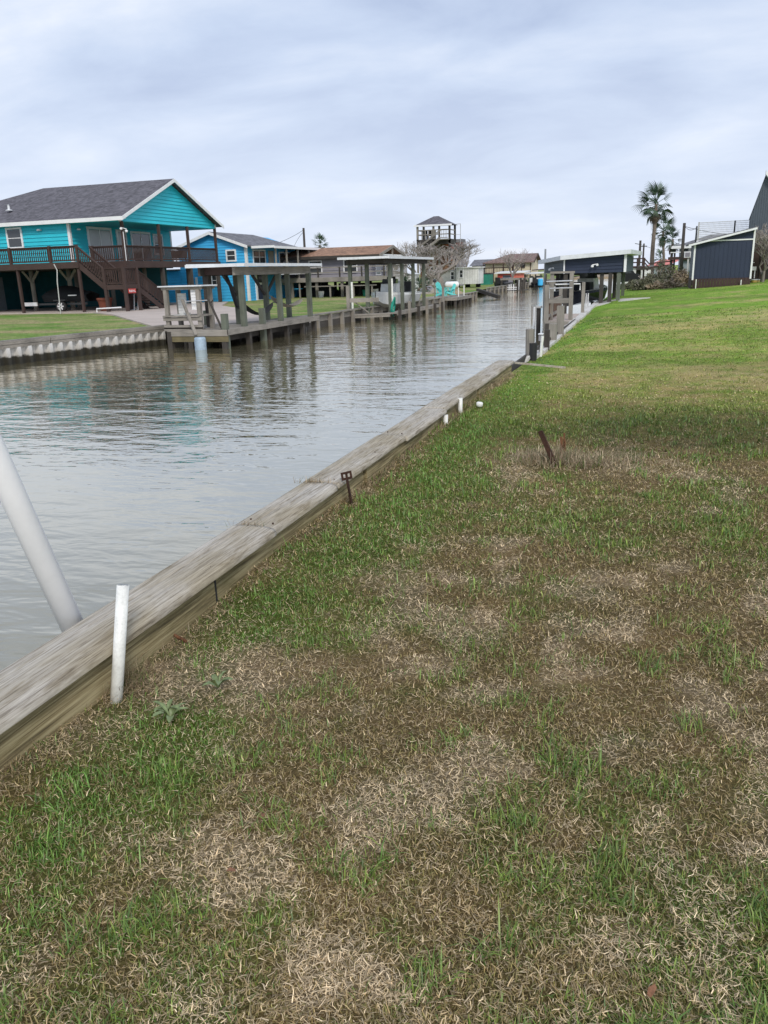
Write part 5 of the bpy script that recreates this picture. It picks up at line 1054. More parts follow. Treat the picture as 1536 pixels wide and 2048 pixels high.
# utility pole with wires behind the blue house
PT = {}
def pole(label, px_, ytop, Y_, r=.13, arm=None, cat='utility pole', zb=0, mat='dark_wood_Z', grp=None):
    b = UP(px_, ytop, Y=Y_); t_ = thing('utility_pole', label, cat, (b.x, Y_, zb), grp); MB().tube([(b.x, Y_, zb-.3), b], [r, r*.75], 8).build('pole', mat, t_, smooth=True)
    PT[label] = t_
    if arm: MB().beam((b.x-arm, Y_, b.z-.3), (b.x+arm, Y_, b.z-.3), .08, .1).build('cross_arm', mat, t_)
    return b
def wire(label, a, b, sag, grp='overhead wires', r=.015):
    pts = [along(a, b, i/10)-Vector((0, 0, sag*(1-(2*i/10-1)**2))) for i in range(11)]; solo(MB().tube(pts, r, 4), 'overhead_wire', 'black_rubber', label, 'wire', grp)
pt = pole('dark leaning utility pole rising behind the blue house porch roof', 607, 456, 66); wa = UP(543, 490, Y=64)
wire('wire from the leaning pole down to the blue house roof', pt-Vector((0, 0, .15)), wa, .12); wire('slack service wire hanging down from the leaning pole', pt-Vector((.0, 0, .3)), UP(588, 493, Y=65), -.12)
# ================================================================== lookout tower with house below
TW = thing('lookout_tower', 'tall timber lookout tower with hipped roof and stair', 'tower', (-22.1, 89, G))
ty = 88.0; tx0, tx1 = UP(835, 460, Y=ty).x, UP(899, 460, Y=ty).x; tz = 4.98; te = 6.45
for x in (tx0, (tx0+tx1)/2, tx1):
    for y in (ty, ty+2.6): MB().box(x-.10, x+.10, y-.10, y+.10, G-.3, te).build('post', 'grey_wood_Z' if x != tx1 else 'dark_wood_Z', TW)
MB().box(tx0-.1, tx1+.1, ty-.1, ty+2.7, tz-.5, tz).build('platform', 'dark_wood_X', TW)
mb = MB(); o_ = .28; a = [Vector((tx0-o_, ty-o_, te)), Vector((tx1+o_, ty-o_, te)), Vector((tx1+o_, ty+2.6+o_, te)), Vector((tx0-o_, ty+2.6+o_, te))]; q1 = Vector((tx0+1.5, ty+1.3, te+.95)); q2 = Vector((tx1-1.5, ty+1.3, te+.95))
mb.add(a+[q1, q2], [(0, 1, 5, 4), (1, 2, 5), (2, 3, 4, 5), (3, 0, 4), (3, 2, 1, 0)]); rr = mb.build('roof', 'shingle_grey', TW); MB().box(tx0-o_-.04, tx1+o_+.04, ty-o_-.04, ty-o_, te-.14, te+.04).build('fascia', 'white_trim', rr)
for z in (.5, .95): 
    MB().beam((tx0, ty, tz+z), (tx1, ty, tz+z), .07, .1).build('rail', 'grey_wood_X', TW); MB().beam((tx0, ty, tz+z), (tx0, ty+2.6, tz+z), .07, .1).build('rail', 'grey_wood_Y', TW); MB().beam((tx1, ty, tz+z), (tx1, ty+2.6, tz+z), .07, .1).build('rail', 'grey_wood_Y', TW)
for x in np.linspace(tx0+.5, tx1-1.6, 5): MB().box(x-.05, x+.05, ty-.05, ty+.05, tz, tz+.95).build('rail_post', 'grey_wood_Z', TW)
for k in (-.3, .3):
    MB().beam((tx1-1.0, ty-.55+k, tz+.0), (tx1-3.4, ty-.55+k, tz-1.7), .06, .25).build('stringer', 'grey_wood_X', TW); MB().beam((tx1-.9, ty-.55+k, tz+.85), (tx1-3.4, ty-.55+k, tz-.85), .06, .08).build('stair_rail', 'grey_wood_X', TW)
for i in range(9): c = along((tx1-1.0, ty-.55, tz), (tx1-3.4, ty-.55, tz-1.7), i/9); MB().box(c.x-.14, c.x+.14, c.y-.3, c.y+.3, c.z-.02, c.z+.02).build('tread', 'grey_wood_X', TW)
MB().box(tx1-1.1, tx1, ty-.9, ty-.05, tz-.1, tz).build('landing', 'grey_wood_X', TW); railing(TW, (tx1-1.1, ty-.88, tz), (tx1, ty-.88, tz), .95, .16, 'grey_wood')
for k, x in enumerate((tx0+.6, tx0+1.1, tx0+1.55)): 
    mb = MB().box(x-.2, x+.2, ty+.8, ty+1.2, tz+.4, tz+.46); mb.box(x-.2, x+.2, ty+1.18, ty+1.23, tz+.46, tz+.98)
    for s_ in (-.17, .17): mb.box(x+s_-.03, x+s_+.03, ty+.8, ty+.86, tz, tz+.4); mb.box(x+s_-.03, x+s_+.03, ty+1.15, ty+1.2, tz, tz+.4)
    solo(mb, 'deck_chair', 'black_shade', ('leftmost', 'middle', 'rightmost')[k]+' of the three dark chairs on the lookout platform', 'chair', 'chairs on the lookout')
mh_ = MB(); mx_ = UP(921, 450, Y=ty+1).x; mh_.tube([(mx_, ty+1, 2.0), (mx_, ty+1, te+.05)], .035, 6); mh_.tube([(mx_-.5, ty+1, te+.03), (mx_, ty+1, te+.03)], .03, 6); mh_.tube([(mx_-.5, ty+1, 5.4), (mx_, ty+1, 5.4)], .02, 6); mh_.build('lift_mast', 'silver', TW)
RH = thing('red_gable_house', 'brown roofed house with red gable below the lookout tower', 'house', (-20, 92, G)); ry = 91.0
xa, xb, xp = UP(840, 505, Y=ry).x, UP(917, 496, Y=ry).x, UP(872, 481, Y=ry).x; zp = UP(878, 481, Y=ry).z; zl = UP(930, 498, Y=ry).z
MB().prism([(xa, ry, G), (xb-.3, ry, G), (xb-.3, ry, zl), (xp, ry, zp-.1), (xa, ry, zl)], (0, 3, 0)).build('wall', 'shingle_brown', RH)
mb = MB(); mb.prism([(xa-.3, ry-.4, zl-.1), (xp, ry-.4, zp), (xp, ry+3.1, zp), (xa-.3, ry+3.1, zl-.1)], (0, 0, .12)); mb.prism([(xp, ry-.4, zp), (xb, ry-.4, zl-.05), (xb, ry+3.1, zl-.05), (xp, ry+3.1, zp)], (0, 0, .12)); mb.build('roof', 'shingle_dusk', RH)
MB().prism([(xp, ry-.45, zp-.05), (xb, ry-.45, zl-.15), (xb, ry-.45, zl+.08), (xp, ry-.45, zp+.12)], (0, .04, 0)).build('rake_board', 'coral_metal', RH)
xc = UP(920, 520, Y=ry-1).x; MB().box(xc-.35, xc+.35, ry-1.3, ry-.7, G, zl-.3).build('chimney_block', 'grey_siding', RH)
zt2 = UP(925, 484, Y=95).z; xq = UP(912, 484, Y=95).x; MB().box(xq-1.0, xq+.5, 95.5, 96.8, 2.5, zt2).build('upper_wall', 'red_metal', RH); MB().box(xq-1.2, xq+.7, 95.2, 97, zt2, zt2+.35).build('roof', 'shingle_slate', RH)
window(RH, 'Y', ry-.02, -1, xa+1.0, xa+2.0, 1.2, 2.2, t=.1)
# white trailer home, lattice shed
MH = thing('trailer_home', 'long dirty white trailer home behind the bare trees', 'trailer home', (-20, 83, G)); hy = 80.0
x0, x1, x2 = UP(846, 560, Y=hy).x, UP(917, 560, Y=hy).x, UP(957, 560, Y=hy-1).x; z1 = UP(917, 541, Y=hy).z; z2 = UP(935, 536, Y=hy-1).z
MB().box(x0, x1, hy, hy+3, .35, z1).build('wall', 'pale_siding', MH); MB().box(x1+.02, x2, hy-1, hy+1.5, .38, z2).build('wall', 'dirty_white', MH)
MB().box(x0-.15, x1, hy-.15, hy+3.1, z1, z1+.1).build('roof', 'silver', MH); MB().box(x1-.1, x2+.15, hy-1.15, hy+1.6, z2, z2+.1).build('roof', 'dirty_white', MH)
window(MH, 'Y', hy-1, -1, UP(923, 550, Y=hy).x, UP(931, 550, Y=hy).x, .95, 1.75, t=.06); window(MH, 'Y', hy, -1, UP(852, 550, Y=hy).x, UP(861, 550, Y=hy).x, .8, 1.45, t=.06); window(MH, 'Y', hy, -1, UP(866, 550, Y=hy).x, UP(869, 550, Y=hy).x, .85, 1.35, t=.04, rows=1); window(MH, 'Y', hy, -1, UP(901, 550, Y=hy).x, UP(909, 550, Y=hy).x, .8, 1.6, t=.06)
for k in range(9): x = x1+.1+k*(x2-x1-.2)/8; MB().box(x-.015, x+.015, hy-1.02, hy-1.002, .4, z2-.05).build('seam', 'pale_siding', MH)
for x in np.linspace(x0+.3, x2-.3, 6): MB().box(x-.2, x+.2, hy+.2, hy+.6, G-.1, .4).build('pier', 'black_shade', MH)
LS = thing('lattice_shed', 'small white shed with metal roof behind the boat cover', 'shed', (-17.5, 66, G)); sy = 66.0; x0, x1 = UP(774, 560, Y=sy).x, UP(822, 560, Y=sy).x; z0 = UP(790, 551, Y=sy).z; xm = (x0+x1)/2
MB().prism([(x0, sy, G), (x1, sy, G), (x1, sy, z0), (xm-.4, sy, z0+.35), (x0, sy, z0-.05)], (0, 2.5, 0)).build('wall', 'dirty_white', LS)
mb = MB().prism([(x0-.1, sy-.1, z0-.04), (xm-.4, sy-.1, z0+.38), (xm-.4, sy+2.6, z0+.38), (x0-.1, sy+2.6, z0-.04)], (0, 0, .05)); mb.prism([(xm-.4, sy-.1, z0+.38), (x1+.1, sy-.1, z0+.03), (x1+.1, sy+2.6, z0+.03), (xm-.4, sy+2.6, z0+.38)], (0, 0, .05)); mb.build('roof', 'white_metal', LS)
MB().box(xm-.5, xm+.15, sy-.04, sy-.005, G, 1.0).build('door', 'shellac', LS)
for k in range(6): x = x0+.06+k*(x1-x0-.1)/5; MB().box(x-.03, x+.03, sy-.05, sy-.005, G, z0-.08).build('batten', 'white_trim', LS)
# low platform with turquoise chairs, lamp, tank, tarps
PF = thing('platform_dock', 'low grey timber platform with turquoise chairs on it', 'dock', (-11.5, 52, WZ)); pz = .1; py0, py1 = UP(868, 596, Z=pz).y, UP(943, 590, Z=pz).y; px1 = -11.05
mb = MB(); y = py0
while y < py1: mb.box(-13.4, px1, y, y+.14, pz-.04, pz); y += .15
mb.build('deck', 'grey_wood_X', PF)
MB().box(px1+.003, px1+.045, py0, py1, pz-.17, pz+.01).build('fascia_board', 'grey_wood_Y', PF); MB().box(-12.2, px1+.045, py0-.045, py0-.003, pz-.17, pz+.01).build('fascia_board', 'grey_wood_X', PF)
for y in np.linspace(py0+.1, py1-.1, 5): MB().box(px1-.14, px1, y-.08, y+.08, -1.1, pz-.04).build('piling', 'dark_wood_Z', PF)
for (px_, t_) in ((843, 578), (930, 572)): pass
for k, (px_, zt_) in enumerate(((917, 575), (928, 570))):
    yq = UP(px_, 588, X=-11.3).y; zt_ = UP(px_, zt_, X=-11.3).z; solo(MB().tube([(-11.3, yq, pz-.02), (-11.3, yq, zt_)], .035, 6), 'dock_stake', 'pvc_old', ('nearer', 'farther')[k]+' of two thin pale stakes on the low platform', 'stake', 'stakes on the platform')
def adirondack(label, c, yaw, sc):
    c = Vector(c); t_ = thing('lounge_chair', label, 'chair', c, 'turquoise chairs on the platform'); R_ = Matrix.Rotation(yaw, 3, 'Z'); T = lambda x, y, z: c+R_ @ (Vector((x, y, z))*sc)
    for k in range(5): a = (k-2)*.12; MB().beam(T(-.18, a, .3), T(-.5, a*1.15, 1.05-.05*abs(k-2)), .10, .025, up=(R_ @ Vector((0, 1, 0)))).build('back_slat', 'turquoise', t_)
    for k in range(5): MB().beam(T(.4-k*.13, -.3, .38-k*.03), T(.4-k*.13, .3, .38-k*.03), .11, .025).build('seat_slat', 'turquoise', t_)
    for s_ in (-.34, .34):
        MB().beam(T(-.4, s_, .60), T(.45, s_, .60), .13, .03).build('arm', 'turquoise', t_); MB().beam(T(.38, s_, 0), T(.38, s_, .6), .09, .04).build('leg', 'turquoise', t_); MB().beam(T(.42, s_*.9, .36), T(-.5, s_*.9, .04), .04, .12).build('leg', 'turquoise', t_); MB().beam(T(-.35, s_, 0), T(-.35, s_, .6), .06, .04).build('leg', 'turquoise', t_)
ca = UP(886, 588, X=-12.7); cb = UP(899, 588, X=-12.3); adirondack('turquoise slatted lounge chair with the taller back, left of the pair', (-12.7, ca.y, pz), -.3, .85); adirondack('turquoise slatted lounge chair nearer the platform edge, right of the pair', (-12.3, cb.y, pz), -2.6, .72)
lp = UP(870, 597, X=-12.15); t_ = thing('lamp_post', 'thin post with a small dark lamp head by the platform', 'lamp post', (-12.15, lp.y, G)); zt_ = UP(870, 565, X=-12.15).z
MB().tube([(-12.15, lp.y, G-.1), (-12.15, lp.y, zt_)], .04, 8).build('post', 'grey_wood_Z', t_); MB().lathe((-12.15, lp.y, zt_), [(.04, 0), (.10, .02), (.12, .12), (.04, .2), (0, .21)], 10).build('lamp_head', 'dark_metal', t_)
tk = UP(904, 569, Y=70); t_ = thing('gas_tank', 'white horizontal gas tank beside the trailer home', 'tank', (tk.x, 70, G)); mb = MB(); mb.tube([(tk.x-.62, 70, .5), (tk.x-.55, 70, .5), (tk.x-.45, 70, .5), (tk.x+.45, 70, .5), (tk.x+.55, 70, .5), (tk.x+.62, 70, .5)], [.1, .22, .28, .28, .22, .1], 14); mb.build('shell', 'white_trim', t_, smooth=True)
for s_ in (-.3, .3): MB().box(tk.x+s_-.05, tk.x+s_+.05, 69.8, 70.2, G-.05, .3).build('foot', 'concrete', t_)
def tarp(name, label, px_, Y_, ln, h, mat, seed, cat, grp=None):
    c = UP(px_, 570, Y=Y_); r = random.Random(seed); mb = MB(); n = 10
    for i in range(n+1):
        u = i/n; x = c.x-ln/2+u*ln; hh = h*(math.sin(PI*min(1, max(.02, u)))**.6)*(.75+.35*r.random()); mb.v += [Vector((x, Y_-.5, G-.02)), Vector((x, Y_-.3, G+hh*.7)), Vector((x, Y_, G+hh)), Vector((x, Y_+.3, G+hh*.7)), Vector((x, Y_+.5, G-.02))]
    for i in range(n):
        for j in range(4): q = i*5+j; mb.f.append((q, q+1, q+6, q+5))
    solo(mb, name, mat, label, cat, grp)
tarp('covered_jet_ski', 'grey tarp covered jet ski left of the tree trunk', 856, 66, 1.6, .5, 'grey_siding', 1, 'jet ski', 'covered jet skis'); tarp('covered_jet_ski', 'pale tarp covered jet ski close to the turquoise chairs', 877, 64, 1.2, .55, 'tan_fabric', 2, 'jet ski', 'covered jet skis')
tarp('brush_heap', 'heap of dry brush behind the turquoise chairs', 905, 60, 1.6, .35, 'bush_dry', 3, 'brush heap')
# boat ramp and timbers
rp = MB().add([(-17.0, 61.2, .10), (-17, 65, .10), (-12.0, 65.6, -.62), (-12.0, 61.0, -.62)], [(0, 1, 2, 3)]); structure(rp.build('boat_ramp', 'concrete'))
la, lb = UP(955, 580, Z=.2), UP(998, 594, Z=-.25); solo(MB().beam(la, lb, .22, .24), 'ramp_timber', 'dark_wood_X', 'dark timber slanting down into the water beside the ramp', 'timber')
# far boat lift, red boathouse, cream house, grey house and green container
BL = thing('boat_lift', 'far open boat lift with dark pilings and white bunks', 'boat lift', (-12, 84, WZ)); ly = 82.0
for (px_, Y_) in ((1002, 82), (1010, 84), (1034, 82), (1040, 80), (1045, 82), (1048, 85), (1024, 86)): x = UP(px_, 580, Y=Y_).x; MB().tube([(x, Y_, -1), (x+.05, Y_, UP(px_, 556, Y=Y_).z)], .11, 7).build('piling', 'dark_wood_Z', BL)
x0, x1 = UP(1001, 558, Y=ly).x, UP(1047, 558, Y=ly).x; MB().box(x0, x1, ly-.1, ly+.1, .62, .78).build('beam', 'grey_wood_X', BL); MB().box(x0, x1, ly+3, ly+3.2, .62, .78).build('beam', 'grey_wood_X', BL)
for (px_, zt_) in ((1018, .2), (1022, .25), (1027, .2), (1038, .6), (1041, .7)): x = UP(px_, 580, Y=ly-.3).x; MB().tube([(x, ly-.3, -.5), (x, ly-.3, zt_)], .05, 6).build('guide_post', 'white_trim', BL)
for z in (-.12, -.3): MB().box(x0+.4, x1-.6, ly-.35, ly-.25, z, z+.07).build('bunk', 'white_trim', BL)
MB().box(x0-.6, x1+.1, ly-.6, ly+3.5, -.45, -.38).build('catwalk', 'dark_wood_X', BL)
boat('skiff', 'small dark skiff hanging in the far boat lift', (-13.9, 84, -.1), 1.3, 3.2, 1.2, .45, 'dark_metal', 'grey_siding')
RB = thing('red_boathouse', 'coral red metal boathouse wall beyond the far boat lift', 'boathouse', (-15, 96, G)); ry = 95.0; x0, xm, x1 = UP(995, 550, Y=ry).x, UP(1026, 550, Y=ry).x, UP(1048, 550, Y=ry).x; za, zb = UP(1020, 560, Y=ry).z, UP(1020, 547, Y=ry).z
MB().box(x0, xm-.04, ry, ry+.1, za, zb).build('wall_panel', 'red_metal', RB); MB().box(xm+.04, x1, ry, ry+.1, za, zb).build('wall_panel', 'coral_metal', RB); MB().box(xm-.05, xm+.05, ry-.03, ry+.12, za-.05, zb).build('post', 'coral_metal', RB)
MB().prism([(x0-.3, ry-.3, zb), (x1+.2, ry-.3, zb+.03), (x1+.2, ry+4, zb+.15), (x0-.3, ry+4, zb+.12)], (0, 0, .12)).build('roof', 'white_metal', RB)
for x in (x0+.1, xm, x1-.1): MB().box(x-.08, x+.08, ry+.1, ry+.25, -1, zb).build('post', 'dark_wood_Z', RB)
CH = thing('cream_house', 'cream two storey house with dusky brown roof at the canal bend', 'house', (-16, 108, G)); cy = 105.0; x0, x1 = UP(971, 540, Y=cy).x, UP(1063, 540, Y=cy).x; ze_, zr_ = UP(1060, 524, Y=cy).z, UP(1075, 508, Y=cy+3).z
cw = MB().box(x0, x1, cy, cy+6.5, .3, ze_).build('wall', 'cream_siding', CH); MB().prism([(x1-.05, cy, ze_), (x1-.05, cy+6.5, ze_), (x1-.05, cy+3.2, zr_-.1)], (.05, 0, 0)).build('gable', 'cream_siding', CH)
mb = MB(); e1 = Vector((x1+.35, cy-.5, ze_-.06)); r1 = Vector((x1+.35, cy+3.2, zr_)); f1 = Vector((x1+.35, cy+7, ze_-.06)); e2 = Vector((x0-.3, cy-.5, ze_-.06)); r2 = Vector((x0+2.6, cy+3.2, zr_)); f2 = Vector((x0-.3, cy+7, ze_-.06))
mb.prism([e1, r1, r2, e2], (0, 0, .12)); mb.prism([r1, f1, f2, r2], (0, 0, .12)); mb.prism([e2, r2, f2], (0, 0, .12)); rr = mb.build('roof', 'shingle_dusk', CH)
for (a, b) in ((e1, r1), (f1, r1)): MB().prism([a-Vector((0, 0, .08)), r1-Vector((0, 0, .08)), r1+Vector((0, 0, .13)), a+Vector((0, 0, .13))], (.05, 0, 0)).build('rake_board', 'brown_stain_Y', rr)
window(CH, 'Y', cy-.01, -1, UP(1044, 530, Y=cy).x, UP(1050, 530, Y=cy).x, UP(1044, 536, Y=cy).z, UP(1044, 527, Y=cy).z, trim='brown_stain_Z', t=.05); 
for px_ in (1025, 1043, 1061): x = UP(px_, 530, Y=cy).x; MB().box(x-.05, x+.05, cy-.04, cy-.005, .4, ze_-.08).build('batten', 'brown_stain_Z', CH)
MB().box(x0-.1, UP(988, 540, Y=cy).x, cy-1.5, cy-.01, 1.0, 1.15).build('balcony', 'brown_stain_X', CH); railing(CH, (x0-.1, cy-1.45, 1.15), (UP(1030, 540, Y=cy).x, cy-1.45, 1.15), .75, .2, 'brown_stain')
for x in np.linspace(x0, UP(1030, 540, Y=cy).x, 4): MB().box(x-.07, x+.07, cy-1.45, cy-1.3, G-.2, ze_-.1).build('post', 'brown_stain_Z', CH)
GS = thing('pale_grey_house', 'pale grey house with dark roof left of the cream house', 'house', (-22, 108, G)); x0, x1 = UP(944, 540, Y=106).x, UP(972, 540, Y=106).x; z0 = UP(955, 531, Y=106).z
MB().box(x0, x1, 106, 112, G, z0).build('wall', 'shellac', GS); MB().prism([(x0-.3, 105.6, z0-.05), (x0-.3, 112.4, z0-.05), (x0-.3, 109, z0+.75)], (x1-x0+.9, 0, 0)).build('roof', 'shingle_slate', GS); MB().box(x1-.4, x1-.2, 105.95, 105.99, G, z0-.1).build('corner_trim', 'white_trim', GS)
window(GS, 'Y', 106, -1, x0+.5, x0+1.2, 1.2, 1.9, t=.06)
gc = UP(970, 560, Y=92).x; t_ = thing('green_container', 'dark green storage box beside the bare tree far down the canal', 'container', (gc, 93, G)); MB().box(gc-.55, gc+.55, 92, 94, G, 1.2).build('box', 'green_paint', t_); MB().box(gc-.6, gc+.6, 91.95, 94.05, 1.2, 1.27).build('lid', 'dark_metal', t_)
# canopies and boats at the far bend
FC = thing('far_canopy', 'cream and white boat canopies in front of the cream house', 'boat cover', (-11, 100, WZ)); cy = 99.0; x0, x1 = UP(1048, 550, Y=cy).x, UP(1096, 550, Y=cy).x; zc_ = UP(1060, 549, Y=cy).z
MB().prism([(x0, cy, zc_), (x1, cy, zc_+.12), (x1, cy+3, zc_+.2), (x0, cy+3, zc_+.1)], (0, 0, .1)).build('roof', 'white_metal', FC); MB().prism([(x0+.5, cy+3.2, zc_+.42), (x1, cy+3.2, zc_+.5), (x1, cy+5, zc_+.55), (x0+.5, cy+5, zc_+.45)], (0, 0, .1)).build('roof', 'brown_stain_X', FC)
MB().box(x0+.1, x1-1.0, cy+.05, cy+.12, zc_-.5, zc_-.02).build('fascia', 'cream_siding', FC)
for x in np.linspace(x0+.1, x1-.2, 5): MB().box(x-.07, x+.07, cy, cy+.14, -1, zc_).build('post', 'dark_wood_Z', FC)
MB().box(x0, x1+2, cy-.4, cy+4, -.4, -.25).build('catwalk', 'dark_wood_X', FC)
for k, (px_, m_, lab) in enumerate(((1058, 'hull_white', 'white boat moored under the far canopy, left one'), (1076, 'hull_navy', 'dark boat moored under the far canopy, right one'))):
    x = UP(px_, 565, Y=97).x; boat('moored_boat', lab, (x, 97.5, -.35), .4+k, 2.6, 1.1, .45, m_)
solo(MB().lathe((UP(1081, 560, Y=96).x, 96, -.3), [(.2, 0), (.3, .1), (.3, .7), (.2, .8)], 10), 'blue_drum', 'blue_paint', 'small blue drum on the far canopy walkway', 'drum')
# thin poles in the canal
for k, (px_, y0_, y1_) in enumerate(((1077, 575, 590), (1064, 612, 636))):
    a = UP(px_, y1_, Z=WZ); b = UP(px_, y0_, Y=a.y); solo(MB().tube([(a.x, a.y, -1), b], .03, 6), 'channel_stake', 'grey_wood_Z', ('far thin stake standing in the water near the bend', 'thin stake standing in the water left of the picket dock')[k], 'stake', 'stakes in the canal')
# ================================================================== right bank: neighbour's edge, picket dock, navy boathouse
NE = thing('edging_wall', 'pale concrete edging of the neighbouring lawn running down the canal', 'edging', (-2.1, 25, 0)); r = random.Random(5)
ys_ = list(np.arange(15.6, 40, 1.1))
for a, b in zip(ys_[:-1], ys_[1:]):
    xa, xb = -2.09+r.uniform(-.03, .03), -2.09+r.uniform(-.03, .03); za = float(lawn_z(np.array([-1.9]), np.array([a]))[0])+.03
    mb = MB().beam((xa, a+.01, za-.09), (xb, b-.01, za-.08), .2+r.uniform(0, .04), .22); mb.build('edging_block', 'concrete_white', NE)
MB().box(-2.14, -2.10, 13.3, 42, -1.2, .1).build('wall_sheet', 'dark_wood_Z', NE)
for k, (x, y, a) in enumerate(((-2.12, 15.0, .5), (-2.08, 15.5, .2))): MB().beam((x-.1*math.cos(a), y-.25, -.12), (x+.02, y+.2, .06-.03*k), .14, .06).build('broken_slab', 'concrete_white', NE)
def pile_px(name, label, px0, px1, ytop, ybot, Y_, mat, cat='piling', grp='pilings at the neighbour edge', zb=-1.2, th=None):
    a = UP(px0, ytop, Y=Y_); b = UP(px1, ytop, Y=Y_); w_ = b.x-a.x; mb = MB().box(a.x, b.x, Y_, Y_+(th or w_), zb, a.z); return solo(mb, name, mat, label, cat, grp)
STP = thing('mooring_pile', 'thick weathered mooring pile with a black rubber sleeve', 'piling', (-2.5, 15.2, WZ), 'pilings at the neighbour edge')
a = UP(1051, 659, Y=15.2); b = UP(1069, 659, Y=15.2); w_ = b.x-a.x; MB().tube([((a.x+b.x)/2, 15.3, -1.2), ((a.x+b.x)/2-.01, 15.3, a.z)], w_/2, 10).build('pile', 'grey_wood_Z', STP)
a2 = UP(1057, 687, Y=15.15); b2 = UP(1073, 687, Y=15.15); MB().tube([((a2.x+b2.x)/2, 15.25, -1.2), ((a2.x+b2.x)/2, 15.25, a2.z)], (b2.x-a2.x)/2, 12).build('rubber_sleeve', 'black_rubber', STP)
pile_px('piling', 'tall pale piling standing beside the picket dock', 1114, 1128, 612, 668, 20.8, 'grey_wood_Z'); pile_px('piling', 'low grey piling left of the tall pale one, by the edging', 1098, 1113, 648, 680, 19.2, 'grey_wood_Z'); pile_px('piling', 'low dark piling nearest the white pipe', 1089, 1099, 660, 690, 17.4, 'dark_wood_Z')
a = UP(1081, 692, Y=16.0); b = UP(1085, 672, Y=16.0); o = pipe('outlet_pipe', a-Vector((0, 0, .3)), b, .028, 'pvc_old', 'short white pipe upright at the start of the concrete edging', n=12)
t_ = thing('junction_box', 'small grey metal box on a stick beside the white edging pipe', 'box', UP(1080, 680, Y=16.2)); a = UP(1077, 682, Y=16.2); b = UP(1082, 669, Y=16.2); MB().box(a.x, b.x, 16.2, 16.3, a.z, b.z).build('case', 'grey_siding', t_); MB().box(a.x-.01, b.x+.04, 16.18, 16.33, b.z, b.z+.015).build('lid', 'white_trim', t_); MB().box(a.x+.01, a.x+.04, 16.22, 16.26, -.9, a.z).build('stick', 'dark_wood_Z', t_)
# picket dock
PD = thing('picket_dock', 'small grey dock with brown pickets and pipe rails at the right bank', 'dock', (-2.7, 27, WZ))
pz = .08; Y0, Y1 = 25.2, 29.4; X0, X1 = UP(1090, 640, Y=Y0).x, -2.05
mb = MB(); y = Y0
while y < Y1: mb.box(X0, X1, y, y+.14, pz-.04, pz); y += .15
mb.build('deck', 'concrete', PD); MB().box(X0, X1, Y0-.05, Y0-.005, pz-.15, pz+.01).build('fascia_board', 'grey_wood_X', PD)
zT = UP(1092, 548, Y=Y0).z; xr = UP(1142, 600, Y=Y0+.8).x
def pst(x, y, zt_, w_=.11, mat='grey_wood_Z', nm='post'): MB().box(x-w_/2, x+w_/2, y-w_/2, y+w_/2, -1.1, zt_).build(nm, mat, PD)
pst(X0+.03, Y0+.05, UP(1088, 570, Y=Y0).z, .13); pst(X0+.08, Y0+.9, zT); pst(xr, Y0+.8, zT+.02, .12); pst(X0+.03, Y1, 1.0); pst(X1-.1, Y1, 1.15)
MB().box(X0+.02, xr+.08, Y0+.80, Y0+.9, zT, zT+.06).build('top_beam', 'grey_wood_X', PD)
rz_ = UP(1110, 597, Y=Y0).z; MB().box(X0, xr, Y0+.02, Y0+.14, rz_-.05, rz_).build('shelf', 'grey_wood_X', PD); MB().box(X0, xr, Y0+.0, Y0+.04, rz_-.14, rz_-.05).build('rail', 'grey_wood_X', PD)
for yp in (563, 577): z = UP(1110, yp, Y=Y0+.5).z; MB().tube([(X0-.05, Y0+.5, z), (xr+.05, Y0+.5, z+.01)], .022, 8).build('pipe_rail', 'silver', PD)
z0, z1 = UP(1150, 577, Y=Y0+.9).z, UP(1150, 568, Y=Y0+.9).z; MB().tube([(xr-.5, Y0+.9, z1), (xr+.25, Y0+.9, z1), (xr+.25, Y0+.9, z0-.05)], .02, 8).build('pipe_rail', 'white_trim', PD)
pk = unit(MB().box(-.02, .02, -.055, .055, 0, .62), 'picket', 'brown_picket')
for y in np.arange(Y0+.3, Y1, .17): put('picket', pk, PD, (X0+.03, y, pz+.02))
for z in (.12, .55): MB().box(X0+.055, X0+.1, Y0+.1, Y1, pz+z, pz+z+.08).build('picket_rail', 'grey_wood_Y', PD)
for y in np.linspace(Y0, Y1, 4): pst(X0+.1, y, pz-.05, .16, 'dark_wood_Z', 'piling')
t_ = thing('fender_pile', 'short dark stub dock with white fender left of the picket dock', 'piling', (-3.6, 26.5, WZ)); a = UP(1072, 613, Y=26.5); b = UP(1081, 613, Y=26.5); MB().box(a.x+.02, b.x-.02, 26.5, 26.8, -1, a.z-.05).build('pile', 'dark_wood_Z', t_); MB().box(a.x-.02, b.x+.02, 26.45, 26.85, a.z-.05, a.z).build('cap', 'pale_siding', t_); MB().tube([(a.x-.04, 26.45, -.6), (a.x-.04, 26.45, a.z-.02)], .03, 8).build('fender', 'white_trim', t_)
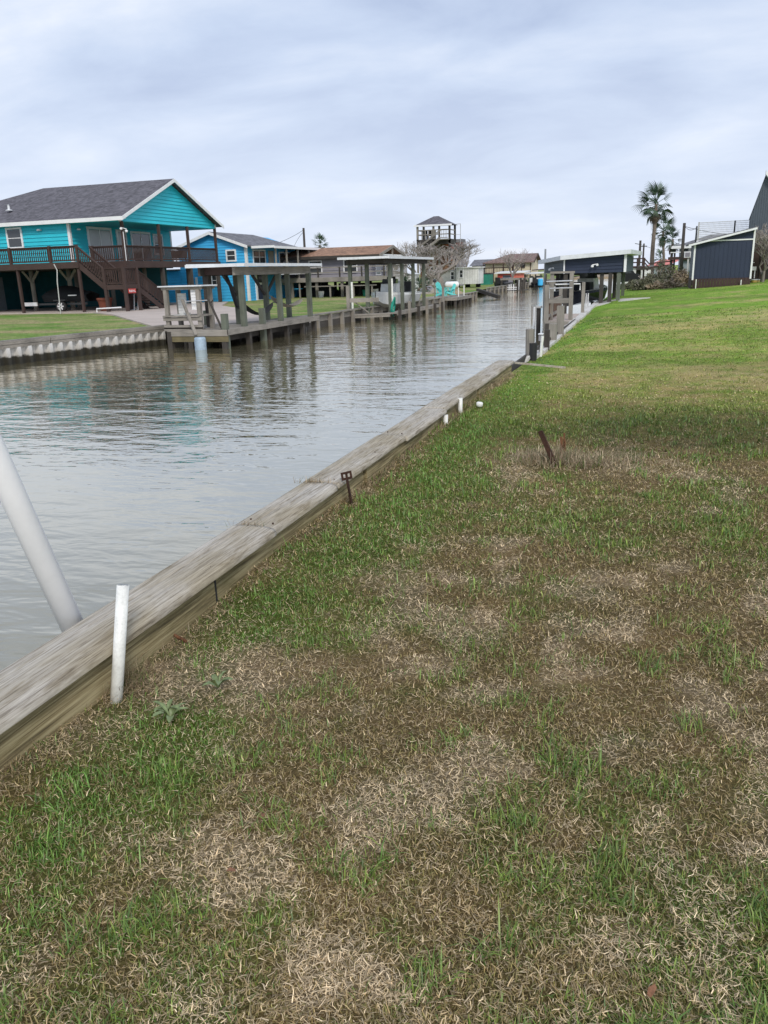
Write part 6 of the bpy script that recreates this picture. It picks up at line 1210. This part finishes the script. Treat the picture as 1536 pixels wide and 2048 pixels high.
# boathouse
BO = thing('navy_boathouse', 'navy clad boathouse with pale sloping roof on green posts', 'boathouse', (-2.5, 38, WZ)); by = 36.0
A_ = Vector((UP(1091, 530, Y=41).x, 41, 0)); B_ = Vector((UP(1129, 530, Y=by).x, by, 0)); C_ = Vector((UP(1247, 530, Y=by).x, by, 0)); D_ = Vector((C_.x+.25, 42, 0)); zb_ = 1.40
zB = UP(1129, 519, Y=by).z; zC = UP(1247, 509, Y=by).z; zA = UP(1091, 526, Y=41).z
def clad(p, q, z0, zp, zq, mat, nm='wall'):
    d = (q-p).normalized(); nn = Vector((d.y, -d.x, 0)); w0 = MB().prism([p+Vector((0, 0, z0)), q+Vector((0, 0, z0)), q+Vector((0, 0, zq)), p+Vector((0, 0, zp))], -nn*.1).build(nm, mat, BO); n = 5
    for i in range(n):
        f0, f1 = i/n, (i+1)/n
        MB().prism([p+Vector((0, 0, z0+(zp-z0)*f0)), q+Vector((0, 0, z0+(zq-z0)*f0)), q+Vector((0, 0, z0+(zq-z0)*f0))+nn*.03, p+Vector((0, 0, z0+(zp-z0)*f0))+nn*.03], Vector((0, 0, (zp-z0)/n*.96))).build('siding_board', mat, w0)
clad(B_, C_, zb_, zB, zC, 'navy_paint'); clad(A_, B_, zb_, zA, zB, 'slate_paint'); clad(C_, D_, zb_, zC, zC-.02, 'slate_paint')
MB().beam(B_+Vector((0, -.06, zb_)), B_+Vector((0, -.06, zB-.02)), .12, .05).build('corner_trim', 'white_trim', BO); MB().beam(C_+Vector((.07, -.04, zb_)), C_+Vector((.07, -.04, zC)), .2, .1).build('corner_trim', 'white_trim', BO)
rb0 = [A_+Vector((-.35, -.1, zA-.04)), B_+Vector((-.15, -.35, zB-.02)), Vector((UP(1262, 505, Y=by-.3).x, by-.35, zC+.02)), Vector((D_.x+.4, 42.2, zC+.02)), Vector((A_.x+.2, 42.2, zA))]
MB().prism(rb0, (0, 0, .17)).build('roof', 'white_metal', BO)
for k, (px_, z_) in enumerate(((1190, 1.72), (1105, 1.63))):
    p = UP(px_, 528, Y=by-.08 if k == 0 else 38.6); mb = MB(); q = Vector((p.x, p.y-.06, z_)); mb.lathe(q+Vector((-.1, -.06, -.05)), [(.01, -.05), (.06, -.04), (.06, .03), (.02, .05)], 8); mb.lathe(q+Vector((.1, -.06, 0)), [(.01, -.05), (.05, -.04), (.05, .03), (.02, .05)], 8); mb.beam(q+Vector((-.1, 0, 0)), q+Vector((.1, 0, .03)), .04); mb.build('floodlight', 'white_trim', BO)
for (px_, Y_, m_) in ((1131, by+.1, 'dark_wood_Z'), (1121, 39.5, 'green_wood_Z'), (1104, 40.6, 'dark_wood_Z'), (1115, 41.5, 'dark_wood_Z'), (1187, 41.0, 'green_wood_Z'), (1203, by+.2, 'dark_wood_Z'), (1220, by+.1, 'dark_wood_Z'), (1237, by+.1, 'green_wood_Z'), (1229, 40.5, 'dark_wood_Z'), (1246, 41.5, 'green_wood_Z')):
    x = UP(px_, 570, Y=Y_).x; MB().box(x-.08, x+.08, Y_-.08, Y_+.08, -1, zb_+.03).build('post', m_, BO)
MB().box(-4.4, -1.2, 40.3, 40.42, zb_-.12, zb_+.02).build('beam', 'dark_wood_X', BO)
for (px_, ) in ((1172,), (1176,)): x = UP(px_, 600, Y=36.8).x; MB().tube([(x, 36.8, -.8), (x, 36.8, .55)], .03, 8).build('lift_guide', 'white_trim', BO)
a = UP(1091, 498, Y=43); solo(MB().tube([(a.x, 43, -1), a], [.055, .045], 8), 'mast_pole', 'grey_metal', 'tall thin grey pole rising left of the navy boathouse', 'pole')
bt_ = boat('dark_boat', 'dark hulled motor boat on the lift inside the navy boathouse', (UP(1172, 590, Y=39.2).x, 39.2, .02), PI/2-.25, 4.6, 1.75, .62, 'hull_navy', 'dirty_white')
mb = MB().box(-3.75, -3.3, 37.3, 37.6, .2, 1.38); mb.box(-3.85, -3.2, 37.25, 37.65, .9, 1.2); solo(mb, 'motor_cover', 'black_shade', 'tall black covered motor hanging under the navy boathouse', 'motor')
mb = MB()
for x in (-2.75, -2.6, -2.45): mb.box(x-.012, x+.012, 40.0, 40.03, .5, 1.35)
for z in (.6, .85, 1.1): mb.box(-2.8, -2.4, 40.0, 40.03, z, z+.025)
solo(mb, 'net_rack', 'green_wood_Z', 'pale slatted rack hanging behind the dark boat', 'rack')
structure(MB().prism([(x_, y_, float(lawn_z(np.array([x_]), np.array([y_]))[0])+.04) for x_, y_ in ((-2.0, 34.5), (-.6, 35.2), (.1, 36.0), (-1.0, 37.0), (-2.0, 38))], (0, 0, -.2)).build('boathouse_path', 'concrete_white'))
# ================================================================== navy shed, dark gable house, things beside it
NS = thing('navy_shed', 'navy shed with pale trim on a dark skirt at the top of the lawn', 'shed', (3.4, 45, .5)); sy = 44.0
x0, x1 = UP(1386, 540, Y=sy).x, UP(1503, 540, Y=sy).x; zs0, zs1 = .88, .88; zl, zr2 = UP(1388, 487, Y=sy).z, UP(1503, 457, Y=sy).z; zt = UP(1440, 480, Y=sy).z
nb = MB().prism([(x0, sy, .85), (x1, sy, .85), (x1, sy, zr2), (x0, sy, zl)], (0, 3.2, 0)).build('wall', 'navy_paint', NS)
for x in np.arange(x0+.15, x1-.1, .2): MB().box(x-.012, x+.012, sy-.012, sy-.002, .88, zl-.02 if x < x0+.3 else zt-.06).build('batten', 'navy_paint', nb)
MB().prism([(x0-.003, sy, .85), (x0-.003, sy+3.2, .85), (x0-.003, sy+3.2, zl), (x0-.003, sy, zl)], (-.02, 0, 0)).build('side_panel', 'slate_paint', NS)
MB().box(x0-.03, x0+.05, sy-.05, sy-.014, .86, zl).build('corner_trim', 'white_trim', NS); MB().box(x1-.06, x1+.02, sy-.05, sy-.014, .86, zr2).build('corner_trim', 'white_trim', NS); MB().box(x0+.05, x1-.06, sy-.045, sy-.014, zt-.05, zt+.01).build('band_trim', 'white_trim', NS)
th = Vector((0, 0, .06)); mb = MB().prism([(x0-.3, sy-.25, zl-.07), (x1+.05, sy-.25, zr2+.02), (x1+.05, sy+3.5, zr2+.02), (x0-.3, sy+3.5, zl-.07)], th); rr = mb.build('roof', 'shingle_slate', NS)
MB().prism([(x0-.3, sy-.29, zl-.14), (x1+.05, sy-.29, zr2-.05), (x1+.05, sy-.29, zr2+.04), (x0-.3, sy-.29, zl-.05)], (0, .035, 0)).build('rake_board', 'white_trim', rr)
skb = unit(MB().box(-.065, .065, -.015, .015, 0, .62), 'skirt_board', 'brown_stain_Z')
for x in np.arange(x0+.02, x1, .14): put('skirt_board', skb, NS, (x+.065, sy-.03, .3))
for y in np.arange(sy+.1, sy+3.1, .14): put('skirt_board', skb, NS, (x0-.03, y, .3), (0, 0, PI/2))
for k, (px_, h) in enumerate(((1392, .45), (1482, .25))): x = UP(px_, 565, Y=sy-.2).x; zg = float(lawn_z(np.array([x]), np.array([sy-.2]))[0]); solo(MB().tube([(x, sy-.2, zg-.1), (x, sy-.2, zg+h)], .025, 8), 'vent_pipe', 'pvc_old', ('taller white pipe stub before the left end of the navy shed skirt', 'short white pipe stub before the right end of the navy shed skirt')[k], 'pipe', 'pipe stubs at the navy shed')
AH = thing('dark_gable_house', 'tall dark grey house with steep gable at the right edge', 'house', (7.5, 50, .6)); ay = 47.5
pk_ = UP(1531, 352, Y=ay); el_ = UP(1499, 440, Y=ay); hw = pk_.x-el_.x; zbm = UP(1510, 484, Y=ay).z
xr_ = pk_.x+hw*1.0
aw = MB().prism([(el_.x, ay, zbm), (xr_+1.2, ay, zbm), (xr_+1.2, ay, el_.z), (pk_.x, ay, pk_.z), (el_.x, ay, el_.z)], (1.15, 8, 0)).build('wall', 'slate_paint', AH)
for x in np.arange(el_.x+.06, xr_, .11): 
    zt_ = el_.z+(pk_.z-el_.z)*(1-abs(x-pk_.x)/hw)-.03; MB().box(x-.012, x+.012, ay-.02, ay-.002, zbm, max(zt_, zbm+.2)).build('batten', 'slate_paint', aw)
d_ = (Vector((xr_+1.2, 0, el_.z-1.2*0))-Vector((pk_.x, 0, pk_.z))).normalized()
MB().prism([(pk_.x-.02, ay-.3, pk_.z+.06), (xr_+1.2, ay-.3, el_.z+.06), (xr_+1.2, ay-.3, el_.z+.26), (pk_.x-.02, ay-.3, pk_.z+.24)], (0, .25, 0)).build('rake_board', 'white_trim', AH)
mb = MB().prism([(pk_.x, ay-.04, pk_.z), (xr_+1.2, ay-.04, el_.z), (xr_+2.35, ay+8.2, el_.z), (pk_.x+1.15, ay+8.2, pk_.z)], (0, 0, .1)); mb.prism([(pk_.x, ay-.04, pk_.z), (el_.x-.03, ay-.04, el_.z), (el_.x+1.12, ay+8.2, el_.z), (pk_.x+1.15, ay+8.2, pk_.z)], (0, 0, .05)); mb.build('roof', 'slate_paint', AH)
for (px_, w_) in ((1511, .32), (1527, .34)): x = UP(px_, 520, Y=ay-.2).x; MB().box(x-w_/2, x+w_/2, ay-.3, ay+.02, .3, zbm+.02).build('post', 'brown_stain_Z', AH)
for (pa_, pb_) in ((1501, 1506), (1514, 1524)): MB().box(UP(pa_, 500, Y=ay).x, UP(pb_, 500, Y=ay).x, ay+.05, ay+.12, UP(1500, 514, Y=ay).z, zbm).build('skirt_panel', 'pale_siding', AH)
MB().box(el_.x, xr_+1.2, ay+3.2, ay+3.3, .4, zbm).build('underfloor_wall', 'dark_wood_X', AH)
a = UP(1497, 541, Y=46.6); b = UP(1513, 533, Y=46.6); t_ = thing('white_cart', 'white utility cart between the navy shed and the dark house posts', 'cart', ((a.x+b.x)/2, 46.8, .5)); MB().box(a.x, b.x, 46.6, 47.1, a.z, b.z).build('tray', 'white_trim', t_); MB().tube([(a.x-.1, 46.6, b.z+.02), (a.x+.05, 46.6, b.z+.2), (a.x+.25, 46.6, b.z+.2)], .02, 6).build('handle', 'white_trim', t_)
for x in (a.x+.05, b.x-.05): MB().box(x-.025, x+.025, 46.62, 46.67, .5, a.z).build('leg', 'white_trim', t_)
wheel(t_, (a.x+.12, 46.55, .72), .12, .06, 'Y', spokes=4); wheel(t_, (b.x-.1, 46.55, .72), .12, .06, 'Y', spokes=4)
a = UP(1511, 557, Y=46); t_ = thing('planter', 'low yellow planter tub at the foot of the dark house post', 'planter', (a.x, 46, .55)); MB().lathe((a.x, 46, .55), [(.16, 0), (.2, .1), (.21, .2), (.15, .2)], 12).build('tub', 'yellow_paint', t_); MB().lathe((a.x, 46, .75), [(.22, 0), (.23, .03), (.1, .05)], 12).build('rim', 'white_trim', t_)
bare_tree('bare_tree', 'twiggy bare shrub tree in front of the dark gable house', (UP(1529, 540, Y=45.6).x, 45.6, .6), 2.9, 1.15, 41, .06, lean=(-.1, 0), levels=6, group='leafless trees', split=.15)
# ================================================================== far right: hip roofed porch house, mesh fence, walkway, white building, bushes
PH = thing('porch_house', 'grey porch house with hip roof and brown deck behind the palms', 'house', (3, 64, .4)); hy = 62.0
x0, x1 = UP(1350, 500, Y=hy).x, UP(1400, 500, Y=hy).x; ze_ = UP(1350, 494, Y=hy).z; zf = UP(1350, 514, Y=hy).z; zr_ = UP(1400, 470, Y=hy+3).z
MB().box(x0+.5, x1, hy+1.4, hy+7, .4, ze_).build('wall', 'shellac', PH); a = [Vector((x0-.2, hy-.3, ze_)), Vector((x1+3, hy-.3, ze_)), Vector((x1+3, hy+7, ze_)), Vector((x0-.2, hy+7, ze_))]
MB().add(a+[Vector((x0+2.4, hy+3.2, zr_)), Vector((x1+2, hy+3.2, zr_))], [(0, 1, 5, 4), (1, 2, 5), (2, 3, 4, 5), (3, 0, 4), (3, 2, 1, 0)]).build('roof', 'shingle_slate', PH)
MB().box(x0-.24, x1+3, hy-.34, hy-.3, ze_-.12, ze_+.06).build('fascia', 'white_trim', PH)
MB().box(x0-.4, x1, hy-.6, hy+1.4, zf-.18, zf).build('deck', 'brown_stain_X', PH)
for x in np.linspace(x0, x1-.2, 4): MB().box(x-.06, x+.06, hy-.1, hy+.02, .2, ze_).build('post', 'white_trim' if x > x0+.1 else 'dark_wood_Z', PH)
for z in (.3, .6): MB().beam((x0-.3, hy-.55, zf+z), (x1, hy-.55, zf+z), .05, .06).build('rail', 'white_trim', PH)
window(PH, 'Y', hy+1.4, -1, x0+.9, x0+1.7, zf+.05, ze_-.15, 'glass_door', t=.07, rows=1); window(PH, 'Y', hy+1.4, -1, x0+2.0, x0+2.7, zf+.2, ze_-.2, t=.06)
MB().box(x0+.6, x0+1.7, hy-.3, hy-.2, zf-.95, zf-.3).build('panel', 'shellac', PH)
a = UP(1377, 515, Y=55); t_ = thing('air_conditioner', 'white air conditioning unit fixed beside the navy shed', 'air conditioner', (a.x, 55, 1.2)); MB().box(a.x-.25, a.x+.12, 55, 55.4, a.z, a.z+.35).build('case', 'white_trim', t_); MB().box(a.x-.2, a.x+.07, 54.98, 54.995, a.z+.05, a.z+.3).build('grille', 'grey_siding', t_); MB().box(a.x-.05, a.x+.05, 55.1, 55.2, .3, a.z).build('stand', 'pale_siding', t_)
# mesh fence on a roof deck behind the shed
MF = thing('mesh_fence', 'pale wire mesh fence panel standing above the navy shed roof', 'fence', (5, 58, .4)); fy_ = 56.0; x0, x1 = UP(1397, 460, Y=fy_).x, UP(1500, 460, Y=fy_).x; z0, z1 = UP(1400, 476, Y=fy_).z, UP(1440, 444, Y=fy_).z
MB().beam((x0, fy_, z1), (x1, fy_, z1+.03), .03).build('top_rail', 'pale_siding', MF)
mb = MB()
for x in np.arange(x0, x1, .07): mb.box(x-.008, x+.008, fy_-.006, fy_+.006, z0-.4, z1)
for z in np.arange(z0-.4, z1, .12): mb.box(x0, x1, fy_-.006, fy_+.006, z-.008, z+.008)
o = mb.build('mesh', 'pale_siding', MF); o['kind'] = 'stuff'
for x in (x0, (x0+x1)/2+.6, x1): MB().box(x-.04, x+.04, fy_-.04, fy_+.04, .3, z1+(.05 if x < x1 else .1)).build('post', 'pale_siding' if x != (x0+x1)/2+.6 else 'dark_metal', MF)
MB().box(x0, x1+1, fy_-.1, fy_+3, z0-.6, z0-.4).build('roof_deck', 'shingle_slate', MF); MB().box(x0+.3, x1+.8, fy_+.4, fy_+2.8, .3, z0-.6).build('wall', 'shellac', MF)
a = UP(1392, 476, Y=50); solo(MB().tube([(a.x, 50, .3), (a.x, 50, UP(1393, 452, Y=50).z)], [.09, .04], 8), 'vent_stack', 'dark_metal', 'dark tapered stack left of the mesh fence', 'stack')
# brown walkway and white building
WK = thing('elevated_walkway', 'dark brown elevated walkway with railings behind the navy boathouse', 'walkway', (-1, 60, .4)); wy = 60.0; x0, x1 = UP(1248, 535, Y=wy).x, UP(1350, 535, Y=wy).x; xs_ = UP(1288, 530, Y=wy).x; zw = UP(1260, 533, Y=wy).z
MB().box(x0, xs_, wy, wy+1.6, zw-.12, zw).build('deck', 'brown_stain_X', WK); MB().beam((xs_, wy+.8, zw-.05), (UP(1296, 537, Y=wy).x, wy+.8, zw-.3), 1.5, .1).build('ramp', 'brown_stain_X', WK)
for z in (.25, .5): MB().beam((x0, wy, zw+z), (xs_, wy, zw+z), .07, .08).build('rail', 'brown_stain_X', WK); MB().beam((xs_, wy, zw+z), (UP(1298, 530, Y=wy).x, wy, zw+z-.35), .07, .08).build('rail', 'brown_stain_X', WK); MB().beam((UP(1298, 530, Y=wy).x, wy, zw+z-.35), (x1, wy+2, zw+z-.2), .07, .08).build('rail', 'brown_stain_X', WK)
for x in np.linspace(x0, xs_, 4): MB().box(x-.06, x+.06, wy-.05, wy+.05, .2, zw+.55).build('post', 'brown_stain_Z', WK)
x = UP(1277, 550, Y=wy).x; MB().box(x-.14, x+.14, wy-.1, wy+.2, .2, zw).build('pile', 'dark_wood_Z', WK); MB().box(UP(1272, 535, Y=wy-.5).x, UP(1302, 535, Y=wy-.5).x, wy-.6, wy-.05, zw-.25, zw-.1).build('bench', 'dark_wood_X', WK)
WB = thing('white_garage', 'low white garage with panelled door beyond the bushes', 'garage', (-1.5, 66, .4)); gy_ = 64.0; x0, x1 = UP(1250, 550, Y=gy_).x, UP(1301, 550, Y=gy_).x; z1 = UP(1280, 534, Y=gy_).z
MB().box(x0, x1, gy_, gy_+5, .1, z1).build('wall', 'dirty_white', WB); MB().box(x0-.2, x1+.2, gy_-.2, gy_+5, z1, z1+.08).build('roof', 'grey_siding', WB)
xd = UP(1283, 550, Y=gy_).x
for k in range(4): MB().box(xd, x1-.1, gy_-.04, gy_-.005, .25+k*.24, .47+k*.24).build('door_panel', 'white_trim', WB)
t_ = thing('parked_car', 'dark car parked under the cover left of the white garage', 'car', (-1.9, 58, .35)); cx_ = UP(1250, 560, Y=57).x
mb = MB(); prof = [(0, .35), (.02, .75), (.25, .85), (.6, 1.2), (1.5, 1.22), (1.9, .9), (2.4, .8), (2.45, .4)]
mb.prism([(cx_-.6+u*.62, 57, .25+v) for u, v in prof], (0, 1.5, 0)); mb.build('body', 'black_shade', t_); MB().prism([(cx_-.6+u*.62, 56.98, .25+v) for u, v in ((.5, .9), (.75, 1.15), (1.4, 1.15), (1.65, .9))], (0, .015, 0)).build('window', 'glass', t_)
for u in (.45, 1.95): wheel(t_, (cx_-.6+u*.62, 57.05, .6), .2, .16, 'Y', spokes=5)
PRH = thing('salmon_house', 'salmon roofed house low behind the tall palm', 'house', (2, 95, .4)); x0, x1 = UP(1300, 530, Y=95).x, UP(1345, 530, Y=95).x; z0, z1 = UP(1320, 531, Y=95).z, UP(1325, 519, Y=98).z
MB().box(x0, x1, 95, 101, .2, z0).build('wall', 'shellac', PRH); MB().prism([(x0-.5, 94.5, z0), (x0-.5, 101.5, z0), (x0+1.2, 98, z1)], (x1-x0, 0, 0)).build('roof', 'coral_metal', PRH)
# poles
t1 = pole('dark utility pole left of the tallest palm', 1281, 481, 82, zb=.4, grp='poles at right'); t2 = pole('slim utility pole with cross arm between boathouse and tallest palm', 1288, 487, 100, .12, .35, zb=.4, grp='poles at right'); t3 = pole('tall dark pole in front of the porch house', 1369, 446, 58, .12, zb=.4, grp='poles at right')
MB().tube([UP(1270, 487, Y=82), UP(1281.5, 489, Y=82)], .03, 5).build('lamp_arm', 'dark_metal', PT['dark utility pole left of the tallest palm'])
wire('wire from the tall dark pole towards the dark gable house', t3-Vector((0, 0, .2)), UP(1500, 470, Y=57), .15); wire('wire from the tall pole to the stack above the shed', t3-Vector((0, 0, .15)), UP(1393, 455, Y=50), .2); wire('wire from the left utility pole to the slim pole', t1-Vector((0, 0, .2)), t2-Vector((0, 0, .2)), .1); wire('wire running right from the slim utility pole', t2-Vector((0, 0, .25)), UP(1370, 500, Y=90), .25)
# bushes behind the lawn
def bush(label, px_, py_, Y_, rx, ry, h, mat, seed, n=1700, grp='scrub beside the navy shed'):
    r = np.random.default_rng(seed); c = UP(px_, py_, Y=Y_); t_ = thing('scrub_bush', label, 'bush', (c.x, Y_, .3), grp); mb = MB(); st_ = MB(); rr_ = random.Random(seed)
    for i in range(14): a = rr_.uniform(0, 6.28); st_.tube([(c.x+rr_.uniform(-.4, .4)*rx, Y_+rr_.uniform(-.3, .3)*ry, .2), (c.x+math.cos(a)*rx*.7, Y_+math.sin(a)*ry*.6, .3+h*rr_.uniform(.5, .95))], .015, 3, cap=False)
    th_ = r.uniform(0, 2*PI, n); ph = np.arccos(r.uniform(0, 1, n)); rad = r.uniform(.45, 1.0, n)**.5*(0.8+.35*np.sin(th_*3+seed)*np.sin(ph*4))
    X_ = c.x+rx*rad*np.cos(th_)*np.sin(ph); Yv = Y_+ry*rad*np.sin(th_)*np.sin(ph); Zv = .35+h*rad*np.cos(ph)
    for i in range(n):
        p = Vector((X_[i], Yv[i], Zv[i])); a = Vector(r.normal(0, 1, 3)).normalized()*.085; b = Vector(r.normal(0, 1, 3)).normalized()*.05; k = len(mb.v); mb.v += [p-a, p+b, p+a, p-b]; mb.f.append((k, k+1, k+2, k+3))
    st_.build('stems', 'twig', t_); mb.build('foliage', mat, t_, fix=False)
bush('grey green scrub bush nearest the navy boathouse', 1275, 572, 50, 1.2, 1.2, .5, 'bush_leaf', 1); bush('grey green scrub bush below the tallest palm', 1305, 562, 52, 1.2, 1.3, .8, 'bush_leaf', 2); bush('tallest grey green bush, below the short palm', 1338, 552, 54, 1.5, 1.3, 1.25, 'bush_leaf', 3, 2600); bush('dry tan scrub against the left side of the navy shed', 1362, 560, 52, .8, 1.0, 1.0, 'bush_dry', 4); bush('dry brown scrub in front of the tallest bush', 1335, 568, 48.5, 1.3, .7, .45, 'bush_dry', 6, 1200); bush('dark low scrub below the white garage', 1290, 566, 49, .9, .7, .5, 'bush_leaf', 8, 1200)
bush('far leafless looking scrub right of the boathouse roof', 1263, 520, 85, 1.2, 1.2, 1.3, 'bush_dry', 9, 900)
